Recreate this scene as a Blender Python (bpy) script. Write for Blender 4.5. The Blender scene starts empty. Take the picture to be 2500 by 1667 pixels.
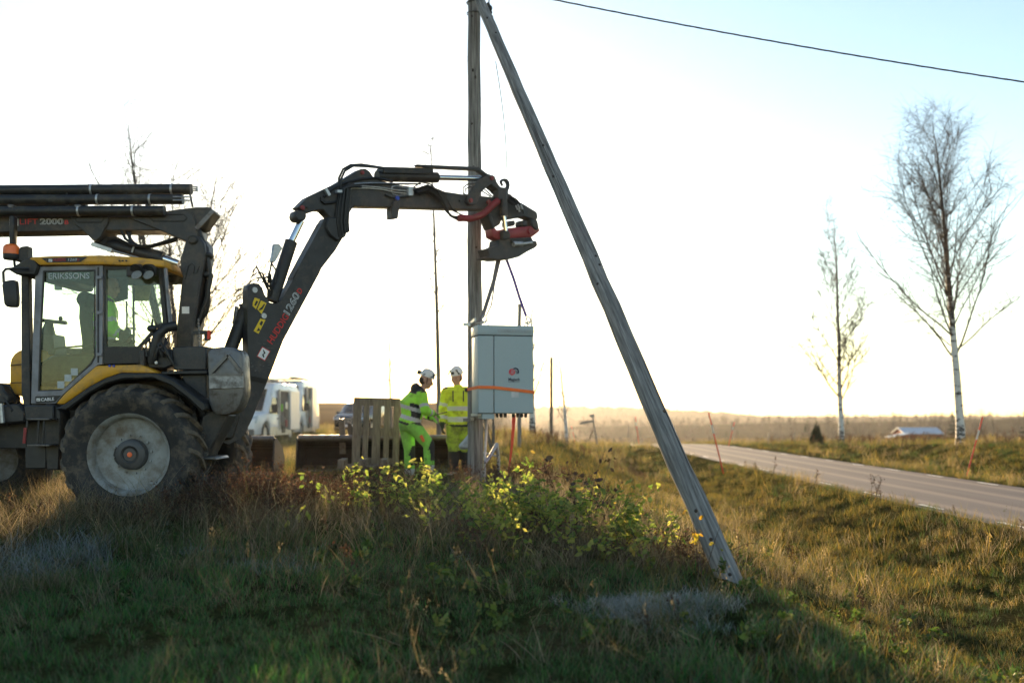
import bpy, bmesh, math, random
import numpy as np
from mathutils import Vector, Matrix, Euler
R = math.radians
random.seed(7); np.random.seed(7)
S = bpy.context.scene
COL = S.collection

# ------------------------------------------------------------------ camera, sky, sun, exposure
F = 2430.6; CX = 1250.0; HY = 1010.0; CZ = 1.7          # a level 35 mm shift lens, 1.7 m above the road
SUN_EL, SUN_AZ = 8.8, -10.6                             # degrees; azimuth from the view axis, negative = left
cam = bpy.data.cameras.new('camera'); cam_o = bpy.data.objects.new('camera', cam); COL.objects.link(cam_o)
cam.lens = 35; cam.sensor_width = 36; cam.shift_y = (HY - 833.5) / 2500
cam.clip_start = 0.1; cam.clip_end = 9000
cam_o.location = (0, 0, CZ); cam_o.rotation_euler = (R(90), 0, 0)
cam.dof.use_dof = True; cam.dof.focus_distance = 11.5; cam.dof.aperture_fstop = 1.0
S.camera = cam_o
W = bpy.data.worlds.new('World'); S.world = W; W.use_nodes = True
wn = W.node_tree.nodes; wl = W.node_tree.links
bg = wn['Background']; sky = wn.new('ShaderNodeTexSky'); sky.sky_type = 'NISHITA'; sky.sun_disc = False
sky.sun_elevation = R(SUN_EL); sky.sun_rotation = R(SUN_AZ); sky.air_density = 1.0; sky.dust_density = .2; sky.ozone_density = 1.0
wl.new(sky.outputs[0], bg.inputs[0]); bg.inputs[1].default_value = 0.09
sl = bpy.data.lights.new('sun', 'SUN'); sun = bpy.data.objects.new('sun', sl); COL.objects.link(sun)
sl.energy = 5.0; sl.angle = R(0.53); sl.color = (1.0, 0.70, 0.38)
_d = Vector((math.sin(R(SUN_AZ)) * math.cos(R(SUN_EL)), math.cos(R(SUN_AZ)) * math.cos(R(SUN_EL)), math.sin(R(SUN_EL))))
sun.rotation_euler = _d.to_track_quat('Z', 'Y').to_euler(); sun.location = (-8, 40, 30)
V = S.view_settings; V.view_transform = 'Standard'; V.look = 'None'; V.gamma = 1; V.use_curve_mapping = False
V.exposure = 1.75
S.render.engine = 'CYCLES'
S.cycles.max_bounces = 8; S.cycles.transparent_max_bounces = 12; S.cycles.volume_bounces = 0

# ------------------------------------------------------------------ helpers
def P(px, py, D):
    return Vector(((px - CX) / F * D, D, CZ + (HY - py) / F * D))
class VP:                                               # a vertical plane standing in the place
    def __init__(s, o, d):
        s.o = Vector((o[0], o[1], 0)); s.d = Vector((d[0], d[1], 0)).normalized(); s.n = Vector((-s.d.y, s.d.x, 0))
        if s.n.y < 0: s.n = -s.n
    def pt(s, px, py, off=0.0):
        r = Vector(((px - CX) / F, 1, (HY - py) / F)); t = (s.o.dot(s.n) + off) / (r.dot(s.n))
        return r * t + Vector((0, 0, CZ))
def front(D): return VP((0, D), (1, 0))
def pts(pl, l, off=0.0): return [pl.pt(x, y, off) for x, y in l]
def crop(ox, oy, s, l): return [(ox + x / s, oy + y / s) for x, y in l]

class MB:
    def __init__(s, M=None): s.v = []; s.f = []; s.mi = []; s.M = M; s.cur = 0
    def add(s, vs, fs):
        b = len(s.v)
        s.v += [(s.M @ Vector(v)) if s.M else Vector(v) for v in vs]
        s.f += [tuple(i + b for i in f) for f in fs]; s.mi += [s.cur] * len(fs); return s
    def box(s, c, size, rot=None):
        h = [k / 2 for k in size]; c = Vector(c)
        vs = [Vector((x * h[0], y * h[1], z * h[2])) for z in (-1, 1) for y in (-1, 1) for x in (-1, 1)]
        if rot is not None: vs = [rot @ v for v in vs]
        return s.add([v + c for v in vs], [(0, 2, 3, 1), (4, 5, 7, 6), (0, 1, 5, 4), (2, 6, 7, 3), (0, 4, 6, 2), (1, 3, 7, 5)])
    def beam(s, p0, p1, w, h, up=Vector((0, 0, 1))):     # a rectangular bar between two points
        p0, p1 = Vector(p0), Vector(p1); d = (p1 - p0).normalized(); a = d.cross(up).normalized(); b = a.cross(d)
        vs = [p + a * sx * w / 2 + b * sz * h / 2 for p in (p0, p1) for sx, sz in ((-1, -1), (1, -1), (1, 1), (-1, 1))]
        return s.add(vs, [(3, 2, 1, 0), (4, 5, 6, 7), (0, 1, 5, 4), (1, 2, 6, 5), (2, 3, 7, 6), (3, 0, 4, 7)])
    def tube(s, pl, r, n=8, caps=True, flat=None):       # r: radius, list of radii; flat: (axis, factor)
        pl = [Vector(p) for p in pl]; m = len(pl)
        rs = r if isinstance(r, (list, tuple)) else [r] * m
        t0 = (pl[1] - pl[0]).normalized(); ref = Vector((0, 0, 1)) if abs(t0.z) < .9 else Vector((1, 0, 0))
        a = t0.cross(ref).normalized(); vs = []
        for i, p in enumerate(pl):
            t = (pl[min(i + 1, m - 1)] - pl[max(i - 1, 0)]).normalized()
            a = (a - t * a.dot(t)).normalized(); b = t.cross(a)
            for k in range(n):
                w = 2 * math.pi * k / n; vs.append(p + (a * math.cos(w) + b * math.sin(w)) * rs[i])
        fs = [(i * n + k, i * n + (k + 1) % n, (i + 1) * n + (k + 1) % n, (i + 1) * n + k) for i in range(m - 1) for k in range(n)]
        if caps: fs += [tuple(range(n - 1, -1, -1)), tuple(range((m - 1) * n, m * n))]
        return s.add(vs, fs)
    def prism(s, poly, vec):
        poly = [Vector(p) for p in poly]; vec = Vector(vec); n = len(poly)
        fs = [tuple(range(n)), tuple(range(2 * n - 1, n - 1, -1))] + [(i, i + n, (i + 1) % n + n, (i + 1) % n) for i in range(n)]
        return s.add(poly + [p + vec for p in poly], fs)
    def ppx(s, pl, l, thick, off=0.0):                   # pixel outline on a vertical plane, given real thickness
        return s.prism(pts(pl, l, off), pl.n * thick)
    def lathe(s, prof, o, ax, n=32, closed=False):       # prof: (radius, height along axis)
        o = Vector(o); ax = Vector(ax).normalized(); ref = Vector((0, 0, 1)) if abs(ax.z) < .9 else Vector((1, 0, 0))
        a = ax.cross(ref).normalized(); b = ax.cross(a); m = len(prof)
        vs = [o + ax * h + (a * math.cos(2 * math.pi * k / n) + b * math.sin(2 * math.pi * k / n)) * r for r, h in prof for k in range(n)]
        fs = [(i * n + k, i * n + (k + 1) % n, (i + 1) * n + (k + 1) % n, (i + 1) * n + k) for i in range(m - 1) for k in range(n)]
        if closed: fs += [((m - 1) * n + k, (m - 1) * n + (k + 1) % n, (k + 1) % n, k) for k in range(n)]
        else: fs += [tuple(range(n - 1, -1, -1)), tuple(range((m - 1) * n, m * n))]
        return s.add(vs, fs)
    def ell(s, c, rad, rot=None, nu=14, nv=9):
        c = Vector(c); vs = [Vector((0, 0, -1))]
        for j in range(1, nv):
            p = -math.pi / 2 + math.pi * j / nv
            vs += [Vector((math.cos(p) * math.cos(2 * math.pi * k / nu), math.cos(p) * math.sin(2 * math.pi * k / nu), math.sin(p))) for k in range(nu)]
        vs.append(Vector((0, 0, 1))); L = len(vs) - 1
        vs = [Vector((v.x * rad[0], v.y * rad[1], v.z * rad[2])) for v in vs]
        if rot is not None: vs = [rot @ v for v in vs]
        fs = [(0, 1 + (k + 1) % nu, 1 + k) for k in range(nu)]
        for j in range(nv - 2):
            b = 1 + j * nu; fs += [(b + k, b + (k + 1) % nu, b + nu + (k + 1) % nu, b + nu + k) for k in range(nu)]
        b = 1 + (nv - 2) * nu; fs += [(b + k, b + (k + 1) % nu, L) for k in range(nu)]
        return s.add([v + c for v in vs], fs)
    def mesh(s, name, off=Vector((0, 0, 0)), bevel=0, seg=1, angle=38, fix=True):
        me = bpy.data.meshes.new(name); me.from_pydata([v - off for v in s.v], [], s.f)
        me.polygons.foreach_set('material_index', s.mi)
        if fix or bevel:
            bm = bmesh.new(); bm.from_mesh(me)
            bmesh.ops.recalc_face_normals(bm, faces=bm.faces)
            if bevel:
                ed = [e for e in bm.edges if len(e.link_faces) == 2 and e.calc_face_angle(0) > R(28)]
                bmesh.ops.bevel(bm, geom=ed, offset=bevel, segments=seg, profile=.5, affect='EDGES', clamp_overlap=True)
            bm.to_mesh(me); bm.free()
        me.polygons.foreach_set('use_smooth', [True] * len(me.polygons)); me.set_sharp_from_angle(angle=R(angle)); me.update()
        return me
    def build(s, name, mat, parent=None, bevel=0, seg=1, angle=38, origin=None):
        off = base(parent) if parent else (Vector(origin) if origin is not None else Vector((0, 0, 0)))
        me = s.mesh(name, off, bevel, seg, angle); return link(name, me, mat, parent, None if parent else off)
def base(o):
    while o.parent: o = o.parent
    return Vector(o.location)
def link(name, me, mat, parent=None, loc=None):
    o = bpy.data.objects.new(name, me); COL.objects.link(o)
    if mat:
        for m in (mat if isinstance(mat, (list, tuple)) else [mat]): me.materials.append(m)
    if parent: o.parent = parent
    elif loc is not None: o.location = loc
    return o
def tag(o, label=None, cat=None, group=None, kind=None):
    if label: o['label'] = label
    if cat: o['category'] = cat
    if group: o['group'] = group
    if kind: o['kind'] = kind
    return o
def thing(name, loc, label, cat, group=None):
    o = bpy.data.objects.new(name, None); COL.objects.link(o); o.location = loc; o.empty_display_size = .2
    return tag(o, label, cat, group)
def copy_tree(o, parent=None):
    c = o.copy(); COL.objects.link(c)
    if parent: c.parent = parent
    for ch in o.children: copy_tree(ch, c)
    return c

# ------------------------------------------------------------------ materials
def nodes(name):
    m = bpy.data.materials.new(name); m.use_nodes = True; nt = m.node_tree
    return m, nt.nodes, nt.links, nt.nodes['Principled BSDF']
def mat(name, c, rough=.6, metal=0.0, var=.25, scale=6.0, dirt=None, damt=.5, dscale=2.5, bump=.0, bscale=40.0, stretch=None, spec=.5):
    m, n, l, b = nodes(name); b.inputs['Roughness'].default_value = rough; b.inputs['Metallic'].default_value = metal
    b.inputs['Specular IOR Level'].default_value = spec
    tc = n.new('ShaderNodeTexCoord'); mp = n.new('ShaderNodeMapping'); l.new(tc.outputs['Object'], mp.inputs[0])
    if stretch: mp.inputs['Scale'].default_value = stretch
    t = n.new('ShaderNodeTexNoise'); t.inputs['Scale'].default_value = scale; t.inputs['Detail'].default_value = 6; l.new(mp.outputs[0], t.inputs[0])
    r = n.new('ShaderNodeValToRGB'); r.color_ramp.elements[0].position = .3; r.color_ramp.elements[1].position = .72
    r.color_ramp.elements[0].color = (*[k * (1 - var) for k in c], 1); r.color_ramp.elements[1].color = (*[min(1, k * (1 + var)) for k in c], 1)
    l.new(t.outputs[0], r.inputs[0]); out = r.outputs[0]
    if dirt:
        t2 = n.new('ShaderNodeTexNoise'); t2.inputs['Scale'].default_value = dscale; t2.inputs['Detail'].default_value = 9; t2.inputs['Roughness'].default_value = .7
        l.new(mp.outputs[0], t2.inputs[0]); r2 = n.new('ShaderNodeValToRGB')
        r2.color_ramp.elements[0].position = .62 - damt * .3; r2.color_ramp.elements[1].position = .78 - damt * .2
        r2.color_ramp.elements[0].color = (0, 0, 0, 1); r2.color_ramp.elements[1].color = (1, 1, 1, 1); l.new(t2.outputs[0], r2.inputs[0])
        mx = n.new('ShaderNodeMixRGB'); l.new(r2.outputs[0], mx.inputs[0]); l.new(out, mx.inputs[1]); mx.inputs[2].default_value = (*dirt, 1); out = mx.outputs[0]
        mr = n.new('ShaderNodeMapRange'); mr.inputs[3].default_value = rough; mr.inputs[4].default_value = min(1, rough + .35)
        l.new(r2.outputs[0], mr.inputs[0]); l.new(mr.outputs[0], b.inputs['Roughness'])
    l.new(out, b.inputs['Base Color'])
    if bump:
        t3 = n.new('ShaderNodeTexNoise'); t3.inputs['Scale'].default_value = bscale; t3.inputs['Detail'].default_value = 5; l.new(mp.outputs[0], t3.inputs[0])
        bp = n.new('ShaderNodeBump'); bp.inputs['Strength'].default_value = bump; bp.inputs['Distance'].default_value = .02
        l.new(t3.outputs[0], bp.inputs['Height']); l.new(bp.outputs[0], b.inputs['Normal'])
    return m
def glass_mat(name, tint, gloss=.12):
    m = bpy.data.materials.new(name); m.use_nodes = True; n = m.node_tree.nodes; l = m.node_tree.links; n.clear()
    o = n.new('ShaderNodeOutputMaterial'); t = n.new('ShaderNodeBsdfTransparent'); t.inputs[0].default_value = (*tint, 1)
    g = n.new('ShaderNodeBsdfGlossy'); g.inputs['Roughness'].default_value = .03; fr = n.new('ShaderNodeFresnel'); fr.inputs[0].default_value = 1.45
    mx = n.new('ShaderNodeMixShader'); l.new(fr.outputs[0], mx.inputs[0]); l.new(t.outputs[0], mx.inputs[1]); l.new(g.outputs[0], mx.inputs[2]); l.new(mx.outputs[0], o.inputs[0])
    return m
def leaf_mat(name, ramp, trans=.5, attr=None, rough=.55, var_by='Random'):
    """thin leaves: diffuse + translucent; colour from a per-blade attribute or a per-object random"""
    m = bpy.data.materials.new(name); m.use_nodes = True; n = m.node_tree.nodes; l = m.node_tree.links; n.clear()
    o = n.new('ShaderNodeOutputMaterial'); d = n.new('ShaderNodeBsdfDiffuse'); t = n.new('ShaderNodeBsdfTranslucent')
    g = n.new('ShaderNodeBsdfGlossy'); g.inputs['Roughness'].default_value = rough
    if attr:
        a = n.new('ShaderNodeAttribute'); a.attribute_name = attr; c = a.outputs['Color']
        oi = n.new('ShaderNodeObjectInfo'); hs = n.new('ShaderNodeHueSaturation'); mr = n.new('ShaderNodeMapRange')
        mr.inputs[3].default_value = .75; mr.inputs[4].default_value = 1.25; l.new(oi.outputs['Random'], mr.inputs[0]); l.new(mr.outputs[0], hs.inputs['Value'])
        l.new(c, hs.inputs['Color']); c = hs.outputs[0]
    else:
        oi = n.new('ShaderNodeObjectInfo'); r = n.new('ShaderNodeValToRGB'); e = r.color_ramp.elements
        e[0].position = ramp[0][0]; e[0].color = (*ramp[0][1], 1); e[1].position = ramp[-1][0]; e[1].color = (*ramp[-1][1], 1)
        for p, cc in ramp[1:-1]: q = e.new(p); q.color = (*cc, 1)
        l.new(oi.outputs['Random'], r.inputs[0]); c = r.outputs[0]
        tc = n.new('ShaderNodeTexCoord'); tn = n.new('ShaderNodeTexNoise'); tn.inputs['Scale'].default_value = 40; l.new(tc.outputs['Object'], tn.inputs[0])
        hs = n.new('ShaderNodeHueSaturation'); mr = n.new('ShaderNodeMapRange'); mr.inputs[3].default_value = .6; mr.inputs[4].default_value = 1.3
        l.new(tn.outputs[0], mr.inputs[0]); l.new(mr.outputs[0], hs.inputs['Value']); l.new(c, hs.inputs['Color']); c = hs.outputs[0]
    l.new(c, d.inputs[0]); l.new(c, t.inputs[0])
    m1 = n.new('ShaderNodeMixShader'); m1.inputs[0].default_value = trans; l.new(d.outputs[0], m1.inputs[1]); l.new(t.outputs[0], m1.inputs[2])
    m2 = n.new('ShaderNodeMixShader'); m2.inputs[0].default_value = .04; l.new(m1.outputs[0], m2.inputs[1]); l.new(g.outputs[0], m2.inputs[2]); l.new(m2.outputs[0], o.inputs[0])
    return m
DUST = (.16, .125, .09)
M = dict(
 dark=mat('dark machine paint', (.028, .029, .032), .5, dirt=(.10, .085, .07), damt=.42, dscale=4, bump=.08),
 black=mat('black plastic', (.013, .014, .016), .5, dirt=(.08, .07, .055), damt=.36, dscale=4),
 rubberhose=mat('hose rubber', (.012, .012, .013), .5, var=.3),
 yellow=mat('machine yellow paint', (.60, .30, .02), .4, var=.12, dirt=(.24, .15, .07), damt=.42, dscale=5),
 grey=mat('grey door frame paint', (.20, .21, .24), .45, dirt=(.12, .1, .08), damt=.2),
 steel=mat('worn steel', (.16, .16, .165), .42, .6, var=.3, dirt=(.10, .08, .06), damt=.5, dscale=6, bump=.1),
 chrome=mat('chrome rod', (.72, .74, .76), .12, 1.0, var=.05),
 galv=mat('galvanised steel', (.42, .44, .46), .42, .7, var=.2, scale=20),
 tyre=mat('muddy tyre rubber', (.022, .022, .023), .75, var=.3, dirt=(.15, .12, .09), damt=.45, dscale=5, bump=.15, bscale=25),
 lug=mat('muddy tyre lug rubber', (.03, .029, .028), .8, var=.3, dirt=(.17, .14, .105), damt=.8, dscale=4, bump=.3, bscale=25),
 rim=mat('pale dusty rim paint', (.27, .285, .285), .55, var=.15, dirt=(.15, .125, .095), damt=.6, dscale=4, bump=.05),
 hub=mat('hub casting', (.06, .062, .066), .5, dirt=(.13, .11, .09), damt=.4),
 orange=mat('orange plastic', (.85, .16, .05), .4, var=.08),
 red=mat('red paint', (.27, .022, .028), .45, var=.2, dirt=(.12, .06, .05), damt=.3, dscale=8),
 redtext=mat('red print', (.55, .03, .03), .5, var=.05),
 silver=mat('silver print', (.5, .53, .56), .4, var=.05),
 white=mat('white paint', (.78, .79, .8), .35, var=.04, dirt=(.45, .43, .4), damt=.12),
 sticker=mat('white sticker', (.75, .76, .77), .5, var=.06),
 ystick=mat('yellow warning sticker', (.75, .52, .02), .5, var=.08),
 wood=mat('grey weathered wood', (.23, .225, .215), .85, var=.5, scale=7, stretch=(6, 6, .3), dirt=(.075, .07, .066), damt=.5, dscale=5, bump=.5, bscale=26),
 pallet=mat('weathered pallet wood', (.19, .15, .115), .85, var=.35, scale=9, stretch=(4, 4, .6), dirt=(.08, .06, .045), damt=.4, bump=.3),
 knot=mat('dark wood knot', (.045, .035, .03), .9, var=.4, scale=30),
 crack=mat('dark drying crack', (.03, .026, .022), .95),
 cabinet=mat('light grey powder coat', (.31, .40, .44), .45, var=.03, scale=60, bump=.12, bscale=260),
 seam=mat('dark rubber seal', (.02, .021, .023), .7),
 strap=mat('orange webbing', (.85, .17, .035), .7, var=.12, scale=60),
 violet=mat('violet webbing', (.13, .08, .28), .75, var=.2, scale=50),
 greyweb=mat('grey brown webbing', (.16, .14, .14), .8, var=.25, scale=40),
 ink=mat('dark navy print', (.012, .02, .06), .6, var=.05),
 logored=mat('logo red print', (.62, .03, .05), .55, var=.05),
 palelabel=mat('pale label film', (.40, .45, .47), .6, var=.12, scale=40),
 skin=mat('skin', (.50, .27, .19), .55, var=.1),
 hair=mat('brown hair', (.06, .035, .02), .7),
 neon=mat('fluorescent green cloth', (.36, .78, .045), .75, var=.12, scale=12, dirt=(.16, .24, .04), damt=.25, bump=.9, bscale=9),
 neontr=mat('fluorescent green trousers', (.25, .60, .07), .8, var=.15, scale=12, dirt=(.12, .2, .05), damt=.4, bump=.9, bscale=8),
 neony=mat('fluorescent yellow cloth', (.60, .70, .025), .75, var=.15, scale=10, dirt=(.16, .16, .03), damt=.45, dscale=6, bump=.9, bscale=9),
 neonytr=mat('soiled fluorescent yellow trousers', (.34, .44, .03), .8, var=.25, scale=10, dirt=(.09, .09, .03), damt=.6, dscale=6, bump=.9, bscale=8),
 reflect=mat('silver reflective tape', (.50, .50, .50), .45, var=.1, scale=30),
 darkcloth=mat('dark work cloth', (.018, .02, .024), .85, var=.3),
 boot=mat('pale work boot', (.50, .50, .48), .7, var=.2, dirt=(.2, .17, .13), damt=.4),
 helmet=mat('white helmet shell', (.74, .74, .73), .3, var=.05),
 carwhite=mat('white car paint', (.76, .77, .79), .22, var=.03, dirt=(.4, .36, .3), damt=.15),
 cargrey=mat('grey car cladding', (.10, .11, .115), .5, var=.1),
 carblack=mat('black car paint', (.010, .011, .014), .12, var=.1),
 carglass=mat('dark car glass', (.02, .028, .032), .06, var=.1),
 lampglass=mat('clear headlamp', (.5, .55, .6), .12, var=.1),
 plate=mat('white number plate', (.7, .7, .7), .5),
 blue=mat('blue print', (.02, .06, .4), .5),
 interior=mat('van interior lining', (.16, .14, .12), .8, var=.4, scale=5),
 tape_red=mat('red reflective paint', (.75, .05, .02), .5, var=.06),
 bag=mat('grey white plastic sack', (.45, .48, .50), .5, var=.2, scale=14, bump=.6, bscale=14),
 cable=mat('aerial cable sheath', (.028, .032, .038), .6),
 roof_metal=mat('pale sheet metal roof', (.42, .47, .53), .4, .3, var=.08),
 redwall=mat('red barn boards', (.22, .035, .025), .85, var=.25, stretch=(8, 8, .5)),
 seat=mat('dark seat fabric', (.02, .024, .026), .85),
 glass=glass_mat('cab glass', (.80, .93, .88)),
 lens=mat('worklight lens', (.22, .22, .20), .15, var=.2, scale=60),
 beacon=mat('amber beacon', (.85, .16, .02), .2, var=.15),
)
# ------------------------------------------------------------------ land
def ss(a, b, x):
    t = np.clip((np.asarray(x, float) - a) / (b - a), 0, 1); return t * t * (3 - 2 * t)
def wob(X, Y, s, seed=0):                                # cheap smooth noise, about -1..1
    r = np.random.RandomState(seed); z = 0
    for k in range(7):
        a = r.uniform(0, 6.28); f = s * r.uniform(.6, 1.9); z = z + np.sin((X * math.cos(a) + Y * math.sin(a)) * f + r.uniform(0, 6.28))
    return z / 3.2
RX0, RX1 = 7.5, 11.9                                     # road edges
def crest(Y): return -np.minimum(.0015 * np.maximum(np.asarray(Y, float) - 52, 0) ** 2, 1.0) - np.clip((np.asarray(Y, float) - 78) * .06, 0, 12)
def height(X, Y):
    X = np.asarray(X, float); Y = np.asarray(Y, float)
    base_ = np.interp(Y, [0, 5, 6.5, 8, 9.5, 11, 12.5, 14.5, 17, 40], [-1.72, -1.70, -1.61, -1.48, -1.34, -1.22, -1.16, -1.10, -1.06, -1.03])
    k = 1 - .88 * ss(26, 56, Y)
    def dip(e): return -1.72 + (e + 1.72) * k
    near = ss(8.0, 5.2, Y)
    top = np.interp(Y, [0, 25, 35, 45, 58, 80], [-.6, -.8, -1.1, -1.42, -1.72, -1.8])
    xs = [-4, 0, 1.0, 1.9, 3.0, 4.5, 6.0, 7.15, 7.42, 7.65, 11.75, 11.98, 12.4, 13.2, 15.2, 18.5, 24, 60]
    b0 = base_ * (1 - ss(45, 60, Y) * 0)
    vs = [b0, b0 - .02, b0 - .07, np.minimum(b0 - .02, dip(-1.46)), np.minimum(b0 - .04, dip(-1.92)), dip(-2.42), dip(-2.36), -1.77 + 0 * Y, -1.688 + 0 * Y, -1.80 + 0 * Y, -1.80 + 0 * Y, -1.70 + 0 * Y,
          -1.77 + 0 * Y, -1.72 + 0 * Y, top, top + .06, top - .25, np.minimum(top, -1.2) - .9]
    e = np.where(X <= xs[0], vs[0], vs[-1])
    for i in range(len(xs) - 1):
        w = (X >= xs[i]) & (X < xs[i + 1]); t = (X - xs[i]) / (xs[i + 1] - xs[i])
        if i in (1, 2, 3, 4, 5, 13, 14, 15): t = .5 * t + .5 * t * t * (3 - 2 * t)
        e = np.where(w, vs[i] * (1 - t) + vs[i + 1] * t, e)
    road = (X > 7.0) & (X < 12.2)
    e = e + .33 * np.exp(-(((X - 1.2) / 2.3) ** 2 + ((Y - 32) / 6) ** 2))
    rough = np.where(road, 0, 1.0)
    e = e + rough * (.035 * wob(X, Y, 1.3, 3) + .018 * wob(X, Y, 4.5, 5)) * np.where(Y < 70, 1, .3)
    left = ss(-2, -9, X)
    e = e + crest(Y) * (1 - left * ss(60, 61, Y) * 0) * ss(-14, -3, X)
    e = e + left * (ss(75, 330, Y) * 4.6)                # the brown field rising far to the left
    far = ss(450, 1500, Y)
    e = e + far * (10 - 3 * 0) * ss(-400, 100, X)
    return e + CZ
def hz(x, y): return float(height(np.array([x]), np.array([y]))[0])

def axis(lim0, lim1, core0, core1, step, grow):
    a = list(np.arange(core0, core1, step)); s = step
    while a[-1] < lim1: s *= grow; a.append(a[-1] + s)
    s = step
    while a[0] > lim0: s *= grow; a.insert(0, a[0] - s)
    return np.array(a)
gx = axis(-2200, 2200, -9, 20, .16, 1.11); gy = axis(-60, 2600, 2.5, 40, .16, 1.06)
GX, GY = np.meshgrid(gx, gy); GZ = height(GX, GY)
nx, ny = len(gx), len(gy); ii = np.arange(ny - 1)[:, None] * nx + np.arange(nx - 1)[None, :]
gf = np.stack([ii, ii + 1, ii + nx + 1, ii + nx], -1).reshape(-1, 4)
me = bpy.data.meshes.new('ground'); me.from_pydata(np.stack([GX, GY, GZ], -1).reshape(-1, 3).tolist(), [], gf.tolist())
me.polygons.foreach_set('use_smooth', [True] * len(me.polygons))
def ground_mat():
    m, n, l, b = nodes('turf and soil'); b.inputs['Roughness'].default_value = .95; b.inputs['Specular IOR Level'].default_value = 0.0
    tc = n.new('ShaderNodeTexCoord'); cols = []
    def noise(s, d=6, off=0):
        t = n.new('ShaderNodeTexNoise'); t.inputs['Scale'].default_value = s; t.inputs['Detail'].default_value = d; mp = n.new('ShaderNodeMapping'); mp.inputs['Location'].default_value = (off, off, 0)
        l.new(tc.outputs['Object'], mp.inputs[0]); l.new(mp.outputs[0], t.inputs[0]); return t.outputs[0]
    def ramp(src, stops):
        r = n.new('ShaderNodeValToRGB'); e = r.color_ramp.elements; e[0].position = stops[0][0]; e[0].color = (*stops[0][1], 1); e[1].position = stops[-1][0]; e[1].color = (*stops[-1][1], 1)
        for p, c in stops[1:-1]: q = e.new(p); q.color = (*c, 1)
        l.new(src, r.inputs[0]); return r.outputs[0]
    near = ramp(noise(1.1, 8), [(.3, (.016, .02, .008)), (.45, (.03, .036, .012)), (.58, (.05, .045, .018)), (.75, (.075, .058, .03))])
    fine = ramp(noise(22, 6, 3), [(.3, (.45, .45, .45)), (.7, (1.3, 1.3, 1.3))])
    mx = n.new('ShaderNodeMixRGB'); mx.blend_type = 'MULTIPLY'; mx.inputs[0].default_value = 1; l.new(near, mx.inputs[1]); l.new(fine, mx.inputs[2])
    farc = ramp(noise(.012, 10), [(.35, (.075, .05, .028)), (.5, (.11, .075, .04)), (.65, (.06, .05, .026))])
    sx = n.new('ShaderNodeSeparateXYZ'); l.new(tc.outputs['Object'], sx.inputs[0]); mr = n.new('ShaderNodeMapRange'); mr.inputs[1].default_value = 60; mr.inputs[2].default_value = 95; l.new(sx.outputs[1], mr.inputs[0])
    m2 = n.new('ShaderNodeMixRGB'); l.new(mr.outputs[0], m2.inputs[0]); l.new(mx.outputs[0], m2.inputs[1]); l.new(farc, m2.inputs[2]); l.new(m2.outputs[0], b.inputs['Base Color'])
    bp = n.new('ShaderNodeBump'); bp.inputs['Strength'].default_value = .6; bp.inputs['Distance'].default_value = .04; l.new(noise(30, 8), bp.inputs['Height']); l.new(bp.outputs[0], b.inputs['Normal'])
    return m
MG = ground_mat()
g = link('ground', me, MG); tag(g, 'rough autumn turf falling from the field into the ditch beside the road', 'ground', kind='structure')

# road: a slab with a slightly crowned asphalt top, worn wheel tracks, edge dashes as parts
def road_mat():
    m, n, l, b = nodes('worn asphalt'); b.inputs['Roughness'].default_value = .72; b.inputs['Specular IOR Level'].default_value = .3
    tc = n.new('ShaderNodeTexCoord'); sx = n.new('ShaderNodeSeparateXYZ'); l.new(tc.outputs['Object'], sx.inputs[0])
    t = n.new('ShaderNodeTexNoise'); t.inputs['Scale'].default_value = 90; t.inputs['Detail'].default_value = 4; l.new(tc.outputs['Object'], t.inputs[0])
    t2 = n.new('ShaderNodeTexNoise'); t2.inputs['Scale'].default_value = .8; t2.inputs['Detail'].default_value = 6; mp = n.new('ShaderNodeMapping'); mp.inputs['Scale'].default_value = (2.5, .12, 1)
    l.new(tc.outputs['Object'], mp.inputs[0]); l.new(mp.outputs[0], t2.inputs[0])
    r = n.new('ShaderNodeValToRGB'); e = r.color_ramp.elements; e[0].position = .35; e[0].color = (.07, .062, .07, 1); e[1].position = .65; e[1].color = (.115, .10, .11, 1); l.new(t2.outputs[0], r.inputs[0])
    wv = n.new('ShaderNodeMath'); wv.operation = 'MULTIPLY'; wv.inputs[1].default_value = 2 * math.pi / 1.1; l.new(sx.outputs[0], wv.inputs[0])
    sn = n.new('ShaderNodeMath'); sn.operation = 'SINE'; l.new(wv.outputs[0], sn.inputs[0])
    mr = n.new('ShaderNodeMapRange'); mr.inputs[1].default_value = .2; mr.inputs[2].default_value = 1; mr.inputs[3].default_value = 0; mr.inputs[4].default_value = .75; l.new(sn.outputs[0], mr.inputs[0])
    mx = n.new('ShaderNodeMixRGB'); l.new(mr.outputs[0], mx.inputs[0]); l.new(r.outputs[0], mx.inputs[1]); mx.inputs[2].default_value = (.24, .19, .17, 1)
    m2 = n.new('ShaderNodeMixRGB'); m2.blend_type = 'MULTIPLY'; m2.inputs[0].default_value = .7; l.new(mx.outputs[0], m2.inputs[1]); rr = n.new('ShaderNodeValToRGB'); rr.color_ramp.elements[0].position = .3; rr.color_ramp.elements[0].color = (.5, .5, .5, 1); rr.color_ramp.elements[1].position = .7
    l.new(t.outputs[0], rr.inputs[0]); l.new(rr.outputs[0], m2.inputs[2]); l.new(m2.outputs[0], b.inputs['Base Color'])
    bp = n.new('ShaderNodeBump'); bp.inputs['Strength'].default_value = .35; bp.inputs['Distance'].default_value = .01; l.new(t.outputs[0], bp.inputs['Height']); l.new(bp.outputs[0], b.inputs['Normal'])
    return m
def road_edge(y):                                        # the road swings left past the crest
    return -0.0028 * max(0, y - 46) ** 2
mb = MB(); ys = list(np.arange(-40, 44, 4)) + list(np.arange(44, 110, 2)); xs = np.linspace(RX0, RX1, 9)
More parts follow.
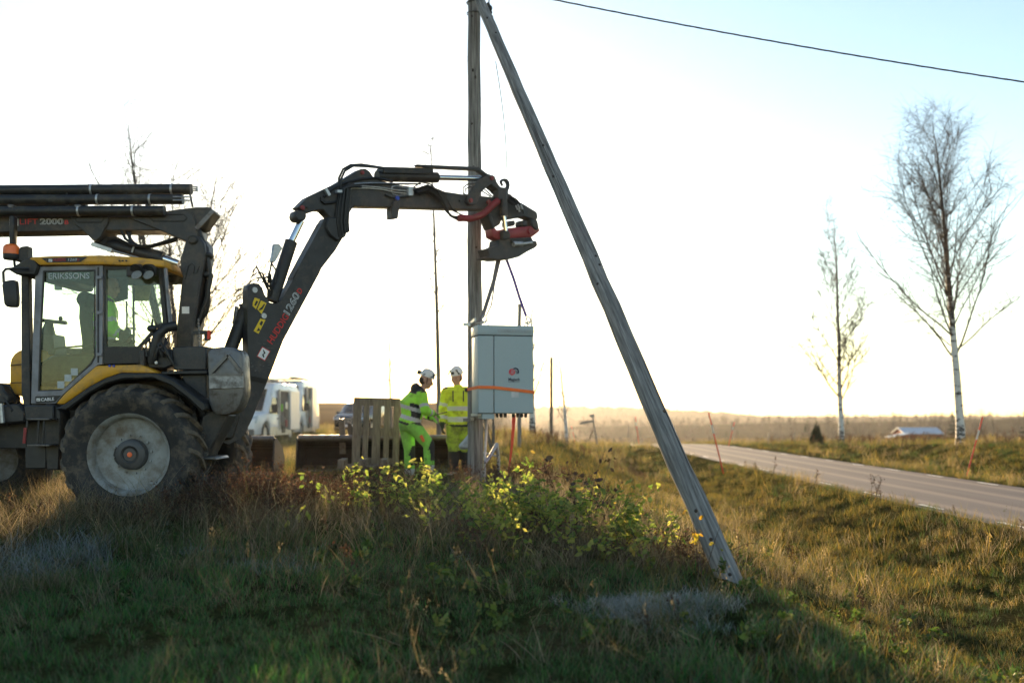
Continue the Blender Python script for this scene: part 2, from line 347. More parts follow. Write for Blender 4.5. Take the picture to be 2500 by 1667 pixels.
def road_z(x, y): return float(crest(np.array([y]))[0]) - .018 * ((x - 9.7) / 2.2) ** 2
for y in ys:
    jl = .05 * math.sin(y * 1.7) + .04 * math.sin(y * .61)
    mb.v.append(Vector((RX0 - .12 + jl + road_edge(y), y, road_z(RX0, y) - .12)))
    mb.v += [Vector((x + (jl if i == 0 else 0) + road_edge(y), y, road_z(x, y))) for i, x in enumerate(xs)]
    mb.v.append(Vector((RX1 + .12 + road_edge(y), y, road_z(RX1, y) - .12)))
w = len(xs) + 2
for j in range(len(ys) - 1):
    for i in range(w - 1): mb.f.append((j * w + i, j * w + i + 1, (j + 1) * w + i + 1, (j + 1) * w + i)); mb.mi.append(0)
road = mb.build('road', road_mat()); tag(road, 'narrow grey asphalt road with worn wheel tracks running to the crest', 'road', kind='structure')
linem = mat('worn white road paint', (.62, .62, .6), .7, var=.1, scale=30, dirt=(.14, .12, .12), damt=.3, dscale=12)
dash = MB(); dash.add([(-.05, -.5, 0), (.05, -.5, 0), (.05, .5, 0), (-.05, .5, 0)], [(0, 1, 2, 3)]); dm = dash.mesh('edge_line'); dm.materials.append(linem)
for side, x in ((0, RX0 + .22), (1, RX1 - .22)):
    y = 9.2
    while y < 62:
        o = bpy.data.objects.new('edge_line', dm); COL.objects.link(o); o.parent = road; o.location = (x + road_edge(y), y, road_z(x, y) + .005)
        o.rotation_euler = (math.atan2(road_z(x, y + .5) - road_z(x, y - .5), 1), 0, 0); y += 3.05

# wooded hills on the far side of the valley
def hill(name, label, x0, x1, D, prof, col, rag, seed, depth=260, low=-14):
    n = 420; xs = np.linspace(x0, x1, n); r = np.random.RandomState(seed); z = np.interp(xs, [p[0] for p in prof], [p[1] for p in prof])
    rows = []
    for j, (dy, k) in enumerate(((-depth, 0), (-depth * .6, .35), (-depth * .3, .7), (-depth * .12, .9), (0, 1), (depth * .5, .8), (depth, .2))):
        rg = (r.rand(n) - .3) * rag * (1 if k > .3 else .2)
        rows.append(np.stack([xs, np.full(n, D + dy) + r.rand(n) * 4, CZ + low + (z - low) * k + rg + .12 * (z - low) * wob(xs, xs * 0 + j * 40, .02, seed)* (k < 1)], -1))
    vv = np.concatenate(rows); q = np.arange(6)[:, None] * n + np.arange(n - 1)[None, :]
    ff = np.stack([q, q + 1, q + n + 1, q + n], -1).reshape(-1, 4)
    me = bpy.data.meshes.new(name); me.from_pydata(vv.tolist(), [], ff.tolist()); me.polygons.foreach_set('use_smooth', [True] * len(me.polygons))
    return tag(link(name, me, col), label, 'hill', kind='structure')
woods = mat('far mixed woodland', (.035, .03, .018), .95, var=.5, scale=.06, bump=.8, bscale=.2, spec=0.0)
def px2x(px, D): return (px - CX) / F * D
D = 1500.; f = lambda l: [(px2x(a, D), (HY - b) / F * D) for a, b in l]
hill('hill', 'long low wooded ridge fading into golden haze beyond the road', -700, 1500, D,
     f([(200, 1008), (900, 1006), (1150, 999), (1330, 993), (1430, 993), (1530, 995), (1640, 1000), (1760, 1008), (1870, 1018), (2000, 1027), (2150, 1034), (2600, 1038), (3500, 1036)]), woods, 3.2, 5)
D = 620.; f = lambda l: [(px2x(a, D), (HY - b) / F * D) for a, b in l]
hill('hill', 'nearer dark wooded rise below the long ridge at the right', 40, 640, D,
     f([(1350, 1046), (1650, 1042), (1900, 1037), (2150, 1033), (2350, 1028), (2600, 1022), (3300, 1018)]), woods, 2.0, 9, depth=120, low=-12)

# ------------------------------------------------------------------ trees
def tubes_mesh(name, lines, n=3):
    """many tapered polylines -> one mesh; lines: list of (pts array (m,3), radii (m,))"""
    V_, F_ = [], []; b = 0; ca = np.array([[math.cos(2 * math.pi * k / n), math.sin(2 * math.pi * k / n)] for k in range(n)])
    for p, r in lines:
        m = len(p); d = np.gradient(p, axis=0); d /= np.linalg.norm(d, axis=1)[:, None] + 1e-9
        ref = np.array([.31, .95, .05]); a = np.cross(d, ref); a /= np.linalg.norm(a, axis=1)[:, None] + 1e-9; c = np.cross(d, a)
        V_.append((p[:, None, :] + (a[:, None, :] * ca[None, :, :1] + c[:, None, :] * ca[None, :, 1:]) * r[:, None, None]).reshape(-1, 3))
        i = np.arange(m - 1)[:, None] * n; k = np.arange(n)[None, :]; k2 = (k + 1) % n
        F_.append((np.stack([i + k, i + k2, i + n + k2, i + n + k], -1).reshape(-1, 4)) + b); b += m * n
    v = np.concatenate(V_); f = np.concatenate(F_); me = bpy.data.meshes.new(name)
    me.vertices.add(len(v)); me.vertices.foreach_set('co', v.ravel()); me.loops.add(f.size); me.loops.foreach_set('vertex_index', f.ravel())
    me.polygons.add(len(f)); me.polygons.foreach_set('loop_start', np.arange(0, f.size, 4)); me.polygons.foreach_set('use_smooth', np.ones(len(f), bool)); me.update(calc_edges=True); me.validate()
    return me
def grow(rs, p, d, L, r, nseg, up, jit):
    pts_ = [p]; seg = L / nseg
    for i in range(nseg):
        d = d + rs.normal(0, jit, 3); d[2] += up; d = d / np.linalg.norm(d); p = p + d * seg; pts_.append(p)
    pts_ = np.array(pts_); return pts_, np.linspace(r, r * .35, nseg + 1)
def birch(seed, H, r0, first, spread, nl=34, twig=6, lean=(0, 0), asc=.9, fine=True, multi=1, dens=1.0, jit=.022, thick=1.0):
    rs = np.random.RandomState(seed); tl, cl = [], []
    for t_ in range(multi):
        d0 = np.array([lean[0], lean[1], 1.0]); d0 = d0 + (np.array([rs.uniform(-.28, .28), rs.uniform(-.2, .2), 0]) if multi > 1 else 0); d0 /= np.linalg.norm(d0)
        h = H * (1 if t_ == 0 else rs.uniform(.75, .97))
        tp, _ = grow(rs, np.array([0, 0, -.15]), d0, h, r0, 22, .03, jit); tr = r0 * (1 - np.linspace(0, 1, 23)) ** .8 * .93 + .006; tr[0] *= 1.5; tr[1] *= 1.12
        tl.append((tp, tr))
        for i in range(int(nl / (1 if multi == 1 else multi * .7))):
            t = first + (1 - first) * (i + rs.rand()) / (nl / (1 if multi == 1 else multi * .7)); t = min(t, .985); s_ = t * 22; a = int(s_); p = tp[a] + (tp[min(a + 1, 22)] - tp[a]) * (s_ - a)
            az = rs.uniform(0, 6.28); ang = R(rs.uniform(28, 58)) * (1 - .35 * t); out = np.array([math.cos(az) * math.sin(ang), math.sin(az) * math.sin(ang), math.cos(ang) * asc])
            prof_ = math.sin(math.pi * min(1, .18 + .82 * (1 - (t - first) / (1 - first + 1e-6)))) ** .6 if t > first else 1
            L = spread * (.25 + .95 * (1 - (t - first) / (1 - first)) ** .75) * rs.uniform(.65, 1.15); rr = max(.006, np.interp(t, [0, 1], [r0 * .42, .008]) * rs.uniform(.6, 1.0))
            lp, lr = grow(rs, p, out / np.linalg.norm(out), L, rr, 8, .035, .07); cl.append((lp, lr))
            for k in range(max(3, int(L * 3.6 * dens))):
                u = rs.uniform(.22, 1); q = int(u * 8); q = min(q, 7); pp = lp[q] + (lp[q + 1] - lp[q]) * (u * 8 - q); dd = lp[q + 1] - lp[q]; dd /= np.linalg.norm(dd)
                sd = dd * rs.uniform(.4, 1) + rs.normal(0, .55, 3) + np.array([0, 0, .12]); sd /= np.linalg.norm(sd); L2 = L * rs.uniform(.16, .42)
                sp, sr = grow(rs, pp, sd, L2, rr * .36 + .002, 5, .01, .10); cl.append((sp, np.maximum(sr, .003) * thick))
                if fine:
                    for j in range(twig):
                        v = rs.randint(1, 6); fd = rs.normal(0, .6, 3) + sd * .7 + np.array([0, 0, -.05]); fd /= np.linalg.norm(fd)
                        fp, fr = grow(rs, sp[min(v, 5)], fd, rs.uniform(.22, .7) * (.4 + .12 * H / 2), .0042, 3, -.05, .12); cl.append((fp, np.maximum(fr, .0026) * thick))
    return tl, cl
def bark_mat():
    m, n, l, b = nodes('birch bark'); b.inputs['Roughness'].default_value = .75; tc = n.new('ShaderNodeTexCoord'); mp = n.new('ShaderNodeMapping'); mp.inputs['Scale'].default_value = (2.2, 2.2, 5.5); l.new(tc.outputs['Object'], mp.inputs[0])
    t = n.new('ShaderNodeTexNoise'); t.inputs['Scale'].default_value = 1.6; t.inputs['Detail'].default_value = 7; t.inputs['Roughness'].default_value = .7; l.new(mp.outputs[0], t.inputs[0])
    sx = n.new('ShaderNodeSeparateXYZ'); l.new(tc.outputs['Object'], sx.inputs[0])
    hg = n.new('ShaderNodeValToRGB'); e = hg.color_ramp.elements; e[0].position = 0; e[0].color = (.16, .16, .16, 1); e[1].position = 1; e[1].color = (.34, .34, .34, 1)
    for p, k in ((.07, .03), (.3, 0), (.42, .14)): q = e.new(p); q.color = (k, k, k, 1)
    mr = n.new('ShaderNodeMapRange'); mr.inputs[1].default_value = 0; mr.inputs[2].default_value = 11; l.new(sx.outputs[2], mr.inputs[0]); l.new(mr.outputs[0], hg.inputs[0])
    ad = n.new('ShaderNodeMath'); ad.operation = 'ADD'; l.new(t.outputs[0], ad.inputs[0]); l.new(hg.outputs[0], ad.inputs[1])
    r = n.new('ShaderNodeValToRGB'); e = r.color_ramp.elements; e[0].position = .54; e[0].color = (.62, .60, .57, 1); e[1].position = .62; e[1].color = (.035, .03, .028, 1); l.new(ad.outputs[0], r.inputs[0]); l.new(r.outputs[0], b.inputs['Base Color'])
    bp = n.new('ShaderNodeBump'); bp.inputs['Strength'].default_value = .5; bp.inputs['Distance'].default_value = .02; l.new(t.outputs[0], bp.inputs['Height']); l.new(bp.outputs[0], b.inputs['Normal'])
    return m
BARK = bark_mat(); TWIG = mat('dark birch twigs', (.06, .045, .038), .8, var=.3)
PALEBARK = mat('grey tree bark', (.13, .115, .10), .85, var=.4, scale=4, stretch=(3, 3, .8))
def plant_tree(name, label, cat, px, py, D, bm, args, group=None, crown_name='crown'):
    x = px2x(px, D); z = hz(x, D); root = thing(name, (x, D, z - .05), label, cat, group); tl, cl = birch(**args)
    link('trunk', tubes_mesh('trunk', tl, 10), bm, root); link(crown_name, tubes_mesh(crown_name, cl, 3), TWIG, root); return root
BT = 'bare birch trees'
plant_tree('birch_tree', 'tallest bare birch with white lower trunk on the bank at far right', 'tree', 2345, 1085, 34, BARK, dict(seed=11, H=11.1, r0=.15, first=.27, spread=3.8, nl=56, lean=(-.035, 0), dens=1.6, twig=7, thick=.85), BT)
plant_tree('birch_tree', 'smaller bare birch beside the little spruce across the road', 'tree', 2055, 1088, 52, BARK, dict(seed=4, H=12.0, r0=.15, first=.18, spread=3.2, nl=40, lean=(-.03, 0), dens=1.2, twig=5, thick=1.5), BT)
plant_tree('birch_tree', 'wide many-stemmed bare birch behind the yellow machine', 'tree', 465, 1050, 30, PALEBARK, dict(seed=21, H=9.9, r0=.12, first=.22, spread=4.0, nl=44, multi=4, dens=1.2, twig=5, thick=1.1), BT)
plant_tree('birch_tree', 'slender bare birch trunk behind the two workers, left of the upright pole', 'tree', 1072, 1075, 24, PALEBARK, dict(seed=33, H=7.9, r0=.065, first=.45, spread=.6, nl=16, dens=.6, twig=2, jit=.007, thick=1.6), BT)
plant_tree('birch_tree', 'thin hazy birch just above the wooden pallet', 'tree', 956, 1065, 62, PALEBARK, dict(seed=35, H=7.2, r0=.10, first=.35, spread=1.3, nl=18, dens=.7, twig=3, thick=1.8), BT)
plant_tree('birch_tree', 'birch with black and white trunk under the right edge of the grey cabinet', 'tree', 1300, 1073, 33, BARK, dict(seed=41, H=4.4, r0=.125, first=.24, spread=1.7, nl=20, dens=.6, twig=3, jit=.008), BT)
plant_tree('birch_tree', 'thin white birch standing right of the dark utility pole', 'tree', 1384, 1076, 42, BARK, dict(seed=43, H=4.7, r0=.085, first=.3, spread=.9, nl=18, dens=.6, twig=3, lean=(-.02, 0)), BT)
plant_tree('birch_tree', 'low crooked birch sapling behind the foot of the upright pole', 'tree', 1205, 1072, 26, PALEBARK, dict(seed=47, H=2.2, r0=.05, first=.2, spread=1.1, nl=14, dens=.9, twig=3, multi=2), BT)

def conifer(H, r, seed, tiers=13, per=15):
    rs = np.random.RandomState(seed); v, f = [], []
    for t in range(tiers):
        k = t / (tiers - 1); z0 = H * (.04 + .93 * k); rad = r * (1 - k) ** .8 + .03 * H * .3
        for i in range(max(5, int(per * (1 - .6 * k)))):
            a = rs.uniform(0, 6.28); L = rad * rs.uniform(.65, 1.12); w = L * rs.uniform(.22, .36); c, s_ = math.cos(a), math.sin(a); dz = -L * rs.uniform(.05, .35)
            for side in (-1, 1):
                b = len(v); v += [(0, 0, z0 + .05 * L), (c * L * .55 - s_ * w * side, s_ * L * .55 + c * w * side, z0 + dz * .7 - .04 * L), (c * L, s_ * L, z0 + dz + .08 * L), (c * L * .6, s_ * L * .6, z0 + dz * .3 + .1 * L)]
                f += [(b, b + 1, b + 3), (b + 1, b + 2, b + 3)]
    b = len(v); v += [(0, 0, H), (.02 * H, 0, H * .86), (-.01 * H, .017 * H, H * .86), (-.01 * H, -.017 * H, H * .86)]; f += [(b, b + 1, b + 2), (b, b + 2, b + 3), (b, b + 3, b + 1)]
    me = bpy.data.meshes.new('needles'); me.from_pydata(v, [], f); return me
SPR = leaf_mat('spruce needles', [(0, (.016, .036, .012)), (.5, (.022, .045, .015)), (1, (.032, .052, .018))], .25)
x = px2x(1993, 50); r_ = thing('spruce_tree', (x, 50, hz(x, 50) - .03), 'small dark green spruce on the verge left of the smaller birch', 'tree')
m_ = conifer(1.32, .44, 3, 22, 40); link('needles', m_, SPR, r_); tb = MB(); tb.tube([(0, 0, -.1), (0, 0, 1.2)], [.04, .01], 6)
o = link('trunk', tb.mesh('trunk'), PALEBARK, r_)

# the tree belt beyond the fields on the right: single trees, copies of four kinds
kinds = []
for k, (sd, H) in enumerate(((61, 9), (62, 11), (63, 8))):
    tl, cl = birch(sd, H, .13, .16, H * .30, nl=22, twig=2, dens=.45, fine=True)
    kinds.append((tubes_mesh('trunk', tl, 5), tubes_mesh('crown', cl, 3), 'bare brown tree'))
cf = conifer(8.5, 2.0, 8, 14, 16); tb = MB(); tb.tube([(0, 0, -.2), (0, 0, 7)], [.13, .03], 6); ctr = tb.mesh('trunk'); ctr.materials.append(PALEBARK)
FT = 'trees of the far belt'
kinds.append((ctr, cf, 'dark spruce')); cf.materials.append(SPR)
for a, b_, c_ in kinds[:3]: a.materials.append(PALEBARK); b_.materials.append(TWIG)
rs = np.random.RandomState(5)
for i in range(62):
    px = rs.uniform(1880, 2560) if i > 14 else rs.uniform(1600, 1950); D = rs.uniform(150, 330); k = rs.choice([0, 1, 2, 3], p=[.32, .28, .22, .18])
    if 2170 < px < 2320 and D < 235: D = rs.uniform(240, 330)
    X = px2x(px, D); yb = np.interp(px, [1500, 1900, 2150, 2500], [1066, 1062, 1056, 1048]) + rs.uniform(-3, 3)
    z = hz(X, D); t_, c_, nm = kinds[k]
    top = HY - np.interp(px, [1600, 1900, 2100, 2300, 2550], [1042, 1034, 1008, 1006, 998]) + rs.uniform(-12, 7)
    Ht = (top / F * D) - (z - CZ); s_ = max(.25, Ht / {0: 9, 1: 11, 2: 8, 3: 8.5}[k])
    root = thing('far_tree', (X, D, z - .1), '%s in the distant tree belt beyond the right-hand field' % nm, 'tree', FT + ' (%s)' % nm)
    root.scale = (s_ * rs.uniform(.8, 1.2),) * 2 + (s_,); root.rotation_euler = (0, 0, rs.uniform(0, 6.28))
    for nme, me in (('trunk', t_), ('crown', c_)): o = bpy.data.objects.new(nme, me); COL.objects.link(o); o.parent = root
# farm building with pale metal roof
D = 205.; bx0, bx1 = px2x(2205, D), px2x(2303, D); zr = CZ + (HY - 1045) / F * D; ze = CZ + (HY - 1058) / F * D; zb = hz((bx0 + bx1) / 2, D) - .5
barn = thing('barn', ((bx0 + bx1) / 2, D, zb), 'low far barn with pale blue metal roof between the two right-hand birches', 'barn')
mb = MB(); mb.prism([(bx0 + .3, D, zb), (bx0 + .3, D, ze), (bx0 + .3, D + 3.2, zr - .1), (bx0 + .3, D + 6.4, ze), (bx0 + .3, D + 6.4, zb)], (bx1 - bx0 - .6, 0, 0)); mb.build('wall', M['redwall'], barn)
mb = MB()
for a, b_ in ((-.5, 3.2), (6.9, 3.2)):
    e0, e1 = (D + a, ze - .12), (D + b_, zr); mb.prism([(bx0, e0[0], e0[1]), (bx0, e1[0], e1[1]), (bx0, e1[0], e1[1] + .12), (bx0, e0[0], e0[1] + .12)], (bx1 - bx0, 0, 0))
mb.build('roof', M['roof_metal'], barn)
for k in range(4):
    mb = MB(); xx = bx0 + 1 + k * (bx1 - bx0 - 2) / 3; mb.box((xx, D - .02, ze - 1.0), (.8, .06, .9)); mb.build('window', M['carglass'], barn)
sx_ = px2x(2193, D - 8); shed = thing('shed', (sx_, D - 8, zb), 'tiny far shed with pale lean-to roof left of the barn', 'shed')
mb = MB(); z1 = CZ + (HY - 1057) / F * D; mb.prism([(sx_ - 1.6, D - 9, zb), (sx_ - 1.6, D - 9, z1 - .7), (sx_ + 1.6, D - 9, z1), (sx_ + 1.6, D - 9, zb)], (0, 3, 0)); mb.build('wall', M['redwall'], shed)
mb = MB(); mb.prism([(sx_ - 1.9, D - 9.3, z1 - .72), (sx_ + 1.8, D - 9.3, z1 + .06), (sx_ + 1.8, D - 9.3, z1 + .16), (sx_ - 1.9, D - 9.3, z1 - .6)], (0, 3.6, 0)); mb.build('roof', M['roof_metal'], shed)
# ------------------------------------------------------------------ lettering (flat print on real surfaces)
def text_mb(txt, p0, right, up, height, width=None, nrm=None, proud=.003, shear=0.0, offset=0.0, bold=0.0):
    cu = bpy.data.curves.new('t', 'FONT'); cu.body = txt; cu.shear = shear; cu.offset = offset; cu.resolution_u = 3
    ob = bpy.data.objects.new('t', cu); COL.objects.link(ob); bpy.context.view_layer.update()
    me = bpy.data.meshes.new_from_object(ob.evaluated_get(bpy.context.evaluated_depsgraph_get()))
    vs = [v.co.copy() for v in me.vertices]; fs = [tuple(p.vertices) for p in me.polygons]
    bpy.data.objects.remove(ob); bpy.data.curves.remove(cu); bpy.data.meshes.remove(me)
    x0 = min(v.x for v in vs); x1 = max(v.x for v in vs); h = .70
    right = Vector(right).normalized(); up = Vector(up).normalized(); nrm = Vector(nrm) if nrm is not None else right.cross(up)
    sy = height / h; sx = (width / (x1 - x0)) if width else sy
    mb = MB(); mb.add([Vector(p0) + right * (v.x - x0) * sx + up * v.y * sy + nrm.normalized() * proud for v in vs], fs); return mb
def flat(name, mat_, mb, parent): return mb.build(name, mat_, parent)
def rbox_px(pl, cx, cy, w, h, rot=0.0, off=0.0):         # a flat rectangle on a plane, pixel size
    c, s_ = math.cos(rot), math.sin(rot)
    return pts(pl, [(cx + a * w / 2 * c - b * h / 2 * s_, cy + a * w / 2 * s_ + b * h / 2 * c) for a, b in ((-1, 1), (1, 1), (1, -1), (-1, -1))], off)
def text_px(txt, pl, x0, y0, x1, y1, hpx, off, **kw):    # lettering from pixel (x0,y0) to (x1,y1) along its baseline
    a, b = pl.pt(x0, y0, off), pl.pt(x1, y1, off); d = b - a; up = Vector((0, 0, 1)); up = pl.n.cross(d.normalized()); up = up if up.z > 0 else -up
    L = math.hypot(x1 - x0, y1 - y0); return text_mb(txt, a, d, up, hpx * d.length / L, d.length, -pl.n, .004, **kw)
def badge(pl, cx, cy, w, h, rot, off, parent, edge=None):
    mb = MB(); mb.add(rbox_px(pl, cx, cy, w, h, rot, off - .004), [(0, 1, 2, 3)]); o = mb.build('badge', M['sticker'], parent)
    c, s_ = math.cos(rot), math.sin(rot); q = [(-.36, .22), (-.14, -.12), (.04, .02), (.30, -.28), (.38, -.28), (.14, .20), (-.06, .06), (-.24, .28)]
    m2 = MB(); m2.add(pts(pl, [(cx + a * w * c - b * h * s_, cy + a * w * s_ + b * h * c) for a, b in q], off - .007), [tuple(range(8))]); m2.build('emblem', M['black'], parent)
    if edge:
        e = MB(); e.add(rbox_px(pl, cx, cy, w * 1.16, h * 1.16, rot, off - .002), [(0, 1, 2, 3)]); e.build('badge_edge', M['redtext'], parent)
    return o
C1 = lambda l: crop(0, 420, 3.92, l)
C2 = lambda l: crop(0, 800, 3.485, l)
C3 = lambda l: crop(540, 620, 3.2667, l)
C4 = lambda l: crop(680, 380, 3.459, l)
C9 = lambda l: crop(1100, 380, 6.031, l)
CB = lambda l: crop(0, 640, 5.6, l)
CR = lambda l: crop(340, 760, 3.92, l)

gz = hz(-4.5, 12.5)
mach = thing('backhoe_loader', (-4.5, 12.8, gz), 'yellow and dark grey backhoe machine with its boom stretched to the pole', 'backhoe')
WD = 11.62                                               # near tyre face
# --- rear wheels
def wheel(D, far=False):
    ctr = P(312, 1110, WD) ; ctr.y = D; ax = Vector((0, 1, 0)); rr = 175 / F * WD
    mb = MB(); prof = [(.475, .03), (.53, .012), (.60, -.03), (.68, -.045), (.745, -.03), (.785, .03), (.795, .12), (.795, .48), (.785, .57), (.745, .63), (.60, .64), (.475, .57)]
    w = mb.lathe([(r * rr / .835, h) for r, h in prof], ctr, ax, 64, closed=True).build('wheel', M['tyre'], mach)
    rb = MB(); rb.lathe([(.02, .16), (.235, .16), (.26, .15), (.38, .165), (.425, .14), (.44, .06), (.462, .03), (.486, .012), (.486, .03), (.465, .06), (.45, .5), (.1, .5)], ctr, ax, 56).build('rim', M['rim'], w)
    if not far:
        hb = MB(); hb.lathe([(.01, .055), (.075, .055), (.08, .06), (.095, .06), (.10, .05), (.15, .055), (.175, .075), (.185, .16), (.01, .16)], ctr, ax, 40).build('hub', M['hub'], w)
        hr = MB(); hr.lathe([(.080, .05), (.103, .044), (.103, .06), (.08, .06)], ctr, ax, 40, True).build('hub_ring', M['black'], w)
        oc = MB(); oc.lathe([(.004, .044), (.028, .046), (.031, .056), (.004, .057)], ctr, ax, 24).build('hub_cap', M['orange'], w)
        for k in range(12):
            a = 2 * math.pi * (k + .3) / 12; p = ctr + Vector((math.cos(a) * .225, .135, math.sin(a) * .225)); bb = MB(); bb.tube([p, p + Vector((0, .03, 0))], .014, 6); bb.build('wheel_bolt', M['rim'], w)
    # lugs: one bar mesh per side, copied round the tyre
    lugs = []
    for side in (0, 1):
        lm = MB(); q = []
        n = 6
        for i in range(n + 1):
            t = i / n; y = (-.035 + .36 * t) if side == 0 else (.63 - .36 * t); a = (.0 + .30 * t) + (.13 if side else 0); r_in = (.70 + .09 * min(1, t * 4)) ; r_out = (.755 + .08 * min(1, t * 4)); hw = .036 + .012 * (1 - t)
            for da, rad in ((-hw, r_in), (-hw * .7, r_out), (hw * .7, r_out), (hw, r_in)):
                q.append(Vector((math.sin(a + da) * rad * rr / .835, y, math.cos(a + da) * rad * rr / .835)))
        fs = [(i * 4 + k, i * 4 + (k + 1) % 4, (i + 1) * 4 + (k + 1) % 4, (i + 1) * 4 + k) for i in range(n) for k in range(4)] + [(0, 1, 2, 3), (n * 4 + 3, n * 4 + 2, n * 4 + 1, n * 4)]
        lm.add(q, fs); lme = lm.mesh('tread_lug', angle=30); lme.materials.append(M['lug']); lugs.append(lme)
    for side in (0, 1):
        for k in range(21):
            o = bpy.data.objects.new('tread_lug', lugs[side]); COL.objects.link(o); o.parent = w; o.location = ctr - base(mach); o.rotation_euler = (0, 2 * math.pi * k / 21, 0)
    return w
wheel(WD); wheel(WD + 1.9, True)
# --- chassis, axle, underside
mb = MB(); mb.tube([P(312, 1110, WD + .2), P(312, 1110, WD + 2.2)], .16, 14); mb.box(P(312, 1105, WD + 1.2), (.5, .5, .45)); mb.build('axle', M['dark'], mach)
fr = MB()
for D in (12.25, 13.15):
    fr.ppx(front(D), [(-90, 985), (150, 985), (240, 1000), (480, 960), (560, 985), (560, 1040), (420, 1080), (240, 1085), (120, 1095), (-90, 1095)], .09)
fr.ppx(front(12.3), [(100, 1000), (520, 985), (520, 1045), (100, 1060)], .9)
fr.build('chassis', M['dark'], mach, bevel=.01)
mb = MB(); mb.ppx(front(11.95), C2([(385, 640), (480, 660), (520, 720), (500, 1210), (395, 1210), (370, 860)]), .55); mb.build('wheel_arch_guard', M['dark'], mach, bevel=.015)
mb = MB(); mb.ppx(front(11.9), C2([(200, 660), (455, 655), (455, 760), (440, 790), (210, 790)]), .6); mb.ppx(front(11.95), C2([(210, 1000), (395, 1000), (395, 1200), (210, 1200)]), .5); mb.build('tank_box', M['dark'], mach, bevel=.015)
for y in (778, 1000):
    mb = MB(); mb.ppx(front(11.72), C2([(225, y - 9), (420, y - 9), (420, y + 8), (225, y + 8)]), .30); mb.build('step', M['steel'], mach, bevel=.006)
mb = MB()
for x in (232, 330, 375): mb.tube([P(x / 3.485, 800 + 790 / 3.485, 11.74), P(x / 3.485 - 4, 800 + 1010 / 3.485, 11.74)], .011, 6)
mb.build('step_hanger', M['dark'], mach)
mb = MB(); mb.tube([P(62, 1044, 11.7), P(59, 1082, 11.7)], .018, 6); mb.build('red_lever', M['red'], mach)
# front part: bonnet, loader arms, front wheels just out of view
mb = MB(); mb.ppx(front(12.25), C2([(74, 310), (82, 262), (110, 220), (150, 192), (250, 178), (300, 178), (300, 590), (188, 590), (72, 552)]), 1.1); hood = mb.build('bonnet', M['yellow'], mach, bevel=.05, seg=2)
mb = MB(); mb.ppx(front(12.235), C2([(76, 318), (245, 300), (245, 306), (76, 325)]), .02); mb.ppx(front(12.235), C2([(76, 466), (245, 460), (245, 466), (76, 472)]), .02); mb.build('bonnet_groove', M['black'], hood)
for D_, l_, t_ in ((11.9, [(-120, 1000), (45, 985), (60, 1005), (60, 1030), (-120, 1045)], .18), (12.9, [(-120, 960), (30, 975), (50, 1000), (-120, 1020)], .2), (12.09, [(-120, 930), (6, 935), (10, 955), (22, 965), (22, 985), (-120, 990)], .3)): mb = MB(); mb.ppx(front(D_), l_, t_); mb.build('loader_arm', M['dark'], mach, bevel=.02)
mb = MB(); mb.tube([P(2, 985, 11.85), P(6, 1032, 11.85)], .03, 8); mb.build('arm_cylinder_rod', M['galv'], mach)
mb = MB(); mb.tube([P(6, 938, 11.9), P(25, 945, 11.9), P(36, 965, 11.95), P(38, 990, 12)], .012, 6); mb.tube([P(8, 970, 11.9), P(30, 1000, 11.9), P(20, 1040, 12)], .014, 6); mb.build('hose', M['rubberhose'], mach)
for D in (11.75, 13.5):
    ctr = P(-215, 1140, WD); ctr.y = D; mb = MB(); mb.lathe([(.3, .02), (.52, -.02), (.62, .03), (.64, .1), (.64, .36), (.62, .42), (.3, .44)], ctr, (0, 1, 0), 40, True); w_ = mb.build('wheel', M['tyre'], mach); mb = MB(); mb.lathe([(.02, .1), (.28, .12), (.31, .02), (.31, .42), (.02, .42)], ctr, (0, 1, 0), 30); mb.build('rim', M['rim'], w_)

# --- cab
ND, FD = 11.98, 13.52                                    # near and far side of the cab
cab = MB(); cabpil = [(51, 672), (69, 672), (72, 820), (75, 990), (60, 1000), (52, 960)]
for D in (ND + .08, FD - .14): cab.ppx(front(D), cabpil, .1)
rp = [(384, 648), (398, 648), (413, 800), (398, 800)]
for D in (ND + .03, FD - .1): cab.ppx(front(D), rp, .09)
cab.ppx(front(FD - .08), [(238, 655), (250, 655), (250, 890), (238, 890)], .07)
cab.ppx(front(FD - .08), [(60, 650), (390, 645), (390, 662), (60, 668)], .07)
cab.ppx(front(FD - .08), [(60, 850), (400, 850), (400, 890), (120, 960), (60, 960)], .06)
cab.ppx(front(ND + .1), [(75, 955), (140, 962), (236, 892), (300, 892), (300, 925), (150, 1000), (75, 1000)], FD - ND - .2)   # floor
cab.ppx(front(ND + .03), [(50, 645), (390, 640), (390, 655), (50, 662)], FD - ND - .06)                                       # roof frame
cab.build('cab_frame', M['dark'], mach, bevel=.008)
mb = MB(); mb.ppx(front(ND + .001), [(398, 650), (404, 650), (417, 790), (411, 790)], .07); mb.build('rear_pillar_trim', M['grey'], mach, bevel=.006)
roof = MB(); roof.ppx(front(ND - .06), C1([(268, 835), (300, 812), (500, 802), (960, 795), (1300, 812), (1575, 845), (1575, 912), (1300, 895), (950, 884), (372, 890), (330, 850)]), FD - ND + .12)
rf = roof.build('roof', M['yellow'], mach, bevel=.03, seg=2)
mb = MB(); mb.ppx(front(ND - .05), C1([(120, 905), (262, 815), (325, 818), (372, 893), (340, 990), (160, 985), (60, 925)]), FD - ND + .1); mb.build('roof_front_edge', M['black'], mach, bevel=.02)
rpl = front(ND - .06)
mb = MB(); mb.add(pts(rpl, C1([(395, 824), (838, 813), (770, 862), (452, 867)]), -.004), [(0, 1, 2, 3)]); mb.build('roof_plate', M['black'], rf)
b_ = [(512, 855), (632, 851)]; q = C1(b_); text_px('HUDDIG', rpl, q[0][0], q[0][1], q[1][0], q[1][1], 7.2, -.006, shear=.2).build('lettering', M['redtext'], rf)
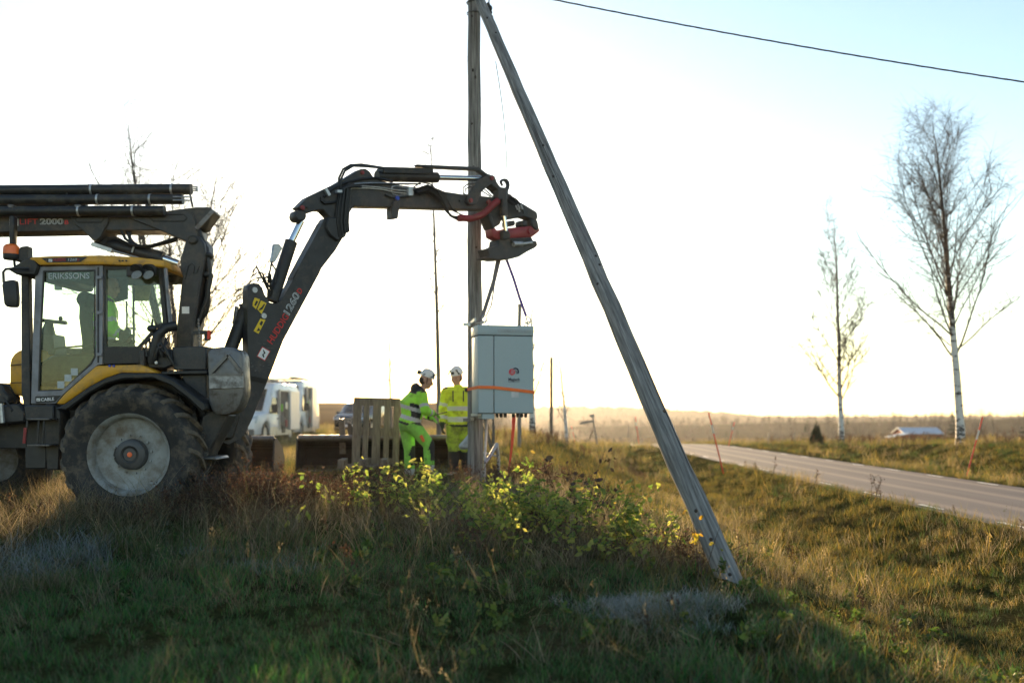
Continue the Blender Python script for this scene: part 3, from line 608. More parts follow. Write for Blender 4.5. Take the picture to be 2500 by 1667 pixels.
q = C1([(652, 852), (738, 850)]); text_px('1260', rpl, q[0][0], q[0][1], q[1][0], q[1][1], 6.4, -.006, shear=.2).build('lettering', M['silver'], rf)
q = C1([(742, 850), (760, 850)]); text_px('D', rpl, q[0][0], q[0][1], q[1][0], q[1][1], 5.2, -.006).build('lettering', M['redtext'], rf)
badge(rpl, 123, 636, 9, 6.5, 0, -.004, rf)
mb = MB(); 
for x in (1140, 1172, 1205): mb.ppx(front(ND - .075), C1([(x - 9, 842), (x + 9, 842), (x + 4, 856), (x - 4, 856)]), .03)
mb.build('roof_clip', M['black'], rf)
# door: frame ring, glass, hinges, stickers
dpl = front(ND)
outer = [(86, 651), (251, 647), (250, 889), (238, 891), (155, 962), (136, 985), (75, 985), (80, 820)]
inner = [(105, 661), (233, 658.5), (233, 872), (224, 889), (156, 949), (150, 953), (92, 955), (97, 820)]
d = MB(); n = len(outer)
O_, I_ = pts(dpl, outer), pts(dpl, inner); back = Vector((0, .06, 0))
d.add(O_ + I_ + [p + back for p in O_] + [p + back for p in I_], [(i, (i + 1) % n, n + (i + 1) % n, n + i) for i in range(n)] + [(2 * n + i, 3 * n + i, 3 * n + (i + 1) % n, 2 * n + (i + 1) % n) for i in range(n)]
      + [(i, 2 * n + i, 2 * n + (i + 1) % n, (i + 1) % n) for i in range(n)] + [(n + i, n + (i + 1) % n, 3 * n + (i + 1) % n, 3 * n + i) for i in range(n)])
door = d.build('cab_door', M['grey'], mach, bevel=.006)
gk = MB(); In2 = [(x + (3.5 if x < 165 else -3.5), y + (3 if y < 700 else -3)) for x, y in inner]; A_, B_ = pts(dpl, inner, .005), pts(dpl, In2, .005); bk = Vector((0, .02, 0))
gk.add(A_ + B_ + [p + bk for p in A_] + [p + bk for p in B_], [(i, (i + 1) % n, n + (i + 1) % n, n + i) for i in range(n)] + [(n + i, n + (i + 1) % n, 3 * n + (i + 1) % n, 3 * n + i) for i in range(n)]); gk.build('door_seal', M['black'], door)
mb = MB(); mb.ppx(front(ND + .03), inner, .006); mb.build('door_glass', M['glass'], door)
mb = MB(); mb.ppx(front(ND - .012), [(237.5, 652), (240.5, 652), (240.5, 885), (237.5, 885)], .02); mb.build('door_gap', M['black'], door)
for y in (677, 763, 865): mb = MB(); mb.ppx(front(ND - .03), [(235, y - 4), (248, y - 4), (248, y + 4), (235, y + 4)], .035); mb.build('hinge', M['grey'], door, bevel=.004)
for x, y in ((181.5, 907.5), (166, 922.5), (148.5, 939)): mb = MB(); mb.add(rbox_px(front(ND + .027), x, y, 17, 17), [(0, 1, 2, 3)]); mb.build('sticker', M['palelabel'], door)
gl = front(ND + .026)
mb = MB(); mb.add(pts(gl, [(118, 664), (120, 684), (217, 683), (219, 664)]), [(0, 1, 2, 3)]); mb.build('window_strip', M['glass'], door)
text_px('ERIKSSONS', gl, 119, 681, 219, 680, 14, -.002, offset=.012).build('lettering', M['palelabel'], door)
mb = MB(); mb.add(pts(front(ND - .004), C2([(300, 585), (520, 575), (470, 632), (305, 640)])), [(0, 1, 2, 3)]); mb.build('name_plate', M['black'], door)
q = C2([(350, 624), (462, 617)]); text_px('CABLE', front(ND - .006), q[0][0], q[0][1], q[1][0], q[1][1], 7.4, -.001, offset=.02).build('lettering', M['sticker'], door)
badge(front(ND - .006), 93.5, 975.5, 9, 7, 0, 0, door)
mb = MB(); mb.tube([P(134, 853, ND + .12), P(141, 850, ND + .12), P(231, 842, ND + .12)], .014, 6); mb.tube([P(134, 853, ND + .12), P(131, 866, ND + .12)], .014, 6); mb.build('grab_rail', M['black'], door)
# rear side window
win = [(254, 653), (392, 650), (408, 790), (385, 800), (345, 845), (340, 886), (253, 888)]
mb = MB(); wi = [(259, 658), (386, 656), (400, 786), (382, 793), (341, 840), (334, 846), (259, 846)]
# frame ring
n = len(win); O_, I_ = pts(front(ND + .01), win), pts(front(ND + .01), wi); bk = Vector((0, .05, 0))
mb.add(O_ + I_ + [p + bk for p in O_] + [p + bk for p in I_], [(i, (i + 1) % n, n + (i + 1) % n, n + i) for i in range(n)] + [(i, 2 * n + i, 2 * n + (i + 1) % n, (i + 1) % n) for i in range(n)] + [(n + i, n + (i + 1) % n, 3 * n + (i + 1) % n, 3 * n + i) for i in range(n)])
rw = mb.build('rear_window', M['black'], mach); mb = MB(); mb.ppx(front(ND + .035), wi, .006); mb.build('rear_glass', M['glass'], rw)
mb = MB(); mb.tube([P(325, 655, FD - .15), P(327, 850, FD - .15)], .016, 6); mb.tube([P(309, 735, FD - .2), P(310, 800, FD - .2)], .012, 6); mb.tube([P(310, 801, FD - .2), P(326, 801, FD - .2)], .012, 6); mb.build('window_bar', M['black'], mach)
mb = MB(); mb.ppx(front(ND + .9), [(256, 655), (312, 655), (312, 730), (256, 745)], .012); mb.build('sun_blind', M['seat'], mach)
mb = MB(); mb.ppx(front(FD - .05), [(326, 680), (372, 680), (362, 735), (326, 735)], .012); mb.build('paper_notice', mat('tan paper notice', (.42, .33, .17), .8, var=.2, scale=20), mach)
for x, D in ((333, ND - .12), (362, ND - .1)):
    mb = MB(); c = P(x, 662, D); mb.lathe([(.01, .10), (.055, .09), (.085, .02), (.088, 0), (.01, .004)], c, (0.25, .8, .5), 18); wl_ = mb.build('work_lamp', M['black'], mach)
    mb = MB(); mb.lathe([(.005, -.006), (.062, -.004), (.066, .004), (.005, .006)], P(x, 671, D - .035), (.15, .75, -.45), 18); mb.build('lamp_lens', M['lens'], wl_)
mb = MB(); mb.ppx(front(ND - .1), [(308, 650), (380, 650), (376, 672), (318, 674), (308, 676)], .1); mb.build('lamp_bracket', M['black'], mach, bevel=.01)
mb = MB(); mb.ell(P(371, 802, ND - .12), (.06, .05, .045)); mb.tube([P(371, 800, ND - .12), P(372, 780, ND + .02)], .012, 6); mb.build('side_lamp', M['black'], mach)
# interior: seat, steering column, consoles
mb = MB(); mb.ppx(front(12.55), CB([(1030, 500), (1060, 430), (1120, 390), (1180, 400), (1215, 450), (1200, 520), (1150, 600), (1230, 700), (1270, 1000), (1280, 1240), (1110, 1240), (1110, 1080), (1070, 760), (1075, 590), (1040, 550)]), .42); mb.build('driver_seat', M['seat'], mach, bevel=.04, seg=2)
mb = MB(); mb.ppx(front(12.5), CB([(1090, 1180), (1650, 1180), (1650, 1260), (1420, 1300), (1100, 1290)]), .5); mb.build('seat_cushion', M['seat'], mach, bevel=.04)
mb = MB(); mb.tube([P(122, 860, 12.75), P(118, 800, 12.75), P(120, 787, 12.75)], [.13, .07, .05], 12); mb.tube([P(100, 783, 12.75), P(162, 788, 12.75)], [.02, .03], 8); mb.ell(P(148, 778, 12.75), (.028, .028, .035)); mb.ppx(front(12.6), [(100, 815), (128, 815), (134, 865), (98, 865)], .35); mb.build('steering_column', M['black'], mach, bevel=.006)
wc = P(124, 784, 12.75); mb = MB(); mb.tube([wc + Vector((math.cos(a) * .19, math.sin(a) * .19, -.02 * math.cos(a))) for a in np.linspace(0, 2 * math.pi, 25)], .016, 6); mb.build('steering_wheel', M['black'], mach)
mb = MB(); mb.ppx(front(12.3), CB([(500, 1400), (720, 1260), (1300, 1250), (1320, 1400), (1050, 1568), (520, 1700)]), .9); mb.build('cab_console', M['black'], mach, bevel=.03)
mb = MB(); mb.ppx(front(12.25), CB([(1420, 1110), (1600, 1110), (1980, 1165), (1980, 1215), (1700, 1215), (1420, 1215)]), .3); mb.ppx(front(12.25), CB([(1620, 960), (1640, 920), (1668, 925), (1672, 960), (1720, 890), (1745, 895), (1750, 980), (1810, 980), (1700, 1100), (1620, 1100)]), .12); mb.build('armrest_controls', M['black'], mach, bevel=.012)
mb = MB(); mb.ppx(front(13.2), [(132, 683), (150, 683), (150, 708), (132, 708)], .03); mb.build('inside_mirror', M['lens'], mach, bevel=.008)
# mirror, beacon
mb = MB(); mb.tube([P(70, 656, ND - .1), P(30, 656, ND - .16), P(14, 657, ND - .2), P(8, 664, ND - .2), P(9, 690, ND - .2)], .016, 8); ma = mb.build('mirror_arm', M['black'], mach)
mb = MB(); mb.ppx(front(ND - .26), C1([(14, 1080), (30, 1042), (120, 1028), (148, 1040), (162, 1200), (158, 1275), (140, 1292), (60, 1290), (35, 1262)]), .09); mb.build('mirror', M['black'], mach, bevel=.03, seg=2)
mb = MB(); mb.ppx(front(ND + .1), C1([(190, 715), (262, 705), (266, 905), (200, 905), (195, 850), (130, 850)]), .14); mb.ppx(front(ND + .14), C1([(85, 420), (135, 420), (125, 720), (85, 730)]), .1); mb.tube([P(36, 651, ND + .12), P(34, 625, ND + .12)], .02, 6); mb.build('beacon_bracket', M['black'], mach, bevel=.012)
mb = MB(); mb.lathe([(.01, .125), (.06, .12), (.092, .09), (.10, .03), (.10, 0), (.01, 0)], P(28, 621, ND + .12), (0, 0, 1), 20); bc = mb.build('beacon', M['beacon'], mach); mb = MB(); mb.lathe([(.01, 0), (.09, 0), (.10, .02), (.10, .06), (.01, .06)], P(29, 634, ND + .12), (0, 0, 1), 20); mb.build('beacon_base', M['black'], bc)
mb = MB(); mb.ell(P(52, 617, ND + .2), (.06, .05, .055)); mb.build('beacon', M['beacon'], mach)
# --- fender and yellow side panel
yp = C2([(815, 322), (1190, 312), (1275, 345), (1335, 386), (1030, 384), (900, 428), (762, 500), (545, 652), (470, 648), (545, 560)])
mb = MB(); mb.ppx(front(11.80), yp, .3); mb.build('side_panel', M['yellow'], mach, bevel=.025, seg=2)
for x in (267, 277): mb = MB(); mb.lathe([(.002, 0), (.014, 0), (.016, .01), (.002, .012)], P(x, 893, 11.79), (0, 1, 0), 12); mb.build('marker_stud', M['blue'], mach)
fp = C2([(460, 690), (545, 652), (762, 500), (900, 428), (1030, 384), (1335, 386), (1480, 445), (1740, 640), (1757, 690), (1722, 716), (1600, 600), (1450, 490), (1300, 428), (1050, 436), (900, 476), (760, 556), (600, 676), (560, 702)])
mb = MB(); mb.ppx(front(11.60), fp, .72); mb.build('fender', M['black'], mach, bevel=.015)
mb = MB(); mb.ppx(front(12.2), [(150, 980), (230, 900), (300, 880), (400, 900), (500, 1000), (500, 1050), (130, 1050)], .08); mb.build('wheel_arch', M['dark'], mach)
# --- rear frame, tool boxes, control levers
mb = MB(); mb.ppx(front(11.9), CR([(310, 338), (640, 335), (645, 440), (640, 560), (330, 560), (320, 450)]), .9); mb.build('rear_box', M['dark'], mach, bevel=.012)
mb = MB(); mb.ppx(front(11.86), CR([(200, 575), (650, 560), (655, 600), (215, 605)]), 1.0); mb.build('rear_beam', M['black'], mach, bevel=.01)
mb = MB(); mb.ppx(front(11.95), CR([(400, 610), (640, 600), (645, 860), (560, 800), (440, 690)]), .7); mb.build('rear_frame', M['dark'], mach, bevel=.01)
mb = MB(); mb.ppx(front(12.0), CR([(550, 610), (600, 610), (600, 830), (560, 810)]), .1); mb.build('frame_pipe', M['grey'], mach, bevel=.01)
mb = MB(); mb.ppx(front(11.85), C2([(1183, 192), (1228, 190), (1230, 332), (1185, 330)]), .3); mb.build('junction_box', M['dark'], mach, bevel=.01)
mb = MB(); mb.ppx(front(11.9), C2([(1228, 190), (1470, 180), (1475, 320), (1400, 350), (1260, 345)]), .45); mb.build('valve_block', M['black'], mach, bevel=.02)
rs = np.random.RandomState(2)
mb = MB()
for k in range(9):
    a = (rs.uniform(362, 412), rs.uniform(815, 850)); b = (rs.uniform(360, 425), rs.uniform(855, 892)); c = ((a[0] + b[0]) / 2 + rs.uniform(-16, 12), (a[1] + b[1]) / 2)
    mb.tube([P(*a, 11.86 + rs.rand() * .1), P(*c, 11.82), P(*b, 11.85)], rs.uniform(.012, .022), 6)
mb.tube([P(430, 795, 11.95), P(405, 800, 11.9), P(385, 818, 11.88), P(378, 848, 11.86), P(372, 885, 11.9)], .06, 10); mb.tube([P(358, 870, 11.84), P(356, 840, 11.84), P(366, 826, 11.86), P(374, 832, 11.86)], .012, 6)
mb.build('hose_bundle', M['rubberhose'], mach)
mb = MB(); mb.lathe([(.002, 0), (.018, 0), (.018, .02), (.002, .02)], P(381, 885, 11.83), (0, 1, 0), 10); mb.build('valve_cap', M['galv'], mach)
mb = MB(); mb.ppx(front(12.0), [(470, 808), (505, 806), (505, 815), (470, 818)], .05); mb.ppx(front(12.02), [(497, 807), (511, 806), (511, 830), (499, 833)], .06); mb.build('lamp_holder', M['black'], mach); mb = MB(); mb.ppx(front(12.01), [(506, 808), (512, 807), (511, 827), (506, 828)], .05); mb.build('tail_lamp', M['tape_red'], mach)
mb = MB()
for k in range(9): mb.tube([P(484 + .3 * k, 778 + k * 8, 12.0), P(485 + .3 * k, 784 + k * 8, 12.0)], .013, 5)
mb.build('chain', M['steel'], mach)
# --- stabiliser hung on the rear: housing, raised triangle, leg
mb = MB(); bo = CR([(648, 390), (690, 355), (790, 338), (900, 350), (965, 375), (985, 430), (1000, 720), (995, 800), (960, 900), (920, 960), (840, 990), (740, 990), (690, 950), (660, 860), (660, 720)]); mb.ppx(front(11.72), bo, .34); bk_ = mb.build('digging_bucket', M['steel'], mach, bevel=.03, seg=2)
mb = MB(); t3 = CR([(685, 590), (848, 418), (985, 588)]); t4 = CR([(690, 606), (848, 440), (985, 606)])
for a, b in ((0, 1), (1, 2)): mb.beam(front(11.70).pt(*t3[a]), front(11.70).pt(*t3[b]), .035, .03, Vector((0, 1, 0)))
mb.beam(front(11.705).pt(*CR([(672, 606)])[0]), front(11.705).pt(*CR([(990, 604)])[0]), .03, .02, Vector((0, 1, 0))); mb.build('bucket_rib', M['steel'], bk_)
mb = MB(); mb.ppx(front(11.70), CR([(664, 612), (994, 610), (998, 735), (666, 745)]), .04); mb.build('bucket_band', mat('scuffed bucket steel', (.30, .30, .30), .5, .3, var=.4, scale=12, dirt=(.12, .10, .08), damt=.5, dscale=9), bk_, bevel=.008)
mb = MB(); mb.ppx(front(11.95), CR([(600, 1000), (690, 940), (850, 985), (815, 1065), (740, 1220), (645, 1392), (575, 1392), (545, 1290), (560, 1150)]), .4); mb.build('stabiliser_leg', M['dark'], mach, bevel=.02)
mb = MB(); mb.ppx(front(11.85), CR([(500, 1390), (720, 1390), (740, 1420), (490, 1420)]), .55); mb.build('stabiliser_foot', M['steel'], mach, bevel=.01)
# --- lift beam stowed over the cab
LD = 12.35
lb = MB(); lb.ppx(front(LD), C1([(-400, 420), (1245, 418), (1880, 335), (2005, 335), (2040, 372), (1925, 528), (1880, 545), (1600, 560), (1010, 560), (-400, 585)]), .34); lift = lb.build('lift_beam', M['dark'], mach, bevel=.012)
for poly in ([(680, 417), (1030, 415), (1040, 440), (1030, 490), (960, 625), (915, 660), (890, 655), (790, 560), (700, 490), (685, 460)], [(1245, 420), (1560, 400), (1750, 365), (1840, 400), (1870, 470), (1892, 610), (1840, 660), (1780, 665), (1530, 558), (1265, 455)]):
    mb = MB(); mb.ppx(front(LD - .035), C1(poly), .41); gp = mb.build('gusset_plate', M['dark'], lift, bevel=.01)
mb = MB()
for x0, x1, yc in ((718, 995, 450), (1435, 1790, 440)):
    l = C1([(x0 + 30, yc - 32), (x1 - 30, yc - 32), (x1, yc), (x1 - 30, yc + 32), (x0 + 30, yc + 32), (x0, yc), (x0 + 30, yc - 32)]); mb.tube(pts(front(LD - .036), l), .006, 5)
mb.build('slot_weld', M['black'], lift)
mb = MB(); q = C1([(1880, 545), (2040, 375)]); mb.beam(front(LD - .03).pt(*q[0]), front(LD - .03).pt(*q[1]), .05, .03, Vector((0, 1, 0))); mb.build('edge_strip', M['steel'], lift)
lp = front(LD)
q = C1([(192, 503), (365, 500)]); text_px('LIFT', lp, q[0][0], q[0][1], q[1][0], q[1][1], 13.5, -.004).build('lettering', M['redtext'], lift)
q = C1([(383, 500), (608, 500)]); text_px('2000', lp, q[0][0], q[0][1], q[1][0], q[1][1], 13.5, -.004, offset=.03).build('lettering', M['silver'], lift)
q = C1([(387, 498), (604, 498)]); text_px('2000', lp, q[0][0], q[0][1], q[1][0], q[1][1], 12.6, -.008, offset=-.022).build('lettering_fill', M['dark'], lift)
q = C1([(620, 500), (658, 500)]); text_px('B', lp, q[0][0], q[0][1], q[1][0], q[1][1], 10, -.004, offset=.02).build('lettering', M['redtext'], lift)
badge(lp, 33.5, 543, 22, 17, 0, 0, lift)
for x0, y0, x1, y1, r, D in ((-400, 378, 1575, 372, .064, 12.25), (-400, 268, 1752, 262, .064, 12.3), (-400, 182, 1832, 166, .068, 12.35), (-400, 318, 830, 322, .035, 12.55), (-400, 212, 640, 212, .045, 12.65)):
    a, b = C1([(x0, y0), (x1, y1)]); mb = MB(); mb.tube([P(*a, D), P(*b, D)], r, 16); tb_ = mb.build('boom_tube', M['black'], lift)
    for k in range(2 if x1 > 1000 else 0):
        t = .62 + .25 * k + rs.uniform(-.05, .05); c = P(*a, D).lerp(P(*b, D), t); mb = MB(); mb.tube([c - Vector((.012, 0, 0)), c + Vector((.012, 0, 0))], r + .006, 16); mb.build('clamp_band', M['galv'], lift)
mb = MB()
for (x, y) in ((1840, 140), (1840, 160), (1845, 180)): a, b = C1([(x, y), (1890, y + 2)]); mb.tube([P(*a, 12.33), P(*b, 12.33)], .01, 6)
a, b = C1([(1885, 140), (1885, 185)]); mb.tube([P(*a, 12.33), P(*b, 12.33)], .012, 6)
for y in (238, 270): a, b = C1([(1655, y), (1820, y + 2)]); mb.tube([P(*a, 12.22), P(*b, 12.22)], .009, 6)
mb.build('pipe_fitting', M['galv'], lift)
mb = MB()
for x0, x1 in ((1205, 1195), (1275, 1285), (1815, 1845), (640, 650)): a, b = C1([(x0, 200), (x1, 335)]); mb.tube([P(*a, 12.3), P(*b, 12.3)], .012, 6)
a, b = C1([(1410, 300), (1420, 335)]); mb.beam(P(*a, 12.3), P(*b, 12.3), .05, .04, Vector((0, 1, 0))); mb.build('tube_bracket', M['black'], lift)
for x in (100, 740): a = C1([(x, 328)])[0]; mb = MB(); mb.ppx(front(12.2), [(a[0] - 9, a[1] - 5), (a[0] + 8, a[1] - 4), (a[0] + 6, a[1] + 4), (a[0] - 6, a[1] + 6)], .1); mb.build('pipe_clip', M['steel'], lift, bevel=.01)
# lift cylinder
a, b, c = C1([(930, 660), (1560, 828), (1712, 880)]); mb = MB(); mb.tube([P(*a, 12.5), P(*b, 12.5)], [.085, .085], 18); cyl = mb.build('lift_cylinder', M['black'], mach)
mb = MB(); mb.tube([P(*b, 12.5), P(*c, 12.5)], .048, 14); mb.build('piston_rod', M['chrome'], cyl)
mb = MB(); a1, b1 = C1([(880, 690), (1075, 755)]); mb.beam(P(*a1, 12.4), P(*b1, 12.4), .05, .05); mb.tube([P(*b1, 12.4), P(276, 612, 12.4), P(345, 632, 12.4), P(372, 643, 12.4)], .012, 6); mb.build('valve_pipe', M['galv'], cyl)
mb = MB(); q = C1([(1290, 690), (1262, 770)]); mb.tube([P(*q[0], 12.39), P(*q[1], 12.39)], .012, 6); mb.build('clamp_band', M['galv'], cyl)
mb = MB()
for k, l in enumerate(([(1000, 690), (1040, 640), (1120, 630), (1230, 690), (1330, 710), (1450, 705), (1600, 660), (1700, 630)], [(1160, 560), (1200, 640), (1290, 700), (1420, 720), (1560, 690), (1700, 650)], [(1215, 560), (1250, 660), (1330, 710)], [(1250, 560), (1240, 620), (1260, 670)], [(980, 720), (1010, 660), (1080, 640)])):
    mb.tube(pts(front(12.36 + .02 * k), C1(l)), .018, 6)
mb.build('hose', M['rubberhose'], cyl)
# pillar (king post of the lift) with hose bundle behind
mb = MB(); mb.ppx(front(12.3), C1([(1780, 640), (1850, 600), (1905, 610), (1950, 680), (1962, 760), (1935, 960), (1885, 1280), (1845, 1530), (1840, 1750), (1680, 1750), (1690, 1480), (1730, 1100), (1745, 1000), (1720, 920), (1722, 830), (1745, 760)]), .4); post = mb.build('lift_post', M['dark'], mach, bevel=.02)
mb = MB(); l = C1([(1770, 1030), (1800, 900), (1830, 875), (1860, 900), (1850, 975), (1880, 965), (1905, 900)]); mb.tube(pts(front(12.295), l), .008, 5); mb.build('weld_seam', M['black'], post)
mb = MB(); mb.add(rbox_px(front(12.296), 453, 757, 18, 17), [(0, 1, 2, 3)]); mb.build('sticker', M['sticker'], post)
mb = MB(); mb.ppx(front(12.27), C1([(1800, 610), (1860, 600), (1900, 640), (1870, 690), (1810, 690), (1790, 650)]), .46); mb.build('pivot_boss', M['black'], post, bevel=.02)
mb = MB()
hl = [(1900, 560), (1930, 640), (1970, 720), (1990, 800), (2000, 900), (2000, 1000), (1985, 1100), (1990, 1200), (1960, 1310), (1900, 1400), (1880, 1480)]
for k in range(5): mb.tube(pts(front(12.4 + .05 * k), C1([(x + rs.uniform(-16, 16), y + 10 * k) for x, y in hl])), .032, 8)
mb.build('hose_bundle', M['rubberhose'], post)
mb = MB(); l = C1([(2000, 800), (1995, 990), (1990, 1040)]); mb.ell(front(12.45).pt(*l[0]), (.055, .12, .05)); mb.ell(front(12.45).pt(*l[1]), (.06, .12, .05)); mb.build('hose_clamp', M['black'], post)
mb = MB(); mb.ppx(front(12.6), C1([(1590, 930), (1680, 880), (1740, 900), (1700, 960), (1640, 1055), (1590, 1050), (1600, 990)]), .2); mb.build('bracket', M['black'], mach, bevel=.02)

# --- digging boom in its own vertical plane, swung out towards the pole
BP = VP((-3.48, 12.85), (3.48, 2.9))
lo = C3([(215, 290), (222, 252), (255, 232), (300, 238), (328, 270), (345, 320), (385, 385), (440, 400), (482, 366), (560, 230), (600, 150), (625, 100), (690, 0)]) + [(714.7, 679), (745, 622), (787, 545), (796, 533), (815, 540), (832, 556), (839, 577), (819, 611), (785, 655)] + C3([(780, 160), (495, 690), (395, 950), (245, 1320), (180, 1450), (60, 1520), (10, 1500), (60, 1380), (150, 1180), (175, 980), (215, 770), (210, 600)])
bm_w = .17
mb = MB(); mb.ppx(BP, lo, bm_w, -bm_w / 2); boom = mb.build('lower_boom', M['dark'], mach, bevel=.015)
lp_ = -bm_w / 2
def onboom(name, mat_, l): mb = MB(); mb.add(pts(BP, l, lp_ - .004), [tuple(range(len(l)))]); return mb.build(name, mat_, boom)
for l in (C3([(252, 385), (280, 347), (310, 355), (290, 420), (322, 372), (362, 392), (320, 480), (252, 420)]),): pass
onboom('warning_sticker', M['ystick'], C3([(252, 385), (268, 347), (310, 362), (278, 440), (250, 415)])); onboom('warning_sticker', M['ystick'], C3([(288, 440), (318, 370), (362, 392), (322, 480)])); onboom('warning_sticker', M['ystick'], C3([(258, 614), (312, 515), (354, 526), (298, 636)]))
for l in ([(280, 372), (296, 378), (276, 415), (264, 408)], [(325, 420), (342, 395), (350, 402), (330, 440), (305, 450), (300, 443)], [(300, 585), (312, 612), (282, 615)], [(305, 555), (325, 530), (335, 545), (320, 575)]): mb = MB(); mb.add(pts(BP, C3(l), lp_ - .007), [tuple(range(len(l)))]); mb.build('sticker_pictogram', M['black'], boom)
for x, y in ((270, 287), (343, 493)): mb = MB(); c = BP.pt(*C3([(x, y)])[0], lp_ - .02); mb.lathe([(.003, 0), (.036, 0), (.04, .02), (.003, .025)], c, BP.n, 16); mb.build('pin_cap', M['galv'], boom)
def tb(txt, a, b, h, m, off=-.004, nm='lettering', **kw): (x0, y0), (x1, y1) = C3([a, b]); text_px(txt, BP, x0, y0, x1, y1, h, lp_ + off, **kw).build(nm, m, boom)
tb('HUDDIG', (405, 722), (540, 500), 15.5, M['redtext'], offset=.015); tb('1260', (540, 492), (628, 328), 16.5, M['silver'], offset=.03); tb('1260', (541.5, 488), (627, 331), 15.4, M['dark'], -.008, 'lettering_fill', offset=-.022); tb('D', (632, 322), (650, 290), 12.5, M['redtext'], offset=.02)
badge(BP, *C3([(338, 795)])[0], 24, 20, R(-60), lp_, boom, edge=True)
mb = MB()
for k in range(16): x, y = rs.uniform(230, 390), rs.uniform(860, 960); L = rs.uniform(8, 30); l = C3([(x, y), (x + L, y + L * .25), (x + L, y + L * .25 + 3), (x, y + 3)]); mb.add(pts(BP, l, lp_ - .004), [(0, 1, 2, 3)])
for k in range(8): x, y = rs.uniform(290, 440), rs.uniform(700, 760); L = rs.uniform(10, 40); l = C3([(x, y), (x + L, y + L * .2), (x + L, y + L * .2 + 2), (x, y + 2)]); mb.add(pts(BP, l, lp_ - .004), [(0, 1, 2, 3)])
mb.build('scratch', M['steel'], boom)
mb = MB(); q = C3([(178, 975), (360, 1015)]); mb.beam(BP.pt(*q[0], lp_ - .003), BP.pt(*q[1], lp_ - .003), .06, .03, Vector((0, 1, 0))); mb.build('boom_collar', M['black'], boom)
mb = MB(); mb.ppx(BP, C3([(20, 1150), (140, 1120), (160, 1300), (100, 1480), (-20, 1480)]), .4, -.2); mb.build('boom_foot', M['black'], mach, bevel=.03)
# lift cylinder behind the lower boom and dipper cylinder above it
mb = MB(); q = C3([(205, 420), (60, 800)]); mb.tube([BP.pt(*q[0], .12), BP.pt(*q[1], .12), BP.pt(556, 935, .12)], .085, 16); cy = mb.build('boom_cylinder', M['black'], mach)
mb = MB(); q = C3([(125, 420), (105, 560), (125, 640), (100, 740)]); mb.tube([BP.pt(*q[0], .15), BP.pt(*q[1], .15)], .028, 8); mb.tube([BP.pt(*q[1], .15), BP.pt(*q[2], .15), BP.pt(*q[3], .15)], .012, 6); mb.ppx(BP, C3([(150, 400), (200, 400), (205, 425), (155, 418)]), .05, .12); mb.build('cylinder_pipe', M['steel'], cy)
mb = MB(); mb.tube([BP.pt(664, 735), BP.pt(711, 590)], .083, 16); cy = mb.build('dipper_cylinder', M['black'], mach); mb = MB(); mb.tube([BP.pt(711, 590), BP.pt(735, 540)], .046, 14); mb.build('piston_rod', M['chrome'], cy)
mb = MB(); mb.ppx(BP, [(725, 512), (748, 515), (750, 530), (743, 540), (728, 540), (720, 528)], .2, -.1); mb.build('rod_clevis', M['dark'], cy, bevel=.02)
mb = MB(); mb.ppx(BP, [(668, 596), (682, 595), (690, 606), (672, 640), (662, 640)], .05, -.14); mb.build('pipe_block', M['galv'], cy, bevel=.008)
mb = MB()
for k in range(9):
    a = (rs.uniform(616, 650), rs.uniform(662, 690)); mb.tube([BP.pt(a[0], a[1], rs.uniform(-.1, .1)), BP.pt(a[0] + rs.uniform(5, 18), a[1] - rs.uniform(-5, 18), -.1), BP.pt(rs.uniform(652, 666), rs.uniform(690, 730), -.05)], .012, 6)
mb.tube([BP.pt(664, 690, -.1), BP.pt(658, 665, -.1), BP.pt(664, 640, -.1)], .012, 6); mb.tube([BP.pt(672, 690, -.1), BP.pt(674, 660, -.1), BP.pt(664, 645, -.1)], .012, 6); mb.build('hose', M['rubberhose'], cy)
# outer arm
aw = .18; ao = -aw / 2
arm = MB(); arm.ppx(BP, [(726, 506), (731, 502), (751, 482), (822, 448), (880, 413), (892, 411), (903, 418), (915, 436), (957, 449), (1064, 464), (1128, 474), (1215, 482), (1224, 496), (1216, 512), (1139, 512), (1056, 509), (864, 504), (852, 522), (846, 545), (840, 556), (822, 585), (806, 570), (800, 552), (808, 532), (790, 513), (775, 513), (749, 522), (738, 512)], aw, ao)
arm = arm.build('outer_arm', M['dark'], mach, bevel=.012)
mb = MB(); mb.ppx(BP, [(800, 530), (838, 530), (848, 560), (846, 572), (826, 590), (806, 575), (796, 555)], .26, -.13); mb.build('elbow_bracket', M['dark'], mach, bevel=.02)
mb = MB(); mb.ppx(BP, C4([(500, 610), (560, 615), (580, 630), (575, 680), (540, 700), (500, 665)]), .24, -.12); mb.build('elbow_lug', M['steel'], mach, bevel=.02)
for x, y, r in ((714, 142, .026), (207, 438, .03), (250, 437, .02), (1540, 378, .02), (1632, 382, .03), (1778, 392, .03)):
    mb = MB(); c = BP.pt(*C4([(x, y)])[0], ao - .03); mb.lathe([(.003, 0), (r * .6, 0), (r * .6, .004), (r, .006), (r, .03), (.003, .03)], c, BP.n, 14); mb.build('pin_cap', M['dark'] if r < .025 else M['red'], arm)
mb = MB(); mb.tube([BP.pt(*C4([(830, 175)])[0]), BP.pt(*C4([(1338, 186)])[0])], .078, 18); cy = mb.build('bucket_cylinder', M['black'], mach)
mb = MB(); mb.ppx(BP, C4([(885, 93), (1310, 104), (1312, 150), (1230, 158), (885, 150)]), .20, -.1); mb.build('cylinder_guard', M['black'], cy, bevel=.012)
mb = MB(); mb.tube([BP.pt(*C4([(1338, 186)])[0]), BP.pt(*C4([(1755, 196)])[0])], .042, 14); mb.build('piston_rod', M['chrome'], cy)
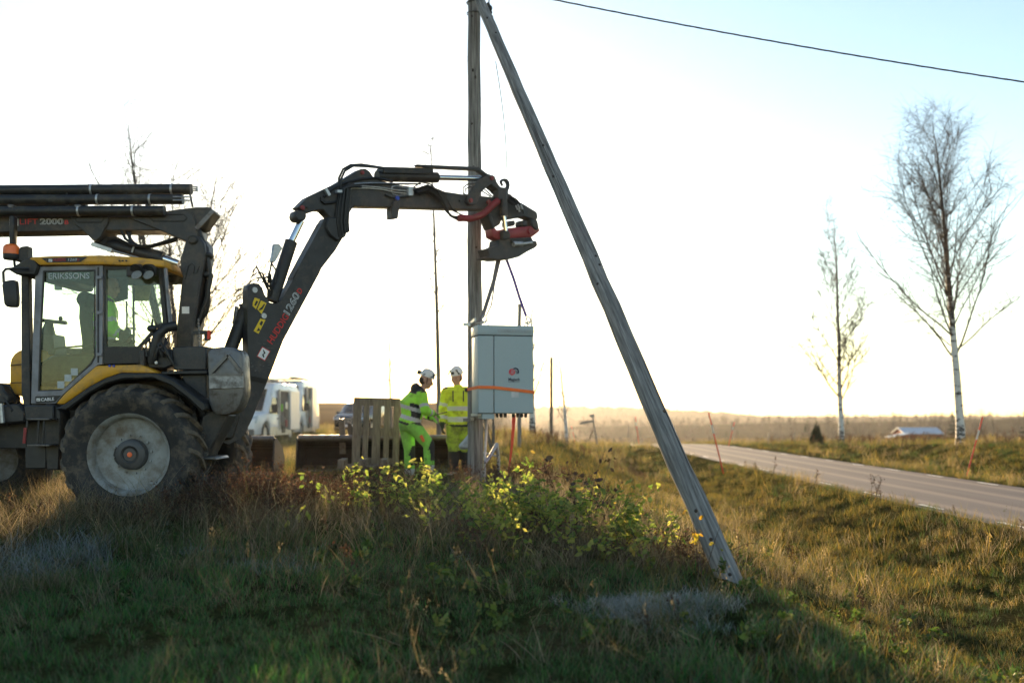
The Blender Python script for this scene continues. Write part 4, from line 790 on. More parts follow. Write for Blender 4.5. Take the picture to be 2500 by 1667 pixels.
mb = MB(); mb.ppx(BP, C4([(1168, 73), (1280, 78), (1690, 95), (1690, 126), (1310, 106), (1180, 92)]), .09, -.12); mb.ppx(BP, C4([(1690, 92), (1712, 112), (1762, 150), (1830, 175), (1830, 205), (1790, 195), (1735, 160), (1685, 125)]), .09, -.12); mb.build('guard_bar', M['dark'], mach, bevel=.008)
def arc(c, r0, r1, a0, a1, n=10): return [(c[0] + r0 * math.cos(a), c[1] + r0 * math.sin(a)) for a in np.linspace(a0, a1, n)] + [(c[0] + r1 * math.cos(a), c[1] + r1 * math.sin(a)) for a in np.linspace(a1, a0, n)]
lk = C9([(630, 285), (655, 320), (655, 370), (600, 420), (520, 480), (450, 545), (425, 610), (400, 690), (350, 730), (280, 730), (245, 680), (260, 590), (310, 500), (370, 400), (460, 330), (560, 290)])
mb = MB(); mb.ppx(BP, lk, .06, ao - .06); mb.ppx(BP, lk, .06, -ao); mb.build('bent_link', M['dark'], mach, bevel=.012)
mb = MB(); mb.ppx(BP, C9([(580, 290), (640, 285), (665, 320), (690, 390), (740, 460), (800, 470), (850, 490), (840, 540), (720, 545), (690, 500), (600, 430), (590, 350)]), .20, -.1); tl_ = mb.build('straight_link', M['dark'], mach, bevel=.015)
for (x, y) in ((618, 330), (308, 658), (572, 682)): mb = MB(); c = BP.pt(*C9([(x, y)])[0], ao - .085); mb.lathe([(.003, 0), (.03, 0), (.034, .012), (.034, .03), (.003, .03)], c, BP.n, 14); mb.build('pin_cap', M['red'], tl_)
hk = C9([(740, 385), (750, 355), (790, 335), (835, 340), (870, 380), (880, 440), (868, 490), (840, 540), (810, 500), (780, 470), (800, 470), (825, 465), (838, 440), (828, 395), (795, 368), (772, 375), (768, 400), (785, 440), (770, 450)])
mb = MB(); mb.ppx(BP, hk, .05, -.025); mb.build('lifting_hook', M['dark'], mach, bevel=.01)
# tilt rotator and quick hitch
mb = MB(); mb.ppx(BP, C9([(850, 560), (890, 560), (925, 600), (925, 635), (1080, 710), (1280, 830), (1295, 910), (1270, 950), (1200, 940), (1080, 900), (850, 940), (760, 930), (740, 1010), (620, 1080), (545, 870), (600, 790), (705, 650)]), .18, -.09); rot = mb.build('tilt_rotator', M['dark'], mach, bevel=.025)
mb = MB(); mb.ppx(BP, C9([(545, 860), (600, 830), (660, 1040), (640, 1090), (612, 1060)]), .24, -.12); mb.ppx(BP, C9([(1190, 930), (1275, 930), (1300, 1000), (1310, 1090), (1260, 1100), (1200, 1040)]), .24, -.12); mb.ppx(BP, C9([(860, 960), (960, 950), (960, 1030), (860, 1040)]), .2, -.1); mb.ppx(BP, C9([(1060, 950), (1140, 950), (1140, 1040), (1060, 1040)]), .2, -.1); mb.build('rotator_bracket', M['dark'], rot, bevel=.02)
mb = MB(); mb.ppx(BP, C9([(610, 1060), (650, 1040), (690, 1100), (880, 1060), (1230, 1030), (1290, 1020), (1328, 1110), (1250, 1170), (1200, 1205), (900, 1215), (770, 1245), (700, 1235), (625, 1195)]), .20, -.10); mb.build('rotator_ring', M['red'], rot, bevel=.03, seg=2)
mb = MB(); c = BP.pt(*C9([(1185, 1110)])[0], -.12); mb.lathe([(.003, 0), (.05, 0), (.055, .01), (.055, .03), (.003, .03)], c, BP.n, 16); mb.build('ring_plug', M['red'], rot)
mb = MB(); q = C9([(775, 520), (785, 890), (812, 1110)]); mb.tube([BP.pt(*q[0], -.16), BP.pt(*q[1], -.16)], .058, 16); mb.ppx(BP, C9([(705, 500), (850, 500), (845, 640), (712, 640)]), .14, -.2); tc_ = mb.build('tilt_cylinder', M['dark'], rot); mb = MB(); mb.tube([BP.pt(*q[1], -.16), BP.pt(*q[2], -.16)], .036, 14); mb.build('piston_rod', M['chrome'], tc_)
mb = MB(); mb.ppx(BP, C9([(775, 1100), (860, 1100), (890, 1170), (880, 1220), (780, 1240)]), .1, -.2); mb.build('cylinder_lug', M['black'], rot, bevel=.015)
mb = MB(); mb.ppx(BP, C9([(720, 1235), (900, 1215), (1200, 1200), (1215, 1250), (1270, 1260), (1285, 1320), (1250, 1355), (1130, 1415), (1010, 1490), (900, 1520), (700, 1535), (510, 1505), (540, 1490), (580, 1490), (555, 1400), (540, 1370), (640, 1345), (710, 1320)]), .26, -.13); qh = mb.build('quick_hitch', M['dark'], mach, bevel=.03)
mb = MB(); q = C9([(920, 1300), (1060, 1300), (1160, 1290), (1200, 1280)]); mb.tube([BP.pt(*q[0], -.16), BP.pt(*q[1], -.16)], .04, 10); mb.tube([BP.pt(*q[1], -.16), BP.pt(*q[3], -.16)], .025, 10); mb.build('hitch_pin', M['galv'], qh)
mb = MB(); mb.ppx(BP, C9([(900, 1230), (1190, 1205), (1195, 1260), (900, 1290)]), .04, -.17); mb.build('hitch_cover', M['black'], qh, bevel=.01)
# hoses and pipes along the arm
def hoses(name, m_, ls, r, off, parent, n=6):
    for l in ls: mb = MB(); mb.tube(pts(BP, C4(l), off + rs.uniform(-.03, .03)), r, n); mb.build(name, m_, parent)
hb = [[(505 + 12 * k + rs.uniform(-4, 4), 700 - 8 * k), (480 + 15 * k, 560), (495 + 14 * k, 420), (520 + 12 * k, 290 - 4 * k), (600 + 14 * k, 235 + 4 * k)] for k in range(8)]
hoses('arm_hose', M['rubberhose'], hb, .018, ao - .05, arm)
hoses('arm_hose', M['rubberhose'], [[(505, 300), (510, 190), (545, 115), (610, 80), (700, 75), (880, 102)], [(520, 300), (528, 200), (560, 130), (630, 88), (730, 92), (885, 106)]], .016, ao, arm)
hoses('arm_hose', M['rubberhose'], [[(380, 350), (450, 285), (560, 230), (700, 200), (820, 190), (960, 218)], [(360, 380), (400, 405), (450, 400), (500, 385)], [(365, 350), (365, 380), (385, 402), (450, 395)]], .022, ao - .03, arm)
hoses('arm_pipe', M['galv'], [[(580, 370), (582, 275), (595, 260), (720, 258), (850, 268), (1000, 292), (1100, 300)], [(600, 365), (602, 290), (620, 275), (740, 275), (870, 285), (980, 310), (1090, 322)], [(640, 240), (780, 232), (960, 235), (1100, 245)], [(1090, 280), (1000, 255), (960, 262), (950, 290), (965, 325), (1010, 338), (1090, 335)]], .011, ao - .03, arm)
hoses('arm_pipe', M['black'], [[(650, 245), (900, 240), (1200, 240)], [(900, 330), (960, 355), (1100, 350)]], .014, ao - .03, arm)
mb = MB(); mb.ppx(BP, C4([(1100, 262), (1140, 262), (1138, 336), (1098, 336)]), .05, ao - .07); mb.ppx(BP, C4([(392, 282), (412, 275), (445, 330), (425, 342)]), .05, ao - .06); mb.ppx(BP, C4([(497, 290), (538, 290), (538, 312), (497, 312)]), .05, ao - .12); mb.build('pipe_clamp', M['galv'], arm)
mb = MB(); mb.lathe([(.002, 0), (.03, 0), (.03, .03), (.002, .03)], BP.pt(*C4([(1008, 358)])[0], ao - .06), BP.n, 12); mb.build('valve_knob', M['blue'], arm)
mb = MB(); mb.ppx(BP, C4([(975, 385), (1020, 385), (1022, 440), (1008, 530), (958, 530), (955, 450)]), .14, ao - .03); mb.tube(pts(BP, C4([(990, 370), (968, 395), (965, 430)]), ao - .04), .01, 6); mb.build('hanging_lamp', M['dark'], arm, bevel=.01)
hl = [[(1140 + 10 * k, 290 + 8 * k), (1260, 250 + 12 * k), (1340 - 6 * k, 290 + 12 * k), (1390 - 4 * k, 380), (1420, 450 + 5 * k), (1450 + 8 * k, 510 + 4 * k), (1530, 520 + 6 * k)] for k in range(6)]
hoses('arm_hose', M['rubberhose'], hl, .015, ao - .06, arm)
hoses('arm_hose', M['rubberhose'], [[(1140, 270), (1200, 225), (1280, 240), (1350, 300), (1420, 330), (1415, 400)], [(1560, 320), (1560, 270), (1600, 240), (1660, 240)], [(1580, 310), (1575, 285), (1610, 265), (1650, 268)], [(1560, 320), (1580, 330), (1600, 335)], [(1480, 460), (1555, 510)], [(1720, 300), (1790, 345)], [(1740, 285), (1815, 352)], [(1330, 280), (1400, 310), (1440, 400), (1480, 470), (1560, 505)]], .010, ao - .05, arm)
mb = MB(); rl = C9([(110, 925), (190, 920), (290, 930), (390, 905), (480, 860), (560, 790), (630, 720), (700, 665)]); P_ = pts(BP, rl, ao - .1)
for i in range(len(P_) - 1):
    for t in np.linspace(0, 1, 6, endpoint=False): a = P_[i].lerp(P_[i + 1], t); b = P_[i].lerp(P_[i + 1], t + .12); mb.tube([a, b], .052 if (i, t) != (0, 0) else .045, 10)
mb.tube(P_, .046, 10); mb.build('hose_sleeve', M['red'], arm)
hoses('arm_hose', M['rubberhose'], [[(1930, 360), (1960, 390), (2000, 420), (2020, 470)], [(1945, 350), (1990, 380), (2030, 430), (2045, 480)], [(1960, 345), (2010, 375), (2055, 430), (2070, 490)], [(1920, 340), (1935, 380), (1975, 415)]], .016, -.12, rot)
mb = MB()
for a, b in (((960, 735), (985, 800)), ((990, 720), (1020, 785)), ((1035, 725), (1060, 790)), ((1000, 780), (1020, 830))): q = C9([a, b]); mb.tube([BP.pt(*q[0], -.22), BP.pt(*q[1], -.22)], .014, 6)
mb.build('hose_fitting', M['galv'], rot)
# ------------------------------------------------------------------ poles and wires
def pole(name, label, cat, p0, p1, r0, r1, seed, knots=8, cracks=True, mat_=None, group=None):
    p0, p1 = Vector(p0), Vector(p1); rs = np.random.RandomState(seed); root = thing(name, p0, label, cat, group)
    n = 26; d = (p1 - p0).normalized(); s_ = d.cross(Vector((0, 1, 0))).normalized(); f_ = s_.cross(d)
    L = [p0.lerp(p1, i / n) + s_ * rs.normal(0, .004) for i in range(n + 1)]; Rr = [r0 + (r1 - r0) * i / n for i in range(n + 1)]
    q = Vector((0, 0, 1)).rotation_difference(d).to_matrix()
    qi = q.inverted(); mb = MB(); mb.tube([qi @ (p - p0) for p in L], Rr, 22); o = link('pole_shaft', mb.mesh('pole_shaft'), mat_ or M['wood'], root); o.rotation_euler = q.to_euler()
    for k in range(knots):
        t = rs.uniform(.05, .95); a = rs.uniform(-.9, .9); r = r0 + (r1 - r0) * t; c = p0.lerp(p1, t) + (s_ * math.sin(a) - f_ * math.cos(a)) * (r - .004) * (1 if f_.y > 0 else 1)
        nrm = (s_ * math.sin(a) - f_ * math.cos(a)) * (1); 
        if nrm.y > 0: c = p0.lerp(p1, t) - nrm * (r - .004); nrm = -nrm
        mb = MB(); mb.ell(c, (.018, .018, .030 if rs.rand() < .5 else .02), q, 8, 6); mb.build('knot', M['knot'], root)
    if cracks:
        for k in range(4):
            t0 = rs.uniform(0, .8); t1 = t0 + rs.uniform(.08, .3); a = rs.uniform(-.8, .8); nrm = s_ * math.sin(a) - f_ * math.cos(a); nrm = -nrm if nrm.y > 0 else nrm
            mb = MB(); mb.tube([p0.lerp(p1, min(1, t0 + (t1 - t0) * i / 6)) + nrm * (r0 + (r1 - r0) * (t0 + (t1 - t0) * i / 6) - .001) + s_ * rs.normal(0, .003) for i in range(7)], [.0005, .003, .004, .003, .004, .003, .0005], 5); mb.build('drying_crack', M['crack'], root)
    return root
PD = 16.0; pb = P(1160.5, 1180, PD); pb.z = hz(pb.x, PD) - .3
PT = P(1157, -45, PD)
pole('utility_pole', 'upright grey wooden pole the grey cabinet is being fixed to', 'pole', pb, PT, .128, .098, 3, 10)
SB = P(1783, 1424, 8.8); ST = P(1171, 2, 15.86); SBd = (SB - ST).normalized(); ST2 = P(1171, 2, 15.74)
strut = pole('strut_pole', 'slanting grey wooden strut pole leaning from the ditch up to the upright pole', 'pole', SB + (SB - ST2).normalized() * .9, ST2, .114, .082, 8, 12)
hw = thing('line_clamp', P(1195, 10, 15.7), 'black line clamp and insulator chain hanging at the top of the poles', 'clamp')
mb = MB(); mb.tube([P(1192, -40, 15.7), P(1194, 6, 15.7)], .012, 6); mb.build('clamp_rod', M['steel'], hw)
for k, (x, y, r) in enumerate(((1192, 12, .03), (1196, 21, .04), (1199, 31, .02), (1200, 43, .03))): mb = MB(); mb.ell(P(x, y, 15.68), (r, r, r * 1.3), None, 10, 7); mb.build('insulator', M['black'], hw)
mb = MB(); mb.tube([P(1194, 6, 15.7), P(1200, 30, 15.7), P(1199, 48, 15.7)], .008, 6); mb.build('clamp_link', M['steel'], hw)
mb = MB(); mb.tube([Vector((PT.x + math.cos(a) * .112, PD + math.sin(a) * .112, P(0, 8, PD).z)) for a in np.linspace(0, 6.283, 25)], .012, 6); mb.tube([Vector((PT.x + math.cos(a) * .112, PD + math.sin(a) * .112, P(0, 34, PD).z)) for a in np.linspace(0, 6.283, 25)], .008, 6)
tag(mb.build('pole_band', M['steel'], None, origin=P(1157, 20, PD)), 'steel bands round the upright pole just under the strut', 'band')
# overhead line with a shallow sag
a, b = P(1180, -36, 15.6), P(2950, 262, 15.0); mb = MB(); W1 = [a.lerp(b, t) + Vector((0, 0, -4 * .12 * t * (1 - t))) for t in np.linspace(0, 1, 60)]
for k in range(3): mb.tube([p + Vector((0, .0065 * math.cos(i * 1.3 + k * 2.09), .0065 * math.sin(i * 1.3 + k * 2.09))) for i, p in enumerate(W1)], .0068, 6)
tag(mb.build('overhead_cable', M['cable'], None, origin=a), 'black overhead cable crossing the sky at the top right', 'cable')
mb = MB(); q0, q1 = P(1210, 150, 14.7), P(1238, 432, 15.55); mb.tube([q0.lerp(q1, t) + Vector((.04 * math.sin(math.pi * t), 0, -.03 * math.sin(math.pi * t))) for t in np.linspace(0, 1, 14)], .006, 6)
tag(mb.build('pull_rope', mat('green rope', (.05, .09, .06), .8), None, origin=q0), 'thin green rope running from the strut down to the machine hook', 'rope')
tag(pole('post', 'thin pale post rising behind the grey cabinet', 'post', P(1268, 1092, 27), P(1268, 742, 27), .055, .05, 12, 2, False), None)
tag(pole('utility_pole', 'distant dark utility pole right of the grey cabinet', 'pole', P(1346, 1075, 40), P(1346, 872, 40), .075, .06, 13, 0, False, PALEBARK), None)

# ------------------------------------------------------------------ the transformer cabinet and its slings
BXP = VP((P(1167, 0, 15.05).x, 15.05), (math.cos(R(14)), math.sin(R(14))))
bx = thing('electrical_cabinet', BXP.pt(1235, 1012), 'pale grey cabinet with round red and navy logo hanging in slings at the pole', 'cabinet')
z0, z1 = BXP.pt(1167, 1009).z, BXP.pt(1167, 793).z; zl = BXP.pt(1167, 817).z; A = BXP.pt(1167, 900); Bq = BXP.pt(1302, 900); wv = (Bq - A); wv.z = 0; Wd = wv.length; dv = BXP.d; nv = BXP.n; DP = .46
def bp(u, w, z): p = A + dv * (u * Wd) + nv * w; return Vector((p.x, p.y, z))
def bbox(u0, u1, w0, w1, za, zb): mb = MB(); return mb.prism([bp(u0, w0, za), bp(u1, w0, za), bp(u1, w1, za), bp(u0, w1, za)], Vector((0, 0, zb - za)))
bbox(0, 1, .012, DP, z0, zl - .008).build('cabinet_body', M['cabinet'], bx, bevel=.012, seg=2)
bbox(-.012, 1.006, -.01, DP + .01, zl, z1).build('cabinet_lid', M['cabinet'], bx, bevel=.012, seg=2)
bbox(0, 1, .004, DP - .004, zl - .02, zl + .01).build('lid_gap', M['seam'], bx)
us = .285
bbox(.004, us - .006, 0, .02, z0 + .006, zl - .012).build('side_cover', M['cabinet'], bx, bevel=.006)
dr = bbox(us + .006, .998, -.004, .02, z0 + .006, zl - .012).build('cabinet_door', M['cabinet'], bx, bevel=.006)
bbox(us - .007, us + .007, .006, .018, z0 + .004, zl - .01).build('door_seam', M['seam'], bx)
bbox(0, 1, .004, .03, z0 - .004, z0 + .007).build('bottom_seam', M['seam'], bx)
vt = MB(); zc = BXP.pt(1250, 808).z; vt.prism([bp(u, -.0125, zc + h) for u, h in ((.36, -.022), (.345, 0), (.36, .022), (.955, .022), (.97, 0), (.955, -.022))], nv * .006); vt = vt.build('vent_strip', mat('vent grille grey', (.26, .29, .31), .6), bx)
for k in range(22):
    u = .37 + .58 * k / 21; mb = MB(); mb.prism([bp(u, -.016, zc - .016), bp(u + .014, -.016, zc - .016), bp(u + .014, -.016, zc + .016), bp(u, -.016, zc + .016)], nv * .004); mb.build('vent_louvre', M['cabinet'], vt)
# logo: two striped discs; name below
lc = BXP.pt(1254, 908); sc = Wd / 135
def disc(name, mat_, cx, r, proud, stripes, a0, a1, sgn):
    mb = MB(); c = lc + dv * cx * sc
    L = [c + (dv * math.cos(t) + Vector((0, 0, math.sin(t)))) * r * sc - nv * proud for t in np.linspace(a0, a1, 30)]; L = [p - nv * (p - A).dot(nv) - nv * proud for p in L]
    mb.add(L, [tuple(range(len(L)))]); o = mb.build(name, mat_, dr)
    return o
disc('logo_disc', M['logored'], -4.2, 7.8, .0075, 0, .2, 6.0, 1)
mb = MB()                                                # navy crescent
cc = 4.2; L = [(cc + 8.8 * math.cos(t), 1.5 + 8.8 * math.sin(t)) for t in np.linspace(2.3, -.75, 22)] + [(cc - .5 + 6.4 * math.cos(t), .6 + 6.4 * math.sin(t)) for t in np.linspace(-.75, 2.3, 22)]
LL = [lc + dv * x * sc + Vector((0, 0, y * sc)) for x, y in L]; LL = [p - nv * (p - A).dot(nv) - nv * .009 for p in LL]
mb.add(LL, [tuple(range(len(LL)))]); mb.build('logo_crescent', M['ink'], dr)
for k in range(4):
    for cx, mm, s_ in ((-7 + 2.2 * k, M['cabinet'], 1), (4.5 + 2.0 * k, M['ink'], -1)):
        L = [lc + dv * (cx + s_ * 1.6 * math.sin(t * 1.3)) * sc + Vector((0, 0, (5.2 - k * .7 if s_ < 0 else 5.6) * t * sc)) for t in np.linspace(-.85, .95, 8)]; L = [p - nv * (p - A).dot(nv) - nv * .0105 for p in L]
        mb = MB(); Q = L + [p + dv * .75 * sc for p in reversed(L)]; mb.add(Q, [tuple(range(len(Q)))]); mb.build('logo_stripe', mm, dr)
bl = BXP.pt(1241, 929.5); bl = bl - nv * (bl - A).dot(nv) - nv * .0075; text_mb('Magtech', bl, dv, (0, 0, 1), 7.4 * sc, 27.5 * sc, -nv, .002, offset=.022).build('lettering', M['ink'], dr)
bl = BXP.pt(1241, 932.8); bl = bl - nv * (bl - A).dot(nv) - nv * .0075; text_mb('Magtech voltage booster', bl, dv, (0, 0, 1), 1.7 * sc, 27 * sc, -nv, .002, offset=.01).build('lettering', M['ink'], dr)
lb_ = MB(); q = [BXP.pt(x, y) for x, y in ((1248, 956), (1266, 956), (1266, 970), (1248, 970))]; q = [p - nv * (p - A).dot(nv) - nv * .0065 for p in q]; lb_.add(q, [(0, 1, 2, 3)]); lb_.build('pale_label', mat('faint label film', (.50, .53, .56), .5), dr)
# orange strap round cabinet and pole, its tail hanging down
def zof(px, py): return BXP.pt(px, py).z
st = MB(); zs0, zs1 = zof(1167, 945), zof(1302, 957); hw_ = .024
ring = [(bp(0, -.014, zs0)), bp(us, -.018, zs0 - .002), bp(1, -.014, zs1)]
def band(mb, L, hw, off):
    for a, b in zip(L[:-1], L[1:]):
        up = Vector((0, 0, hw)); mb.prism([a - up, b - up, b + up, a + up], off)
band(st, ring, hw_, -nv * .004); band(st, [P(1139, 951, 15.86), bp(0, -.014, zs0)], hw_, Vector((-.004, .004, 0))); band(st, [bp(1, -.014, zs1), bp(1.008, DP, zs1)], hw_, dv * .004)
band(st, [bp(1.008, DP + .02, zs1), P(1180, 950, 16.05)], hw_, nv * .004)
stp = st.build('ratchet_strap', M['strap'], None, origin=bp(.5, 0, zs0)); tag(stp, 'orange strap tied round the grey cabinet and the pole', 'strap')
mb = MB(); mb.box(P(1139, 952, 15.83), (.06, .06, .06)); mb.build('strap_buckle', M['black'], stp, bevel=.01)
mb = MB(); T = [(1255, 1013), (1253, 1045), (1250, 1085), (1246, 1120), (1240, 1162)]; q = [P(x, y, 15.35) for x, y in T]
for i in range(4):
    w0, w1 = Vector((.028 - .004 * i, .012 * i, 0)), Vector((.024 - .004 * i, .012 * (i + 1), 0)); mb.prism([q[i] - w0, q[i] + w0, q[i + 1] + w1, q[i + 1] - w1], Vector((0, .004, 0)))
tag(mb.build('strap_tail', M['tape_red'], None, origin=q[0]), 'loose orange strap hanging below the cabinet to the ground', 'strap')
for k in range(9):
    if k in (4,): continue
    c = bp(.31 + .6 * k / 8, .16, z0 - .03); mb = MB(); mb.lathe([(.004, -.032), (.022, -.03), (.027, 0), (.022, .03), (.004, .032)], c, (0, 0, 1), 10); mb.build('cable_gland', M['black'], bx)
bbox(.08, .30, .02, .30, z0 - .085, z0 - .005).build('foot_bracket', M['cabinet'], bx, bevel=.006)
bbox(-.02, .12, .1, DP, z0 - .04, z0 - .003).build('mount_rail', M['galv'], bx, bevel=.004)
for y in (789, 1022):
    mb = MB(); c = P(1160, y, PD); rr = .122 if y < 900 else .126; mb.tube([Vector((c.x + math.cos(a) * rr, PD + math.sin(a) * rr, c.z)) for a in np.linspace(0, 6.283, 25)], .012, 6); mb.box(P(1140, y + 3, 15.85), (.12, .06, .05)); mb.beam(P(1150, y, 15.85), bp(0.03, DP * .7, c.z), .03, .05); mb.build('pole_clamp', M['galv'] if y < 900 else M['steel'], bx)
mb = MB()
for u, pxs in ((.16, 0), (.96, 1)):
    c = bp(u, DP * .4, z1); mb = MB(); mb.tube([c + dv * (-.05) , c + dv * (-.05) + Vector((0, 0, .06)), c + dv * .06 + Vector((0, 0, .09)), c + dv * .06], .012, 6); mb.build('lifting_eye', M['galv'], bx)
# slings
hp = BP.pt(1232, 632); e0 = bp(.16, DP * .4, z1 + .08); e1 = bp(.96, DP * .4, z1 + .07)
def web(name, L, w, m, lab):
    mb = MB()
    for a, b in zip(L[:-1], L[1:]): mb.prism([a - Vector((w / 2, 0, 0)), a + Vector((w / 2, 0, 0)), b + Vector((w / 2, 0, 0)), b - Vector((w / 2, 0, 0))], Vector((0, .008, 0)))
    o = mb.build(name, m, None, origin=L[0]); tag(o, lab, 'sling'); return o
h0, h1 = BP.pt(1216, 632), BP.pt(1236, 632)
s1 = web('lifting_sling', [h0, h0.lerp(e0, .35) + Vector((.01, 0, 0)), e0 + Vector((-.03, 0, .06)), e0 + Vector((-.1, 0, -.02))], .062, M['greyweb'], 'wide grey brown lifting sling on the left, beside the pole')
s2 = web('lifting_sling', [BP.pt(1222, 632), h0.lerp(e0, .4) + Vector((.03, 0, 0)), h0.lerp(e0, .75) + Vector((.055, 0, 0)), e0 + Vector((.03, 0, .08))], .022, M['greyweb'], 'narrow grey return strand just right of the wide left sling')
s3 = web('lifting_sling', [h1, h1.lerp(e1, .3) + Vector((.01, 0, 0)), h1.lerp(e1, .6), e1 + Vector((-.03, 0, .1))], .045, M['violet'], 'violet lifting sling on the right side of the cabinet')
for e, o in ((e0, s1), (e1, s3)):
    mb = MB(); mb.tube([e + Vector((.035 * math.cos(a), 0, .03 + .06 * math.sin(a))) for a in np.linspace(0, 6.283, 18)], .010, 6); mb.build('shackle', M['galv'], o)
c = bp(.99, .3, z1); mb = MB(); mb.tube([c, c + Vector((.0, 0, .1)), c + Vector((-.03, 0, .17)), c + Vector((-.04, 0, .2))], .009, 6); mb.build('hook', M['galv'], s3)

# ------------------------------------------------------------------ stakes, conduit, sack at the pole foot
mb = MB(); mb.tube([P(1189, 1018, 15.7), P(1187, 1060, 15.7), P(1184, 1110, 15.65), P(1183, 1178, 15.6)], .022, 8); tag(mb.build('conduit', M['galv'], None, origin=P(1183, 1178, 15.6)), 'pale grey conduit running down beside the foot of the pole', 'pipe')
mb = MB(); mb.tube([P(1184, 1130, 15.6), P(1198, 1110, 15.7), P(1213, 1083, 15.9)], .03, 8); mb.tube([P(1213, 1083, 15.9), P(1217, 1120, 15.95), P(1217, 1170, 15.95)], .028, 8); tag(mb.build('steel_bracket', M['galv'], None, origin=P(1217, 1170, 15.95)), 'bent galvanised steel leg standing right of the pole foot', 'bracket')
mb = MB(); mb.beam(P(1180, 1104, 16.4), P(1212, 1113, 16.3), .03, .025); tag(mb.build('steel_bar', M['galv'], None, origin=P(1196, 1108, 16.4)), 'shiny flat bar resting on the bent steel leg', 'bar')
mb = MB(); sk = [(1146, 1055), (1132, 1073), (1121, 1085), (1117, 1095), (1128, 1097), (1142, 1098), (1156, 1090), (1158, 1060)]
mb.ppx(front(16.25), sk, .14); tag(mb.build('plastic_sack', M['bag'], None, origin=P(1140, 1095, 16.3), bevel=.04), 'grey white plastic sack hanging on the pole beside the right worker', 'sack')
mb = MB(); mb.tube([P(1300, 1150, 13.5), P(1325, 1142, 13.5), P(1348, 1130, 13.4)], [.012, .01, .006], 6); tag(mb.build('branch', mat('red brown branch', (.16, .05, .03), .8), None, origin=P(1325, 1145, 13.5)), 'bare red brown branch sticking out above the leafy bushes', 'branch')
mb = MB(); c = P(634, 1475, 7.9); mb.beam(Vector((c.x, c.y, hz(c.x, c.y) - .05)), P(636, 1474, 7.9), .024, .012); tag(mb.build('marker_peg', M['orange'], None, origin=P(634, 1510, 7.9)), 'short orange peg stuck in the foreground grass', 'peg')

# ------------------------------------------------------------------ snow poles, sign, fence posts
SN = 'orange snow poles along the road'
for lab, b, t, D, r in (('tall orange snow pole on the near verge right of the slanting strut', (1763, 1142), (1730, 1007), 31.5, .022),
                        ('orange snow pole on the far verge at the right edge, leaning right', (2360, 1162), (2399, 1018), 26.7, .021),
                        ('small orange snow pole at the crest on the far side of the road', (1780, 1082), (1793, 1030), 54, .022),
                        ('thin orange snow pole left of the slanting strut at the road crest', (1559, 1076), (1551, 1017), 57, .024),
                        ('faint orange snow pole left of the leaning signpost', (1403, 1075), (1395, 1040), 62, .02)):
    B_, T_ = P(*b, D), P(*t, D); root = thing('snow_pole', B_, lab, 'marker pole', SN)
    mb = MB(); mb.tube([B_ - (T_ - B_) * .1, B_.lerp(T_, .62)], r, 8); mb.build('pole_shaft', M['tape_red'], root)
    mb = MB(); mb.tube([B_.lerp(T_, .62), B_.lerp(T_, .78)], r * .98, 8); mb.build('reflector', M['reflect'], root)
    mb = MB(); mb.tube([B_.lerp(T_, .78), T_], r, 8); mb.build('pole_tip', M['tape_red'], root)
D = 42.; sg = thing('signpost', P(1457, 1080, D), 'leaning signpost with arrow board and square plate near the crest', 'signpost')
mb = MB(); mb.tube([P(1458, 1085, D), P(1446, 1012, D)], .032, 8); mb.build('post', M['steel'], sg)
mb = MB(); mb.ppx(front(D - .05), [(1414, 1034), (1418, 1030), (1447, 1025), (1450, 1030), (1418, 1036)], .04); mb.build('arrow_board', M['cargrey'], sg)
mb = MB(); mb.ppx(front(D - .06), [(1440, 1012), (1451, 1011), (1452, 1018), (1441, 1019)], .03); mb.build('square_plate', M['rim'], sg)
mb = MB(); mb.tube([P(1437, 1077, D + 2), P(1448, 1048, D + 1)], .02, 6); mb.build('brace', M['steel'], sg)
FG = 'thin fence posts beyond the road crest'
for px, y0, y1, D, lab in ((1876, 1056, 1090, 57, 'thin dark fence post left of the little spruce'), (1534, 1036, 1068, 64, 'thin fence post just left of the crest snow pole'), (1938, 1056, 1078, 64, 'faint fence post touching the left side of the spruce')):
    mb = MB(); mb.tube([P(px, y1, D), P(px, y0, D)], .035, 6); tag(mb.build('fence_post', M['steel'], None, origin=P(px, y1, D)), lab, 'post', FG)

# ------------------------------------------------------------------ pallets and buckets behind the workers
PLM = M['pallet']
def pallet(root, T):
    def part(nm, c, s_): mb = MB(T); mb.box(c, s_); return mb.build(nm, PLM, root, bevel=.004)
    for x, w in ((-.35, .145), (-.185, .10), (0, .145), (.185, .10), (.35, .10)): part('deck_plank', (x + rs.uniform(-.006, .006), -.061, .6), (w, .022, 1.2))
    for z in (.07, .6, 1.13): part('cross_plank', (0, -.038, z), (.8, .022, .145))
    for z in (.07, .6, 1.13):
        for x in (-.35, 0, .35): part('block', (x, .012, z), (.145 if x == 0 else .1, .078, .145))
    for x in (-.35, 0, .35): part('bottom_plank', (x, .062, .6), (.1, .022, 1.2))
a, b = P(862, 1134, 17.55), P(918, 970, 17.7); pz = hz(P(917, 0, 17.6).x, 17.6)
root = thing('wooden_pallet', P(917, 1138, 17.6), 'weathered wooden pallet standing upright against the steel bucket', 'pallet'); T = Matrix.Translation((P(917, 0, 17.6).x, 17.6, P(0, 1137, 17.6).z)) @ Matrix.Rotation(R(1.5), 4, 'Y') @ Matrix.Rotation(R(-3), 4, 'X'); pallet(root, T)
root = thing('wooden_pallet', P(892, 1140, 16.9), 'low wooden pallet lying flat in front of the upright one', 'pallet'); T = Matrix.Translation((P(892, 0, 16.9).x, 16.5, P(0, 1130, 16.9).z)) @ Matrix.Rotation(R(4), 4, 'Z') @ Matrix.Rotation(R(90), 4, 'X') @ Matrix.Scale(.62, 4, (0, 0, 1)); T = T @ Matrix.Translation((0, 0, -1.2)); pallet(root, T)
